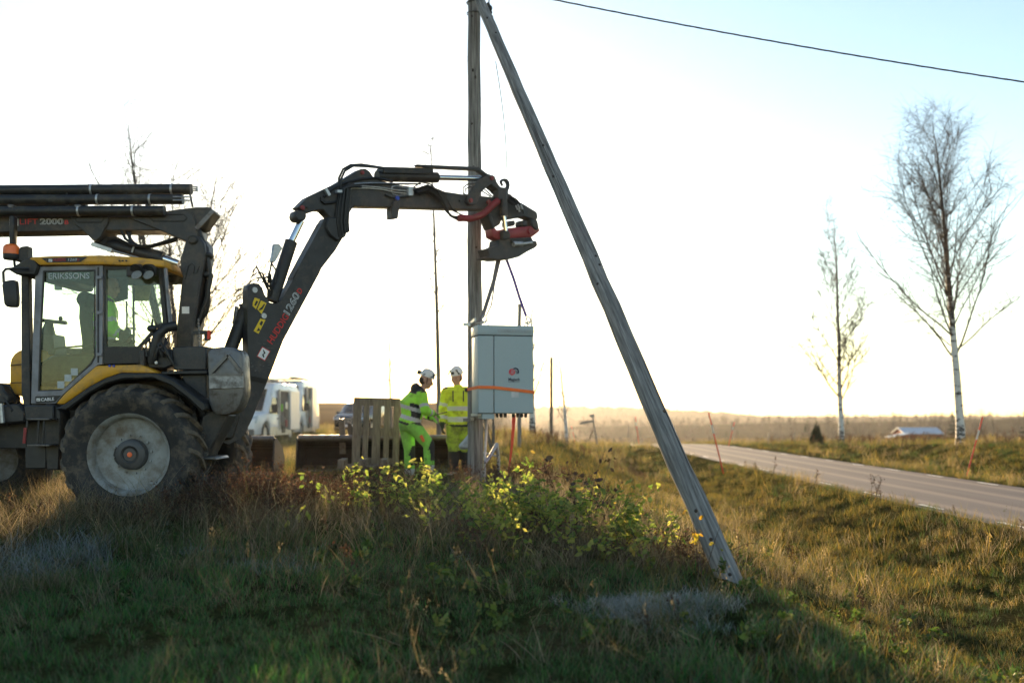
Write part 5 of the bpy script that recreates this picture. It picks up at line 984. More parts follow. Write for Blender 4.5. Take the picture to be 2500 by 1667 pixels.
BUCK = mat('dark blue grey bucket steel', (.016, .019, .023), .55, .2, var=.4, dirt=(.04, .036, .034), damt=.3, dscale=4, bump=.1)
def grader(name, label, pxl, pxr, ytop, ybot, D, bracket, depth=.7):
    L, Rr = P(pxl, ytop, D), P(pxr, ytop, D); zb = min(P(0, ybot, D).z, hz((L.x + Rr.x) / 2, D) + .02) ; zt = L.z; H = zt - zb
    root = thing(name, ((L.x + Rr.x) / 2, D, zb), label, 'bucket')
    prof = [(.0, H), (.10, H * .99), (.12, H * .93)] + [(.12 + depth * .75 * math.sin(t), H * .9 - H * .45 * (1 - math.cos(t))) for t in np.linspace(.2, 1.5, 6)] + [(depth, H * .32), (depth * .86, H * .12), (depth * .55, .03), (-.12, .0)]
    prof2 = [(x + .02, z + .025) if k > 2 else (x, z - .025) for k, (x, z) in enumerate(prof)]
    mb = MB(); n = len(prof)
    outer_ = [Vector((L.x, D + x, zb + z)) for x, z in prof]; vec = Vector((Rr.x - L.x, 0, 0)); inn = [Vector((L.x, D + x - .03, zb + z)) for x, z in prof]
    for i in range(n - 1): mb.prism([outer_[i], outer_[i + 1], inn[i + 1], inn[i]], vec)
    sh = mb.build('bucket_shell', BUCK, root)
    for x in (L.x - .03, Rr.x):
        mb = MB(); mb.prism([(x, D - .14, zb - .02), (x, D + depth * .9, zb + .05), (x, D + depth + .03, zb + H * .4), (x, D + depth * .8, zb + H * .75), (x, D + .1, zb + H + .02), (x, D - .02, zb + H + .02)], (.03, 0, 0)); mb.build('side_plate', BUCK, root)
    mb = MB(); mb.tube([Vector((L.x, D + .04, zt + .01)), Vector((Rr.x, D + .04, zt + .01))], .055, 12); mb.build('top_tube', M['steel'], root)
    mb = MB(); mb.prism([(L.x, D - .2, zb - .01), (L.x, D + .1, zb + .005), (L.x, D + .1, zb + .03), (L.x, D - .2, zb + .005)], vec); mb.build('cutting_edge', M['steel'], root)
    for bxp in bracket:
        mb = MB(); c = P(bxp, 0, D + .25); mb.prism([(c.x - .055, D + .3, zb + H * .5), (c.x + .055, D + .3, zb + H * .5), (c.x + .05, D + .2, zb + H + .36), (c.x - .05, D + .2, zb + H + .36)], (0, .06, 0)); mb.build('hitch_lug', M['steel'], root)
        mb = MB(); mb.prism([(c.x + .07, D + .6, zb + H * .7), (c.x + .3, D + .6, zb + H * .7), (c.x + .12, D + .5, zb + H + .28), (c.x + .06, D + .5, zb + H + .28)], (0, .04, 0)); mb.build('hitch_ear', M['dark'], root)
    return root
grader('grading_bucket', 'wide dark steel bucket on the ground behind the pallet and workers', 728, 1094, 1070, 1142, 18.3, (835,))
grader('grading_bucket', 'narrower dark steel bucket lying between the boom and the vans', 592, 668, 1072, 1136, 17.6, ())

# ------------------------------------------------------------------ vehicles
def wheel_mesh(r, w, rim=.62):
    t = MB(); t.lathe([(r * rim, -w / 2), (r * .9, -w / 2), (r, -w * .36), (r, w * .36), (r * .9, w / 2), (r * rim, w / 2)], (0, 0, 0), (0, 1, 0), 26, True); rm = MB()
    rm.lathe([(.01, -w * .42), (r * .2, -w * .44), (r * .5, -w * .38), (r * rim, -w * .45), (r * rim, w * .45), (.01, w * .4)], (0, 0, 0), (0, 1, 0), 20)
    return t, rm
def add_wheels(root, T, xs_, y, r, w):
    for x in xs_:
        for s_ in (-1, 1):
            t, rm = wheel_mesh(r, w); tm = MB(T @ Matrix.Translation((x, s_ * (y - w / 2), r))); tm.v = [tm.M @ v for v in t.v]; tm.f = t.f; tm.mi = t.mi; wo = tm.build('wheel', M['tyre'], root)
            q = MB(); q.v = [tm.M @ v for v in rm.v]; q.f = rm.f; q.mi = rm.mi; q.build('rim', M['galv'], wo)
def body_loft(T, prof, half, tuck, zt, nose=None):
    """side profile (x, z) carried across the width, narrowing above height zt and at the nose"""
    mb = MB(T); n = len(prof); rows = []
    for u in (-1, -.93, -.6, 0, .6, .93, 1):
        row = []
        for x, z in prof:
            h = half - max(0, z - zt) * tuck
            if nose and x > nose[0]: h -= (x - nose[0]) * nose[1]
            k = .5 if abs(u) == 1 else 1
            sh = (abs(u) ** 4) * .10 * (1 if x > 0 else .3) ; row.append((x - (sh if nose and x > nose[0] - .5 else 0), u * h, z if abs(u) < 1 else z - (.035 if z > 1.0 else -.03 * 0)))
        rows.append(row)
    m = len(rows); vs = [v for r_ in rows for v in r_]
    fs = [(j * n + i, j * n + (i + 1) % n, (j + 1) * n + (i + 1) % n, (j + 1) * n + i) for j in range(m - 1) for i in range(n)]
    fs += [tuple(range(n)), tuple(range((m - 1) * n + n - 1, (m - 1) * n - 1, -1))]
    mb.add(vs, fs); return mb
def quad(T, l, t): mb = MB(T); a, b, c = [Vector(p) for p in l[:3]]; nrm = (b - a).cross(c - a).normalized() * t; mb.prism([Vector(p) for p in l], nrm); return mb
def van(name, loc, head, label, H=2.6, L=5.9, nose=1.0, open_door=True, rack=True):
    T = Matrix.Translation(loc) @ Matrix.Rotation(head, 4, 'Z'); root = thing(name, loc, label, 'van')
    k = H / 2.6; hl = L / 2; wz = 1.0 * (k if k < 1 else 1); rf = hl - nose
    wx0, wx1 = hl - .95, -hl + 1.25; rr = .36
    def arch(x): return [(x + .44 * math.cos(a), max(.3, rr + .44 * math.sin(a))) for a in np.linspace(-.1, math.pi + .1, 8)]
    prof = [(hl, .3), (hl + .02, .75), (hl - .05, wz + .02), (hl - .22, wz + .14), (rf + .25, wz + .28), (rf - .55, H - .17), (rf - .95, H - .02), (0, H), (-hl + .25, H - .03), (-hl + .06, H - .2), (-hl, 1.0), (-hl + .02, .35)] + arch(wx1)[::-1] + arch(wx0)[::-1]
    body_loft(T, prof, 1.0, .075, 1.15, (hl - .9, .16)).build('body', M['carwhite'], root, bevel=.03, seg=2)
    wsb, wst = (rf + .22, wz + .30), (rf - .50, H - .28); q = .02
    quad(T, [(wsb[0] + q, -.78, wsb[1] + q), (wsb[0] + q, .78, wsb[1] + q), (wst[0] + q, .74, wst[1] + q), (wst[0] + q, -.74, wst[1] + q)], .012).build('windscreen', M['carglass'], root)
    mb = MB(T); mb.tube([(wsb[0] + .04, .5, wsb[1] + .03), (wsb[0] - .33, .1, wsb[1] + .5)], .014, 5); mb.build('wiper', M['black'], root)
    quad(T, [(hl + .012, -.62, .62), (hl + .012, .62, .62), (hl - .035, .62, .92), (hl - .035, -.62, .92)], .02).build('grille', M['cargrey'], root)
    mb = MB(T); mb.box((hl - .03, 0, .40), (.16, 1.7, .24)); mb.build('bumper', M['cargrey'], root, bevel=.03)
    for s_ in (-1, 1):
        mb = MB(T); mb.prism([(hl - .06, s_ * .60, .72), (hl - .16, s_ * .91, .74), (hl - .30, s_ * .93, 1.02), (hl - .13, s_ * .62, .95)], (.05, 0, 0)); mb.build('headlight', M['lampglass'], root, bevel=.01)
        y = s_ * 1.004; z_ = wz + .22; yy = lambda z: s_ * (1.006 - max(0, z - 1.15) * .075)
        mb = MB(T); l = [(rf + .12, z_), (rf - .42, H - .55 * k - .1), (rf - .95, H - .55 * k - .1), (rf - .95, z_ - .04)]; mb.prism([(x, yy(z), z) for x, z in l], (0, s_ * .008, 0)); mb.build('side_window', M['carglass'], root)
        mb = MB(T); mb.box((0, s_ * 1.0, .42), (L - 2.6, .03, .34)); mb.build('side_cladding', M['galv'], root, bevel=.01)
        mb = MB(T); mb.box((rf - .05, s_ * 1.17, z_ + .18), (.12, .22, .34)); mb.tube([(rf - .1, s_ * .98, z_ + .02), (rf - .05, s_ * 1.12, z_ + .05)], .03, 6); mb.build('mirror', M['black'], root, bevel=.04)
        mb = MB(T); mb.box((rf - 1.05, s_ * 1.008, wz * .95), (.02, .012, 1.0)); mb.box((rf - 2.2, s_ * 1.008, wz * .95), (.02, .012, 1.0)); mb.build('door_gap', M['seam'], root)
        mb = MB(T); mb.box((rf - .9, s_ * 1.02, wz + .02), (.18, .03, .035)); mb.build('door_handle', M['black'], root)
    if open_door:
        s_ = 1 if head < 0 else 1
        mb = MB(T); mb.box((rf - 1.62, 1.0, H * .5 + .1), (1.15, .03, H - .75)); op = mb.build('door_opening', M['interior'], root)
        for i, (x, z, c, w) in enumerate(((-1.9, .8, 'red', .2), (-1.9, 1.25, 'interior', .35), (-1.9, 1.6, 'galv', .3), (-1.35, 1.0, 'wood', .2), (-1.35, 1.5, 'neontr', .16), (-1.55, .55, 'black', .4))):
            mb = MB(T); mb.box((rf + x, 1.02, z * k), (w, .05, .28)); mb.build('stowed_gear', M[c], op, bevel=.01)
        mb = MB(T); mb.box((rf - 1.05, 1.03, H * .5 + .1), (.06, .05, H - .7)); mb.box((rf - 2.2, 1.03, H * .5 + .1), (.06, .05, H - .7)); mb.box((rf - 1.6, 1.03, H - .3), (1.2, .05, .05)); mb.build('door_frame', M['galv'], op)
        mb = MB(T); mb.box((rf - 2.85, 1.07, H * .5 + .08), (1.2, .05, H - .72)); mb.build('sliding_door', M['carwhite'], root, bevel=.02)
    if rack:
        for x in (rf - 1.1, -.4, -hl + .8): mb = MB(T); mb.box((x, 0, H + .09), (.06, 1.6, .04)); mb.tube([(x, -.75, H - .05), (x, -.75, H + .1)], .025, 6); mb.tube([(x, .75, H - .05), (x, .75, H + .1)], .025, 6); mb.build('roof_bar', M['cargrey'], root)
        mb = MB(T); mb.box((-.3, .45, H + .15), (L - 2.3, .35, .07)); mb.build('roof_ladder', M['galv'], root)
    add_wheels(root, T, (wx0, wx1), .97, rr, .24)
    return root
GV = lambda x, y: Vector((x, y, hz(x, y) - .02))
van('white_van', GV(-10.6, 47.2), R(-90 + 2), 'tall white high-roof van with roof rack and open sliding door', 2.62, 5.9)
van('white_van', GV(-10.0, 38.8), R(-90 - 5), 'lower white van half hidden behind the boom, its side open', 2.28, 5.2, 1.35)
def suv(loc, head, label):
    T = Matrix.Translation(loc) @ Matrix.Rotation(head, 4, 'Z'); root = thing('parked_car', loc, label, 'car')
    def arch(x): return [(x + .42 * math.cos(a), max(.28, .36 + .42 * math.sin(a))) for a in np.linspace(-.1, math.pi + .1, 8)]
    prof = [(2.35, .3), (2.38, .7), (2.28, .92), (2.1, 1.0), (1.0, 1.10), (.25, 1.58), (-.2, 1.66), (-1.4, 1.62), (-2.1, 1.25), (-2.35, 1.0), (-2.36, .4)] + arch(-1.45)[::-1] + arch(1.45)[::-1]
    body_loft(T, prof, .95, .20, 1.0, (1.5, .16)).build('body', M['carblack'], root, bevel=.04, seg=2)
    quad(T, [(.98, -.66, 1.13), (.98, .66, 1.13), (.30, .58, 1.57), (.30, -.58, 1.57)], .02).build('windscreen', M['carglass'], root)
    g_ = MB(T); L = [(2.39 - .03 * abs(y), y, z) for y, z in ((-.34, .58), (.34, .58), (.44, .66), (.44, .80), (.34, .88), (-.34, .88), (-.44, .80), (-.44, .66))]; g_.prism(L, (.02, 0, 0)); gr = g_.build('grille', M['black'], root)
    mb = MB(T); L2 = [Vector(p) + Vector((.02, 0, 0)) for p in L]; mb.tube(L2 + [L2[0]], .014, 6); mb.build('grille_ring', M['chrome'], gr)
    for k in range(11): y = -.36 + .072 * k; mb = MB(T); mb.box((2.41 - .03 * abs(y), y, .73), (.015, .022, .25)); mb.build('grille_bar', M['chrome'], gr)
    for s_ in (-1, 1):
        mb = MB(T); mb.prism([(2.32, s_ * .5, .78), (2.2, s_ * .86, .78), (2.08, s_ * .88, .92), (2.28, s_ * .52, .90)], (.04, 0, 0)); mb.build('headlight', M['lampglass'], root, bevel=.01)
        mb = MB(T); mb.box((.85, s_ * 1.02, 1.12), (.12, .2, .14)); mb.build('mirror', M['carblack'], root, bevel=.03)
        mb = MB(T); mb.prism([(x, s_ * (.955 - (z - 1.0) * .2), z) for x, z in ((.9, 1.1), (.25, 1.5), (-1.2, 1.52), (-1.9, 1.15))], (0, s_ * .008, 0)); mb.build('side_window', M['carglass'], root)
    mb = MB(T); mb.box((2.40, 0, .48), (.02, .52, .11)); pl_ = mb.build('number_plate', M['plate'], root); mb = MB(T); mb.box((2.413, .235, .48), (.004, .05, .11)); mb.build('plate_band', M['blue'], pl_)
    mb = MB(T); mb.box((2.32, 0, .32), (.14, 1.6, .14)); mb.build('lower_bumper', M['black'], root, bevel=.03)
    add_wheels(root, T, (1.45, -1.45), .93, .37, .25); return root
suv(GV(px2x(868, 50), 52), R(-90 - 6), 'dark parked car with upright bar grille behind the upright pallet')
# ------------------------------------------------------------------ people
def cap(mb, a, b, ra, rb, n=10):
    a, b = Vector(a), Vector(b); d = (b - a).normalized(); L = [a - d * ra * .8, a - d * ra * .45, a, a.lerp(b, .5), b, b + d * rb * .45, b + d * rb * .8]
    mb.tube(L, [ra * .5, ra * .88, ra, (ra + rb) / 2, rb, rb * .88, rb * .5], n)
def otube(mb, L, radii, side, n=16):                    # oval sections: radii (wide, deep), side = the wide axis
    vs = []; side = Vector(side).normalized(); m = len(L)
    for i, (p, (a, b)) in enumerate(zip(L, radii)):
        t = (Vector(L[min(i + 1, m - 1)]) - Vector(L[max(i - 1, 0)])).normalized(); s_ = (side - t * side.dot(t)).normalized(); f_ = t.cross(s_)
        vs += [Vector(p) + s_ * a * math.cos(2 * math.pi * k / n) + f_ * b * math.sin(2 * math.pi * k / n) for k in range(n)]
    mb.add(vs, [(i * n + k, i * n + (k + 1) % n, (i + 1) * n + (k + 1) % n, (i + 1) * n + k) for i in range(m - 1) for k in range(n)] + [tuple(range(n - 1, -1, -1)), tuple(range((m - 1) * n, m * n))])
def fuse(mb, name, mats, parent, vox, colour=None, smooth=4):
    off = base(parent); me = bpy.data.meshes.new(name); me.from_pydata([v - off for v in mb.v], [], mb.f)
    bm = bmesh.new(); bm.from_mesh(me); bmesh.ops.recalc_face_normals(bm, faces=bm.faces); bm.to_mesh(me); bm.free()
    o = bpy.data.objects.new('tmp', me); COL.objects.link(o); r = o.modifiers.new('r', 'REMESH'); r.mode = 'VOXEL'; r.voxel_size = vox; s_ = o.modifiers.new('s', 'SMOOTH'); s_.factor = .5; s_.iterations = smooth
    bpy.context.view_layer.update(); m2 = bpy.data.meshes.new_from_object(o.evaluated_get(bpy.context.evaluated_depsgraph_get())); bpy.data.objects.remove(o); bpy.data.meshes.remove(me); m2.name = name
    for m in mats: m2.materials.append(m)
    m2.polygons.foreach_set('use_smooth', [True] * len(m2.polygons))
    if colour:
        idx = [colour(Vector(p.center) + off, Vector(p.normal)) for p in m2.polygons]; m2.polygons.foreach_set('material_index', idx)
    o = bpy.data.objects.new(name, m2); COL.objects.link(o); o.parent = parent; return o
def hand(mb, w, d, palm, side, k=1.0, curl=.9):
    """palm plus five fingers; w wrist, d direction, palm = palm normal, side = thumb side"""
    w, d, palm, side = Vector(w), Vector(d).normalized(), Vector(palm).normalized(), Vector(side).normalized()
    otube(mb, [w - d * .03, w, w + d * .04, w + d * .085], [(.028 * k, .022 * k), (.03 * k, .02 * k), (.042 * k, .019 * k), (.043 * k, .016 * k)], side, 10)
    for i, (o_, l) in enumerate(((.033, .072), (.012, .082), (-.011, .077), (-.033, .058))):
        p = w + d * .08 + side * o_ * k; dd = d
        for j, f in enumerate((.45, .32, .23)):
            dd = (dd + palm * curl * .55).normalized(); q = p + dd * l * f; cap(mb, p, q, .0105 * k, .0095 * k, 6); p = q
    p = w + d * .025 + side * .03 * k; dd = (d * .6 + side * .8 + palm * .3).normalized()
    for f in (.035, .03): q = p + dd * f; cap(mb, p, q, .0125 * k, .011 * k, 6); p = q; dd = (dd + d * .5 - side * .2 + palm * .3).normalized()
def head(mb, c, f, u, s=1.0):
    """skull, jaw, nose, brow, ears; c = centre of the skull, f = face direction"""
    f = Vector(f).normalized(); u = Vector(u).normalized(); r = f.cross(u).normalized(); u = r.cross(f); Rm = Matrix((r, f, u)).transposed()
    e = lambda x, y, z, a, b, cc, nu=12, nv=8: mb.ell(Vector(c) + Rm @ Vector((x, y, z)) * s, (a * s, b * s, cc * s), Rm, nu, nv)
    e(0, -.01, .02, .077, .096, .10); e(0, .03, -.055, .066, .066, .066); e(0, .062, -.098, .03, .03, .026); e(0, .085, -.006, .05, .022, .016)
    e(0, .105, -.035, .015, .024, .022, 8, 6); e(0, .096, -.018, .009, .02, .03, 8, 6); e(0, .086, -.073, .026, .016, .009, 8, 6); e(0, .084, -.083, .022, .016, .008, 8, 6)
    for sx in (-1, 1): e(sx * .079, -.012, -.02, .011, .022, .032, 8, 6); e(sx * .042, .06, -.035, .03, .026, .026, 8, 6)
    return Rm
def face_bits(root, c, f, u, s=1.0, hair=True):
    f = Vector(f).normalized(); r = f.cross(Vector(u).normalized()).normalized(); u2 = r.cross(f); Rm = Matrix((r, f, u2)).transposed()
    for sx in (-1, 1): mb = MB(); mb.ell(Vector(c) + Rm @ Vector((sx * .032, .083, -.02)) * s, (.012, .01, .006), Rm, 8, 6); mb.build('eye', M['black'], root); mb = MB(); mb.ell(Vector(c) + Rm @ Vector((sx * .034, .092, .0)) * s, (.02, .008, .005), Rm, 8, 6); mb.build('eyebrow', M['hair'], root)
    mb = MB(); mb.ell(Vector(c) + Rm @ Vector((0, .101, -.078)) * s, (.022, .004, .003), Rm, 8, 6); mb.build('mouth', mat('lip', (.3, .1, .09), .6), root)
    if hair: mb = MB(); mb.ell(Vector(c) + Rm @ Vector((0, -.035, -.02)) * s, (.083, .085, .085), Rm, 14, 9); mb.build('hair', M['hair'], root)
    return Rm
def helmet(root, c, Rm, lamp=True, side=False):
    mb = MB(); n = 20; rows = []
    prof = [(1.0, -.005), (1.0, .03), (.96, .06), (.84, .095), (.62, .122), (.34, .138), (.02, .143)]
    vs = []
    for k_, h in prof:
        for i in range(n):
            a = 2 * math.pi * i / n; vs.append(Vector(c) + Rm @ Vector((.108 * k_ * math.cos(a), -.008 + .132 * k_ * math.sin(a), .05 + h)))
    mb.add(vs, [(j * n + i, j * n + (i + 1) % n, (j + 1) * n + (i + 1) % n, (j + 1) * n + i) for j in range(len(prof) - 1) for i in range(n)] + [tuple(range(n - 1, -1, -1)), tuple(range((len(prof) - 1) * n, len(prof) * n))])
    h = mb.build('helmet', M['helmet'], root)
    br = MB(); vs = []
    for i in range(9):
        a = math.pi * (.15 + .7 * i / 8); vs += [Vector(c) + Rm @ Vector((.106 * math.cos(a), -.008 + .128 * math.sin(a), .055)), Vector(c) + Rm @ Vector((.112 * math.cos(a), -.008 + .165 * math.sin(a), .042)), Vector(c) + Rm @ Vector((.112 * math.cos(a), -.008 + .165 * math.sin(a), .050)), Vector(c) + Rm @ Vector((.106 * math.cos(a), -.008 + .128 * math.sin(a), .065))]
    br.add(vs, [(i * 4 + k, i * 4 + (k + 1) % 4, i * 4 + 4 + (k + 1) % 4, i * 4 + 4 + k) for i in range(8) for k in range(4)]); br.build('helmet_brim', M['helmet'], h)
    for a0, a1 in ((-.6, .55), (.62, 1.5), (1.6, 2.5)):
        for sx in (-1, 1):
            b = MB(); b.tube([Vector(c) + Rm @ Vector((sx * (.111 - .055 * t), -.008 + .131 * math.sin(a0 + (a1 - a0) * t) * .9, .06 + .085 * t)) for t in np.linspace(0, 1, 6)], .008, 5); b.build('helmet_vent', M['darkcloth'], h)
    for sx in (-1, 1): b = MB(); b.tube([Vector(c) + Rm @ Vector((sx * .098, .01, .04)), Vector(c) + Rm @ Vector((sx * .085, .03, -.04)), Vector(c) + Rm @ Vector((sx * .03, .06, -.125))], .006, 5); b.build('chin_strap', M['black'], h)
    if lamp: b = MB(); b.box(Vector(c) + Rm @ Vector((0, .13, .09)), (.05, .04, .045), Rm); b.build('head_lamp', M['black'], h, bevel=.008)
    if side: b = MB(); b.box(Vector(c) + Rm @ Vector((.02, -.16, .075)), (.05, .06, .075), Rm); b.tube([Vector(c) + Rm @ Vector((.01, -.12, .06)), Vector(c) + Rm @ Vector((.02, -.16, .06))], .012, 6); b.build('battery_pack', M['black'], h, bevel=.01)
    return h
def seg_t(p, a, b): d = b - a; t = max(0, min(1, (p - a).dot(d) / d.length_squared)); return t, (p - (a + d * t)).length
BULK = 1.16
def worker(label, J, side, face, up, jack, trou, body_r=1.0, gl_col='darkcloth', helm=True, dark_legs='knee', lamp=True, batt=False, belt=True, boots=True, vox=.015):
    root = thing('person', J['foot'], label, 'person'); V_ = {k: Vector(v) for k, v in J.items()}; side = Vector(side).normalized()
    hipc = (V_['hipL'] + V_['hipR']) / 2; shc = (V_['shL'] + V_['shR']) / 2; neck = V_['neck']; chest = hipc.lerp(shc, .62); waist = hipc.lerp(shc, .22)
    if 'chest' in V_: chest = V_['chest']
    fwd = Vector(face).normalized(); Bd = MB()
    hd = V_['head']; cap(Bd, neck - Vector((0, 0, .06)), hd - Vector((0, 0, .03)), .058, .054); Rm = head(Bd, hd, face, up, 1.13)
    otube(Bd, [hipc - Vector((0, 0, .08)), hipc, waist, chest, shc + Vector((0, 0, .0)), neck], [(.13, .10), (.15, .11), (.135, .10), (.15, .11), (.13, .085), (.055, .055)], side)
    wr = {}
    for s_ in 'LR':
        sh, el, w_ = V_['sh' + s_], V_['el' + s_], V_['wr' + s_]; cap(Bd, sh, el, .05, .04); cap(Bd, el, w_, .04, .028); cap(Bd, shc, sh, .07, .055)
        hp_, kn, an = V_['hip' + s_], V_['kn' + s_], V_['an' + s_]; cap(Bd, hp_, kn, .078, .055); cap(Bd, kn, an, .055, .036)
        td = V_.get('toe' + s_, an + fwd * .2) - an; cap(Bd, an - Vector((0, 0, .03)), an + td * .75 - Vector((0, 0, .04)), .036, .03)
        d = (w_ - el).normalized(); pd = V_.get('pal' + s_, side * (1 if s_ == 'L' else -1)); hand(Bd, w_ + d * .01, d, pd, d.cross(pd), .85)
    fuse(Bd, 'body', [M['skin']], root, .0105, smooth=2)
    Rm = face_bits(root, hd, face, up, 1.13)
    # jacket
    Jk = MB(); dn = (hipc - shc).normalized()
    hem = hipc + dn * .02
    otube(Jk, [hem, hipc.lerp(shc, .12), hipc.lerp(shc, .35), chest, shc - (shc - hipc) * .08, shc + (neck - shc) * .35, neck - Vector((0, 0, .01))], [(.19 * body_r, .145 * body_r), (.20 * body_r, .155 * body_r), (.195 * body_r, .15 * body_r), (.205 * body_r, .155 * body_r), (.185 * body_r, .125 * body_r), (.13, .095), (.082, .078)], side)
    for s_ in 'LR':
        sh, el, w_ = V_['sh' + s_], V_['el' + s_], V_['wr' + s_]; cap(Jk, shc.lerp(sh, .45), sh, .105, .098); cap(Jk, sh, el, .098, .080); cap(Jk, el, w_ - (w_ - el).normalized() * .03, .078, .060)
        mid = sh.lerp(el, .5); Jk.ell(mid, (.07, .07, .05), None, 8, 6)
    axl = shc - hipc
    def jcol(p, nr):
        best = 9; arm = None
        for s_ in 'LR':
            t, d = seg_t(p, V_['sh' + s_], V_['el' + s_]); 
            if d < best: best, arm = d, (0, t)
            t, d = seg_t(p, V_['el' + s_], V_['wr' + s_])
            if d < best: best, arm = d, (1, t)
        tt, dt = seg_t(p, hipc - axl * .1, neck); h = (p - hipc).dot(axl) / axl.length_squared
        if best < .095 and dt > .14:
            if arm[0] == 0 and .62 < arm[1] < .80: return 1
            if arm[0] == 1 and .42 < arm[1] < .62: return 1
            if arm[0] == 1 and arm[1] > .86: return 2
            if arm[0] == 0 and arm[1] < .04 and nr.z > .5: return 2
            return 0
        if .14 < h < .27 or .46 < h < .58: return 1
        if h < .05: return 2
        if h > 1.0 and nr.z > .15 and batt: return 2
        lat = abs((p - hipc).dot(side)); 
        if lat > .182 * body_r and .27 < h < .7: return 2
        return 0
    fuse(Jk, 'jacket', [M[jack], M['reflect'], M['darkcloth']], root, vox, jcol, 3)
    if batt: mb = MB(); otube(mb, [neck - Vector((0, 0, .10)) - fwd * .10, neck - Vector((0, 0, .05)) - fwd * .07, neck - Vector((0, 0, .0)) - fwd * .04, neck + Vector((0, 0, .055)) - fwd * .0], [(.15, .10), (.17, .125), (.15, .125), (.10, .09)], side); fuse(mb, 'hood', [M['darkcloth']], root, .012)
    else: mb = MB(); otube(mb, [neck - Vector((0, 0, .05)), neck + Vector((0, 0, .035))], [(.085, .08), (.072, .07)], side); fuse(mb, 'collar', [M[jack]], root, .012)
    # trousers
    Tr = MB(); otube(Tr, [hipc + (shc - hipc) * .13, hipc, hipc - Vector((0, 0, .10))], [(.165 * body_r, .13 * body_r), (.185 * body_r, .145 * body_r), (.15 * body_r, .12 * body_r)], side)
    for s_ in 'LR':
        hp_, kn, an = V_['hip' + s_], V_['kn' + s_], V_['an' + s_]; cap(Tr, hp_, kn, .118 * body_r, .100); cap(Tr, kn, an + (kn - an) * .12, .100, .090)
        md = hp_.lerp(kn, .62) + side * (.07 if s_ == 'R' else -.07); Tr.ell(md, (.06, .07, .09), None, 8, 6)
    def tcol(p, nr):
        for s_ in 'LR':
            t, d = seg_t(p, V_['kn' + s_], V_['an' + s_]); t2, d2 = seg_t(p, V_['hip' + s_], V_['kn' + s_]); c_ = (p - (V_['kn' + s_].lerp(V_['an' + s_], t)))
            if d < .14 and d <= d2 + .01:
                if dark_legs == 'lower' and t > .02: return 1
                if dark_legs == 'knee' and t < .62 and c_.dot(fwd) > .025: return 1
                if dark_legs == 'knee' and t > .78: return 2
            if dark_legs == 'knee' and d2 < .13 and .86 < t2 and (p - V_['kn' + s_]).dot(fwd) > .02: return 1
        if (p - hipc).dot(axl) / axl.length_squared > .07: return 1
        return 0
    fuse(Tr, 'trousers', [M[trou], M['darkcloth'], M['reflect']], root, vox, tcol, 3)
    for s_ in 'LR':
        el, w_, an = V_['el' + s_], V_['wr' + s_], V_['an' + s_]; d = (w_ - el).normalized(); pd = V_.get('pal' + s_, side * (1 if s_ == 'L' else -1))
        gm = MB(); hand(gm, w_ + d * .01, d, pd, d.cross(pd), 1.12); cap(gm, w_ - d * .05, w_ + d * .01, .05, .042, 10); fuse(gm, 'glove', [M[gl_col]], root, .009, smooth=2)
        if boots:
            td = V_.get('toe' + s_, an + fwd * .2) - an; td.z = 0; b = MB(); cap(b, an + Vector((0, 0, .16)), an - Vector((0, 0, .02)), .066, .06); otube(b, [an - td * .35 - Vector((0, 0, .05)), an - Vector((0, 0, .04)), an + td * .5 - Vector((0, 0, .055)), an + td * .95 - Vector((0, 0, .065)), an + td * 1.1 - Vector((0, 0, .07))], [(.04, .035), (.052, .055), (.052, .045), (.048, .032), (.03, .02)], td.cross(Vector((0, 0, 1)))); fuse(b, 'boot', [M['boot']], root, .012, smooth=2)
    if helm: helmet(root, hd, Rm, lamp, batt)
    return root, V_
DA = 16.8
J = dict(head=P(1041, 927, DA), neck=P(1027, 950, DA), shR=P(1030, 963, DA - .17), shL=P(1009, 963, DA + .17), elR=P(1038, 1003, DA - .26), wrR=P(1059, 1010, DA - .1), elL=P(1030, 1004, DA + .25), wrL=P(1052, 1018, DA + .12),
         hipR=P(1006, 1036, DA - .09), hipL=P(992, 1036, DA + .09), knR=P(1047, 1085, DA - .12), anR=P(1048, 1148, DA - .12), knL=P(1000, 1098, DA + .10), anL=P(1000, 1156, DA + .14), chest=P(1003, 985, DA), foot=P(1020, 1163, DA))
J['toeR'] = J['anR'] + Vector((.17, -.06, -.02)); J['toeL'] = J['anL'] + Vector((.16, .05, -.02)); J['palR'] = Vector((0, .3, -1)); J['palL'] = Vector((0, -.3, -1))
pa, VA = worker('worker in bright green hi-vis with a dark hood, bending towards the pole', J, (.45, -.9, 0), (.93, .02, -.36), (.36, 0, .93), 'neon', 'neontr', 1.16, 'neontr', batt=True, lamp=False)
mb = MB(); mb.tube([VA['wrR'] + Vector((.05, -.02, -.01)), VA['wrR'] + Vector((.22, .05, .03))], .011, 6); tag(mb.build('hand_tool', M['black'], None, origin=VA['wrR']), "short dark tool in the green worker's hand", 'tool')
mb = MB(); mb.tube([VA['wrL'] + Vector((-.12, 0, -.02)), VA['wrL'] + Vector((.1, .02, -.09))], .012, 6); tag(mb.build('wrench', M['steel'], None, origin=VA['wrL']), "steel wrench held low between the two workers", 'wrench')
mb = MB(); mb.box(P(1031, 1070, DA - .3), (.05, .03, .12), Euler((0, R(-25), 0)).to_matrix()); mb.build('tool_pouch', M['strap'], pa, bevel=.008)
DB = 17.35
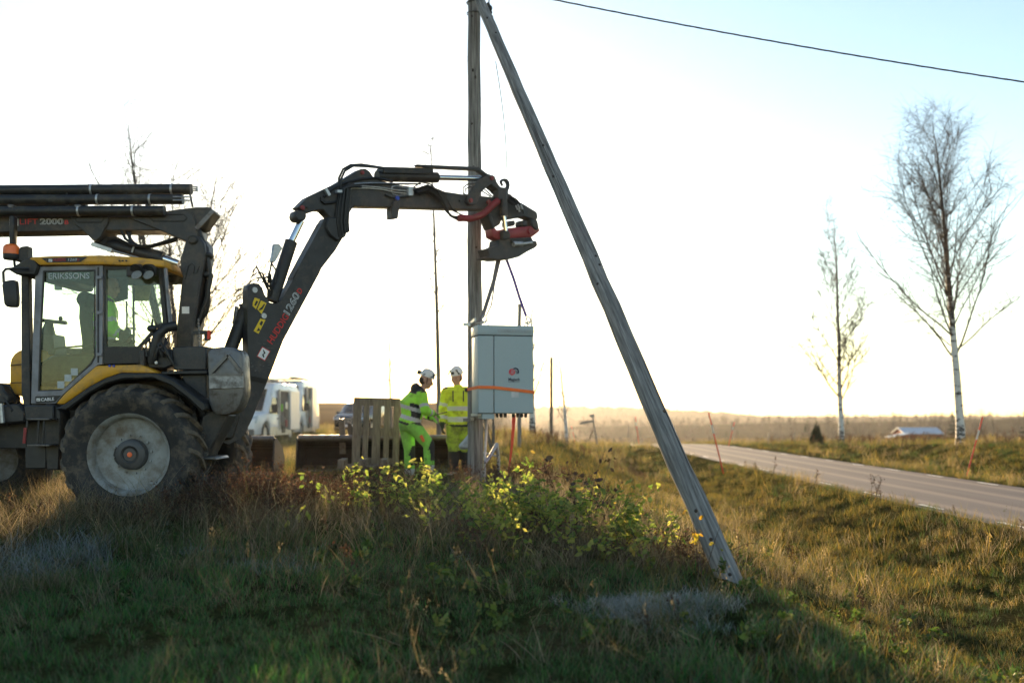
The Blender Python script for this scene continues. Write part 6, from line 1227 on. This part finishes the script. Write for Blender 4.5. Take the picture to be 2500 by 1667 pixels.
J = dict(head=P(1115, 920, DB), neck=P(1118, 944, DB), shR=P(1090, 957, DB - .02), shL=P(1146, 957, DB + .03), elR=P(1081, 1000, DB - .03), wrR=P(1080, 1038, DB - .12), elL=P(1152, 1002, DB + .06), wrL=P(1150, 1040, DB - .05),
         hipR=P(1106, 1040, DB), hipL=P(1131, 1040, DB + .02), knR=P(1107, 1098, DB - .06), anR=P(1108, 1150, DB), knL=P(1137, 1098, DB - .05), anL=P(1140, 1150, DB + .05), foot=P(1122, 1163, DB))
J['palR'] = Vector((1, .3, 0)); J['palL'] = Vector((-1, .3, 0)); J['toeR'] = J['anR'] + Vector((-.08, -.17, 0)); J['toeL'] = J['anL'] + Vector((.03, -.18, 0))
pb_, VB = worker('worker in soiled yellow hi-vis with white helmet, facing us beside the pole', J, (-1, 0.05, 0), (-.42, -.85, -.22), (-.1, -.2, .95), 'neony', 'neonytr', 1.12, 'darkcloth', dark_legs='lower')
for dx in (-.085, .095): mb = MB(); c = P(1118, 967, DB - .19) + Vector((dx, 0, 0)); mb.box(c, (.022, .02, .19)); mb.build('chest_zip', M['black'], pb_, bevel=.004)
# the operator in the cab, seen through the rear window
DO = 12.78
J = dict(head=P(270, 700, DO), neck=P(262, 727, DO), shR=P(262, 745, DO - .19), shL=P(262, 745, DO + .19), elR=P(272, 800, DO - .26), wrR=P(300, 822, DO - .22), elL=P(272, 800, DO + .24), wrL=P(302, 820, DO + .18),
         hipR=P(248, 850, DO - .1), hipL=P(248, 850, DO + .1), knR=P(312, 848, DO - .13), anR=P(318, 925, DO - .13), knL=P(312, 848, DO + .13), anL=P(318, 925, DO + .13), foot=P(255, 925, DO))
worker('machine operator in hi-vis sitting in the cab, turned to the rear window', J, (0, -1, 0), (.94, -.1, -.2), (.15, 0, 1), 'neon', 'neontr', 1.0, 'darkcloth', helm=False, dark_legs='none', boots=True, vox=.018)
# ------------------------------------------------------------------ vegetation
def blades(rs, n, h, w, spread, lean, pal, segs=3, droop=.5, tip=None, seed_head=0.0):
    """a tuft: n curved tapering blades; returns verts, faces, per-vertex colours"""
    V_, F_, C_ = [], [], []
    for i in range(n):
        a = rs.uniform(0, 6.283); r = spread * math.sqrt(rs.rand()); x, y = r * math.cos(a), r * math.sin(a); H = rs.uniform(*h); ww = w * rs.uniform(.6, 1.3)
        az = rs.uniform(0, 6.283); dx, dy = math.cos(az), math.sin(az); ln = rs.uniform(.1, 1) * lean; dr = rs.uniform(.2, 1) * droop; px_, py_ = -dy * ww / 2, dx * ww / 2
        tw = rs.uniform(-1, 1); c = np.array(pal[rs.randint(len(pal))]) * rs.uniform(.75, 1.25); c2 = c if tip is None or rs.rand() > tip[1] else np.array(tip[0]); b = len(V_)
        for s in range(segs + 1):
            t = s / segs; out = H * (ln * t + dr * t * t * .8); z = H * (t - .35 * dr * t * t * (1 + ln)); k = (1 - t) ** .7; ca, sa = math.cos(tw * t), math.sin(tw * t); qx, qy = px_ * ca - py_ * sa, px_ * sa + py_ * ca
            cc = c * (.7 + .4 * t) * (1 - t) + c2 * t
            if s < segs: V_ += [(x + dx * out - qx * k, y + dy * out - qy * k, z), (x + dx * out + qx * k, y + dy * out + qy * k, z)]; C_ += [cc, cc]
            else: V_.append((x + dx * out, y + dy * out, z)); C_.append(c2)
        for s in range(segs - 1): F_.append((b + 2 * s, b + 2 * s + 1, b + 2 * s + 3, b + 2 * s + 2))
        F_.append((b + 2 * segs - 2, b + 2 * segs - 1, b + 2 * segs))
        if rs.rand() < seed_head:
            tx, ty, tz = V_[-1]
            for k in range(7):
                q = len(V_); o_ = np.array([rs.normal(0, .012), rs.normal(0, .012), rs.uniform(-.09, .02)]); p = np.array([tx, ty, tz]) + o_; e = rs.normal(0, .007, 3)
                V_ += [tuple(p), tuple(p + e + [.004, 0, .012]), tuple(p + e + [-.004, .003, .014])]; F_.append((q, q + 1, q + 2)); C_ += [c * 1.1] * 3
    return V_, F_, C_
def weed(rs, H, n_br, pal, leafpal, leaf=.02, nleaf=60, r=.004, spread=.5):
    V_, F_, C_ = [], [], []
    def strip(p, d, L, w, c, seg=4, jit=.15):
        b = len(V_); P_ = [np.array(p)]; d = np.array(d, float)
        for s in range(seg): d = d + rs.normal(0, jit, 3); d /= np.linalg.norm(d); P_.append(P_[-1] + d * L / seg)
        a = np.cross(d, [.3, .7, .2]); a /= np.linalg.norm(a) + 1e-9; e = np.cross(d, a)
        for i, q in enumerate(P_):
            k = w * (1 - .75 * i / seg)
            for j in range(3): an = 2.094 * j; V_.append(tuple(q + (a * math.cos(an) + e * math.sin(an)) * k)); C_.append(np.array(c))
        for i in range(seg):
            for j in range(3): F_.append((b + i * 3 + j, b + i * 3 + (j + 1) % 3, b + i * 3 + 3 + (j + 1) % 3, b + i * 3 + 3 + j))
        return P_
    tips = []
    for m in range(rs.randint(1, 4)):
        P0 = strip((rs.normal(0, .05), rs.normal(0, .05), 0), (rs.normal(0, .16), rs.normal(0, .16), 1), H * rs.uniform(.7, 1), r, pal[rs.randint(len(pal))], 6, .07)
        for k in range(n_br):
            t = rs.uniform(.3, 1); p = P0[min(6, int(t * 6))]; az = rs.uniform(0, 6.28); tips.append(strip(p, (math.cos(az) * spread, math.sin(az) * spread, rs.uniform(.4, 1)), H * rs.uniform(.12, .35), r * .55, pal[rs.randint(len(pal))], 3))
        tips.append(P0[3:])
    for k in range(nleaf):
        L = tips[rs.randint(len(tips))]; p = L[rs.randint(len(L))] + rs.normal(0, .008, 3); s = leaf * rs.uniform(.4, 1.2); a = rs.normal(0, 1, 3); a /= np.linalg.norm(a); e = np.cross(a, rs.normal(0, 1, 3)); e /= np.linalg.norm(e) + 1e-9; b = len(V_)
        c = np.array(leafpal[rs.randint(len(leafpal))]) * rs.uniform(.7, 1.3); V_ += [tuple(p), tuple(p + a * s * .5 + e * s * .32), tuple(p + a * s), tuple(p + a * s * .5 - e * s * .32)]; C_ += [c] * 4; F_.append((b, b + 1, b + 2, b + 3))
    return V_, F_, C_
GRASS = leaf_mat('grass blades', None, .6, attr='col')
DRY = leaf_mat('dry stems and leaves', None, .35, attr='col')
def clump_mesh(name, vfc, m):
    v, f, c = vfc; me = bpy.data.meshes.new(name); me.from_pydata([tuple(map(float, p)) for p in v], [], f); at = me.color_attributes.new('col', 'FLOAT_COLOR', 'POINT')
    at.data.foreach_set('color', np.clip(np.concatenate([np.array(c, float), np.ones((len(c), 1))], 1), 0, 1).astype(np.float32).ravel()); me.materials.append(m); return me
GREEN = [(.045, .115, .022), (.065, .15, .027), (.036, .09, .02), (.09, .16, .027), (.05, .10, .04)]
LUSH = [(.045, .20, .035), (.06, .25, .04), (.04, .16, .035), (.095, .25, .036)]
TAN = [(.30, .24, .14), (.36, .29, .17), (.24, .185, .10), (.18, .145, .08), (.26, .225, .15)]
GOLD = [(.30, .20, .035), (.22, .17, .026), (.34, .24, .05), (.14, .14, .022), (.095, .115, .018)]
OLIVE = [(.075, .088, .024), (.10, .105, .03), (.125, .112, .036), (.062, .08, .022)]
FROST = ((.42, .48, .52), .5)
BROWN = [(.07, .04, .025), (.10, .06, .035), (.05, .03, .022)]; RUST = [(.11, .045, .022), (.08, .04, .022), (.14, .075, .035), (.05, .03, .02)]
def kinds_of(mk, n): return [mk(np.random.RandomState(100 + i)) for i in range(n)]
def collection(name, meshes):
    c = bpy.data.collections.new(name)
    for i, me in enumerate(meshes): o = bpy.data.objects.new('%s_tuft_%02d' % (name, i), me); c.objects.link(o)
    return c
def scatter(name, coll, nk, X, Y, scl, label, cat, rs, tilt=.12, zoff=-.01, idx=None):
    n = len(X); Z = height(X, Y) + zoff; me = bpy.data.meshes.new(name); me.vertices.add(n); me.vertices.foreach_set('co', np.stack([X, Y, Z], -1).astype(np.float32).ravel())
    rot = np.stack([rs.normal(0, tilt, n), rs.normal(0, tilt, n), rs.uniform(0, 6.283, n)], -1)
    for nm, ty, key, val in (('rot', 'FLOAT_VECTOR', 'vector', rot), ('scl', 'FLOAT', 'value', scl), ('idx', 'INT', 'value', rs.randint(0, nk, n) if idx is None else idx)):
        me.attributes.new(nm, ty, 'POINT').data.foreach_set(key, np.asarray(val, np.int32 if ty == 'INT' else np.float32).ravel())
    o = link(name, me, None, None, Vector((0, 0, 0))); tag(o, label, cat, kind='stuff')
    ng = bpy.data.node_groups.new(name, 'GeometryNodeTree'); ng.interface.new_socket('Geometry', in_out='INPUT', socket_type='NodeSocketGeometry'); ng.interface.new_socket('Geometry', in_out='OUTPUT', socket_type='NodeSocketGeometry')
    N = ng.nodes; L = ng.links; gi = N.new('NodeGroupInput'); go = N.new('NodeGroupOutput'); ip = N.new('GeometryNodeInstanceOnPoints'); ci = N.new('GeometryNodeCollectionInfo')
    ci.inputs['Collection'].default_value = coll; ci.inputs['Separate Children'].default_value = True; ci.inputs['Reset Children'].default_value = True; ip.inputs['Pick Instance'].default_value = True
    def attr(nm, ty): a = N.new('GeometryNodeInputNamedAttribute'); a.data_type = ty; a.inputs['Name'].default_value = nm; return a.outputs['Attribute']
    L.new(gi.outputs[0], ip.inputs['Points']); L.new(ci.outputs[0], ip.inputs['Instance']); L.new(attr('idx', 'INT'), ip.inputs['Instance Index']); L.new(attr('rot', 'FLOAT_VECTOR'), ip.inputs['Rotation']); L.new(attr('scl', 'FLOAT'), ip.inputs['Scale']); L.new(ip.outputs[0], go.inputs[0])
    md = o.modifiers.new('scatter', 'NODES'); md.node_group = ng; return o
def sample(rs, y0, y1, dens, wide=.60, pad=.8):
    """random points over the wedge the lens can see (and a margin), density per square metre"""
    area = .5 * 2 * wide * (y1 * y1 - y0 * y0) + 2 * pad * (y1 - y0); n = int(area * dens); u = rs.rand(n * 2); Y = np.sqrt(y0 * y0 + u * (y1 * y1 - y0 * y0)); X = rs.uniform(-1, 1, n * 2) * (wide * Y + pad); return X[:n], Y[:n]
def off_road(X, Y, m=.12): xe = -0.0028 * np.maximum(0, Y - 46) ** 2; return (X < RX0 - m + xe) | (X > RX1 + m + xe)
def machine_clear(X, Y): return ~((X > -6.6) & (X < -4.2) & (Y > 11.55) & (Y < 12.4))
rs = np.random.RandomState(77)
lawn = collection('lawn', kinds_of(lambda r: clump_mesh('tuft', blades(r, 46, (.05, .15), .0045, .11, .55, LUSH + GREEN[:3] + [TAN[3], TAN[2]], 3, .7, (TAN[0], .12)), GRASS), 5) + kinds_of(lambda r: clump_mesh('tuft', blades(r, 46, (.05, .13), .0045, .11, .6, GREEN, 3, .8, FROST), GRASS), 1))
mead = collection('meadow', kinds_of(lambda r: clump_mesh('tuft', blades(r, 34, (.14, .42), .004, .12, .6, TAN + OLIVE[:2], 4, 1.1), GRASS), 4) + kinds_of(lambda r: clump_mesh('tuft', blades(r, 40, (.08, .26), .0045, .12, .5, GREEN + OLIVE + TAN[2:4], 3, .9), GRASS), 3) + kinds_of(lambda r: clump_mesh('tuft', blades(r, 34, (.10, .30), .004, .12, .6, [(.13, .14, .10), (.10, .12, .09), (.16, .15, .12)], 4, 1.1, FROST), GRASS), 1))
stalk = collection('stalks', kinds_of(lambda r: clump_mesh('tuft', blades(r, 9, (.35, .78), .0034, .16, .32, TAN, 4, .28, None, .5), GRASS), 4) + kinds_of(lambda r: clump_mesh('tuft', blades(r, 12, (.25, .55), .004, .12, .7, TAN, 4, .9), GRASS), 2))
verge = collection('verge', kinds_of(lambda r: clump_mesh('tuft', blades(r, 44, (.06, .20), .0055, .16, .5, GOLD + OLIVE, 3, .8), GRASS), 4) + kinds_of(lambda r: clump_mesh('tuft', blades(r, 44, (.05, .16), .0055, .16, .5, GREEN + OLIVE, 3, .8), GRASS), 3) + kinds_of(lambda r: clump_mesh('tuft', blades(r, 30, (.14, .36), .0045, .16, .4, TAN + GOLD, 3, .7, None, .15), GRASS), 2))
wds = collection('weeds', kinds_of(lambda r: clump_mesh('weed', weed(r, r.uniform(.35, .7), 9, BROWN, RUST, .028, 90), DRY), 5))
low = collection('herbs', kinds_of(lambda r: clump_mesh('herb', weed(r, r.uniform(.12, .25), 6, [(.05, .06, .02)], [(.07, .14, .02), (.11, .17, .025), (.16, .17, .03), (.06, .10, .02)], .06, 40, .003, .9), DRY), 4))

def keep(m, *a): return [q[m] for q in a]
# short lush grass nearest the camera
X, Y = sample(rs, 4.0, 10.5, 75); m = (X < 1.6 - .1 * (Y - 5)) | (rs.rand(len(X)) < .2); m &= rs.rand(len(X)) < (1 - .75 * ss(8.2, 10.2, Y)); X, Y = keep(m, X, Y)
fr = (wob(X, Y, 2.2, 31) > .8) & (rs.rand(len(X)) < .4); idx = np.where(fr, 5, rs.randint(0, 5, len(X)))
scatter('lawn_grass', lawn, 6, X, Y, rs.uniform(.6, 1.25, len(X)) * (.9 + .35 * wob(X, Y, 1.6, 8)), 'short green grass with touches of frost covering the left foreground', 'grass', rs, idx=idx)
# taller faded meadow grass round the machine and the bushes
X, Y = sample(rs, 4.6, 17.5, 26); m = (X < 2.1) & off_road(X, Y) & machine_clear(X, Y); m &= rs.rand(len(X)) < np.clip(ss(7.2, 9.6, Y + .9 * wob(X, Y, .9, 12)) + .06, 0, 1); m &= ~((X > .9) & (Y > 12)); X, Y = keep(m, X, Y)
t = wob(X, Y, 1.0, 14) + rs.normal(0, .5, len(X)); fro = (wob(X, Y, 1.5, 41) > 1.25) & (Y < 12); idx = np.where(fro, 7, np.where(t > -.45, rs.randint(0, 4, len(X)), rs.randint(4, 7, len(X))))
scatter('meadow_grass', mead, 8, X, Y, rs.uniform(.65, 1.25, len(X)) * np.where(Y > 13.5, .62, 1.0 + .25 * ss(8, 9.5, Y)) * (1 + .15 * ((X < -2.5) & (Y > 9.8) & (Y < 12))), 'tall faded tan grass in front of the machine and under the bushes', 'grass', rs, .18, idx=idx)
X, Y = sample(rs, 6.0, 13, 4.2); m = (X < 1.6) & (rs.rand(len(X)) < .18 + .82 * ss(7.4, 9, Y)) & machine_clear(X, Y); X, Y = keep(m, X, Y)
scatter('straw_stalks', stalk, 6, X, Y, rs.uniform(.4, .82, len(X)), 'dry straw stalks standing above the meadow grass', 'grass', rs, .2)
X, Y = sample(rs, 5.4, 12.5, 3.0); m = (X < 1.8) & machine_clear(X, Y) & (wob(X, Y, 1.3, 71) > -.2); X, Y = keep(m, X, Y)
scatter('fallen_straw', stalk, 6, X, Y, rs.uniform(.45, .9, len(X)), 'flattened dead straw lying across the foreground turf', 'grass', rs, .75, .03)
# ditch, near bank and verges
X, Y = sample(rs, 3.4, 16, 30); m = (X > .7 + .25 * wob(Y, Y, 2, 5)) & off_road(X, Y, .02) & (X < 7.6); X, Y = keep(m, X, Y); t = wob(X, Y, 1.2, 22) + rs.normal(0, .55, len(X)) + .3 * ss(3.2, 6.5, X)
idx = np.where(t < -.1, rs.randint(0, 4, len(X)), np.where(t < .9, rs.randint(4, 7, len(X)), rs.randint(7, 9, len(X))))
scatter('ditch_grass', verge, 9, X, Y, rs.uniform(.45, 1.0, len(X)) * (1 - .2 * ss(4.5, 6.5, X)), 'golden and green grass filling the ditch beside the slanting strut', 'grass', rs, .16, idx=idx)
X, Y = sample(rs, 13, 34, 17); m = off_road(X, Y, .02) & ~((X < .9) & (Y < 17.4)); X, Y = keep(m, X, Y); t = wob(X, Y, .8, 23) + rs.normal(0, .55, len(X))
idx = np.where(t < .3, rs.randint(0, 4, len(X)), np.where(t < .8, rs.randint(4, 7, len(X)), rs.randint(7, 9, len(X))))
scatter('verge_grass', verge, 9, X, Y, rs.uniform(.8, 1.5, len(X)) * np.where((X < 0) & (Y > 20), .75, 1), 'low golden grass on the verges and the field behind the pole', 'grass', rs, .16, idx=idx)
X, Y = sample(rs, 34, 78, 2.6); m = off_road(X, Y, .1); X, Y = keep(m, X, Y)
scatter('field_grass', verge, 9, X, Y, rs.uniform(1.1, 2.1, len(X)), 'sparse golden grass on the far field around the vans', 'grass', rs, .16, idx=rs.randint(0, 9, len(X)))
n = 210; X = rs.normal(1.12, .24, n); Y = rs.normal(7.8, .12, n)
hoar = collection('hoar', kinds_of(lambda r: clump_mesh('tuft', blades(r, 50, (.05, .17), .005, .13, .7, [(.20, .22, .18), (.16, .19, .13), (.28, .30, .27), (.13, .16, .10)], 4, 1.2, ((.66, .68, .67), .7)), GRASS), 3))
scatter('frosty_grass', hoar, 3, X, Y, rs.uniform(.5, .95, n), 'white frosted grass patch at the foot of the slanting strut', 'grass', rs, .2)
X, Y = sample(rs, 5.6, 11, 2.4); m = (wob(X, Y, 1.1, 61) > .5) & (X < 3.2); X, Y = keep(m, X, Y)
scatter('hoar_grass', hoar, 3, X, Y, rs.uniform(.5, .95, len(X)), 'scattered frost touched tufts in the shaded foreground', 'grass', rs, .2)
# brown weeds: beside the wheel, under the boom, on the mound, along the far bank
pa_ = []
for (cx, cy, sx_, sy_, n) in ((-3.45, 11.2, .4, .4, 40), (-2.5, 11.8, .55, .5, 30), (-1.9, 12.6, .5, .4, 12), (-.4, 14.4, .8, .5, 55), (.2, 15.0, .5, .5, 35), (1.1, 31, 1.9, 2.2, 110), (.1, 9.0, 1.2, .6, 8), (1.7, 9.4, .3, .25, 14), (-4.6, 10.9, .7, .35, 14)): pa_.append(np.stack([rs.normal(cx, sx_, n), rs.normal(cy, sy_, n)], -1))
Q = np.concatenate(pa_); X, Y = Q[:, 0], Q[:, 1]; m = machine_clear(X, Y); X, Y = keep(m, X, Y)
scatter('brown_weeds', wds, 5, X, Y, rs.uniform(.55, 1.1, len(X)), 'withered red brown weeds under the boom and round the pole foot', 'weeds', rs, .14)
n = 95; X = np.concatenate([rs.normal(-2.85, .36, n), rs.normal(-2.0, .5, 25)]); Y = np.concatenate([rs.normal(11.3, .3, n), rs.normal(11.6, .4, 25)])
scatter('brown_weeds', wds, 5, X, Y, rs.uniform(.7, 1.35, len(X)), 'tall red brown weeds right of the big rear wheel', 'weeds', rs, .16)
X, Y = sample(rs, 26, 60, 1.6); m = (X > 14.4) & (X < 40); X, Y = keep(m, X, Y)
scatter('bank_weeds', wds, 5, X, Y, rs.uniform(.6, 1.3, len(X)), 'tall brown weeds along the top of the far road bank', 'weeds', rs, .14)
X, Y = sample(rs, 6.5, 13.5, 2.2); m = (X < 4.6) & (X > -1.5); X, Y = keep(m, X, Y)
scatter('low_herbs', low, 4, X, Y, rs.uniform(.6, 1.2, len(X)), 'small yellow green herbs among the grass near the strut', 'herbs', rs, .2)

# leafy bushes: canes and single leaves
def leaf_mesh(seed, L=.085, W=.055):
    r = np.random.RandomState(seed); n = 5; v, f = [], []
    for i in range(n + 1):
        t = i / n; w = W / 2 * math.sin(math.pi * min(1, t * .92 + .06)) ** .75 * (1 + .18 * (r.rand() - .5)); z = -.25 * L * t * t + .01 * r.normal(); c = .25 * w
        v += [(-w, L * t, z + c), (0, L * t, z), (w, L * t, z + c + .004 * r.normal())]
    for i in range(n):
        b = 3 * i; f += [(b, b + 1, b + 4, b + 3), (b + 1, b + 2, b + 5, b + 4)]
    me = bpy.data.meshes.new('leaf'); me.from_pydata(v, [], f); me.polygons.foreach_set('use_smooth', [True] * len(f)); return me
LG = leaf_mat('bramble leaves', [(0, (.10, .19, .03)), (.25, (.19, .28, .045)), (.55, (.36, .40, .07)), (.92, (.48, .48, .10)), (1, (.42, .30, .06))], .68)
LD = leaf_mat('withered leaves', [(0, (.035, .022, .018)), (.6, (.07, .04, .026)), (1, (.10, .06, .03))], .2)
LA = leaf_mat('yellow autumn leaves', [(0, (.30, .28, .03)), (.6, (.42, .32, .03)), (1, (.45, .22, .03))], .55)
CANE = mat('bramble cane', (.07, .045, .03), .8, var=.3)
def leafset(m_): L = [leaf_mesh(200 + i, .085 + .012 * (i % 3), .056 + .006 * (i % 2)) for i in range(4)]; [q.materials.append(m_) for q in L]; return L
SETS = dict(green=leafset(LG), dead=leafset(LD), gold=leafset(LA))
def bush(name, label, cat, x, y, H, spread, canes, leaves, kind, group, seed, sc=1.0, arch=.35, low_=.35):
    r = np.random.RandomState(seed); z = hz(x, y); root = thing(name, (x, y, z), label, cat, group); nodes_ = []
    for c in range(canes):
        az = r.uniform(0, 6.283); p = np.array([r.normal(0, spread * .35), r.normal(0, spread * .3), 0]); p[2] = hz(x + p[0], y + p[1]) - z - .03; d = np.array([math.cos(az) * .35, math.sin(az) * .35, 1.0]); L = H * r.uniform(.7, 1.25); pl = [p.copy()]; n = 9
        for s in range(n): d = d + np.array([math.cos(az), math.sin(az), 0]) * arch * .22 * spread + r.normal(0, .07, 3); d[2] -= arch * .14; d /= np.linalg.norm(d); p = p + d * L / n; pl.append(p.copy()); nodes_.append((p.copy(), d.copy(), (s + 1) / n))
        mb = MB(); mb.tube([Vector(q) + Vector((x, y, z)) for q in pl], list(np.linspace(.0055, .002, n + 1)), 5); mb.build('stem', CANE, root)
    nd = [q for q in nodes_ if q[2] > low_]
    for i in range(leaves):
        p, d, t = nd[r.randint(len(nd))]; o = bpy.data.objects.new('leaf', SETS[kind][r.randint(4)]); COL.objects.link(o); o.parent = root; off = r.normal(0, .045, 3) * (1 if kind != 'dead' else .5); o.location = p + off
        o.rotation_euler = (r.uniform(-.9, .5), r.uniform(-.6, .6), r.uniform(0, 6.283)) if kind != 'dead' else tuple(r.uniform(-1.6, 1.6, 3)); k = sc * r.uniform(.55, 1.15); o.scale = (k, k, k)
    return root
BG = 'leafy bramble bushes in front of the pole'
def at(px, py, D): return px2x(px, D), D
spots = [((1010, 11.6), .66, .8, 10, 85, 'sparse leafy bramble at the left end, below the workers boots'), ((905, 11.2), .72, .8, 10, 75, 'thin leafy bramble in front of the upright pallet'), ((1105, 10.9), .70, .7, 10, 110, 'leafy bramble straight in front of the upright pole foot'),
         ((1195, 10.6), .66, .6, 10, 120, 'dense bright bramble right of the pole foot, under the cabinet'), ((1290, 10.4), .68, .6, 10, 130, 'densest yellow green bramble below the hanging strap tail'), ((1375, 10.2), .66, .6, 10, 120, 'full green bramble next to the withered brown shrub'),
         ((1460, 9.9), .60, .6, 9, 105, 'green bramble right of the withered brown shrub'), ((1545, 9.6), .50, .55, 8, 80, 'outermost green bramble sloping down towards the slanting strut'), ((1240, 9.6), .48, .7, 8, 55, 'lower bramble with paler leaves in front of the densest one'), ((1420, 9.3), .40, .7, 7, 40, 'low thin bramble in the grass below the full green one'), ((1120, 9.8), .42, .7, 7, 34, 'low scattered bramble among straw left of the pale leaved one')]
for i, ((px, D), H, sp, cn, lv, lab) in enumerate(spots): x, y = at(px, 0, D); bush('bramble_bush', lab, 'bush', x, y, H * 1.12, sp, cn, int(lv * 2.15), 'green', BG, 500 + i, .88)
x, y = at(1425, 0, 10.4); bush('withered_shrub', 'withered shrub with curled dark brown leaves sticking up from the brambles', 'bush', x, y, 1.0, .5, 9, 75, 'dead', None, 520, .75, .15, .45)
x, y = at(1665, 0, 9.6); bush('bramble_tangle', 'dark leafless bramble tangle left of the foot of the slanting strut', 'bush', x, y, .5, .9, 34, 26, 'dead', None, 521, .6, .7, .2)
x, y = at(1712, 0, 8.55); bush('sapling', 'small sapling with bright yellow leaves in front of the slanting strut', 'sapling', x, y, .62, .2, 3, 16, 'gold', None, 522, .75, .1, .5)
x, y = at(720, 0, 10.4); bush('sapling', 'low green seedling alone in the brown grass below the pallet gap', 'sapling', x, y, .36, .2, 3, 9, 'green', None, 523, .9, .1, .5)
x, y = at(1600, 0, 9.0); bush('sapling', 'thin seedling with few yellow green leaves just left of the strut', 'sapling', x, y, .5, .25, 4, 20, 'green', None, 524, .75, .2, .4)
# dried weeds along the road edge and in the ditch
WG = 'dried weeds along the near road edge'
rr = np.random.RandomState(8); wm = [clump_mesh('weed', weed(rr, .55, 8, BROWN, BROWN + RUST, .035, 70, .006), DRY) for i in range(4)]
labs = ['dried weed at the road edge nearest the slanting strut', 'dried weed clump just right of the tall snow pole', 'dried weed pair standing before the first edge dash', 'taller dried weed midway along the near road edge', 'dark dried weed beside the second long dash', 'dried weed near the right end of the road edge', 'dried weed at the very right edge of the view']
for i, (px, py, s_) in enumerate(((1850, 1152, .9), (1885, 1158, 1.1), (1990, 1180, 1.0), (2130, 1212, 1.1), (2155, 1218, .8), (2330, 1254, .5), (2490, 1290, .6))):
    D = 7.25 / ((px - CX) / F); x = px2x(px, D); o = link('dried_weed', wm[i % 4], None, None, Vector((x, D, hz(x, D) - .02))); o.scale = (s_,) * 3; o.rotation_euler = (0, 0, i * 1.3); tag(o, labs[i], 'weed', WG)
for i, (px, D, s_, lab) in enumerate(((1940, 11.5, .9, 'brown seeded weed in the middle of the ditch'), (2110, 10.2, .8, 'thin rust weed lower in the ditch, right of the strut'), (1655, 7.4, .55, 'rust red dock stem in the frosty grass left of the strut foot'), (1595, 7.1, .6, 'dark rust dock stem furthest left in the frosty grass'))):
    x = px2x(px, D); o = link('dried_weed', wm[(i + 1) % 4], None, None, Vector((x, D, hz(x, D) - .02))); o.scale = (s_,) * 3; tag(o, lab, 'weed')
# far woodland as one mass
fk = [conifer(7, 1.7, 30 + i, 7, 7) for i in range(3)]
for q in fk: q.materials.append(SPR)
fb = []
for i in range(3):
    r = np.random.RandomState(60 + i); v, f = [], []
    for k in range(70): a = r.uniform(0, 6.28); p = np.array([math.cos(a), math.sin(a), 0]) * r.uniform(0, 2.2) + [0, 0, r.uniform(1, 8)]; s = r.normal(0, .5, (3, 3)) + [0, 0, .35]; b = len(v); v += [tuple(p + q) for q in s]; f.append((b, b + 1, b + 2))
    me = bpy.data.meshes.new('scrub'); me.from_pydata(v, [], f); me.materials.append(TWIG); fb.append(me)
wood = collection('woodland', fk + fb)
n = 5200; Y = rs.uniform(330, 1500, n); X = rs.uniform(-.6, .62, n) * Y; m = (X > -.10 * Y + 30); X, Y = keep(m, X, Y)
X2 = rs.uniform(-.5, -.02, 260) * 700; Y2 = np.full(260, 640.) + rs.uniform(-30, 60, 260)
def hill_z(X, Y):                                        # drop each tree on the highest far surface under it
    dg = bpy.context.evaluated_depsgraph_get(); out = []
    for x, y in zip(X, Y):
        ok, loc, *_ = S.ray_cast(dg, Vector((x, y, 200)), Vector((0, 0, -1))); out.append(loc.z if ok else -10)
    return np.array(out)
hzv = hill_z(X, Y)
_h = height
def height(X, Y, _q=[hzv]): return _q[0]
scatter('woodland', wood, 6, X, Y, rs.uniform(.45, .8, len(X)), 'far woodland covering the low ridge beyond the valley', 'woodland', rs, .03)
height = _h
# ------------------------------------------------------------------ morning haze
hzm = bpy.data.materials.new('haze'); hzm.use_nodes = True; nt = hzm.node_tree; nt.nodes.clear(); oo = nt.nodes.new('ShaderNodeOutputMaterial'); pv = nt.nodes.new('ShaderNodeVolumePrincipled')
pv.inputs['Color'].default_value = (.93, .93, .95, 1); pv.inputs['Density'].default_value = .00011; pv.inputs['Anisotropy'].default_value = .6; nt.links.new(pv.outputs[0], oo.inputs['Volume'])
mb = MB(); zlo = float(GZ.min()) - 20; mb.box((0, 1270, (zlo + 26) / 2), (4600, 2720, 26 - zlo)); tag(mb.build('haze', hzm, None, origin=(0, 1270, 0)), 'thin golden morning haze hanging over the whole valley', 'haze', kind='stuff')
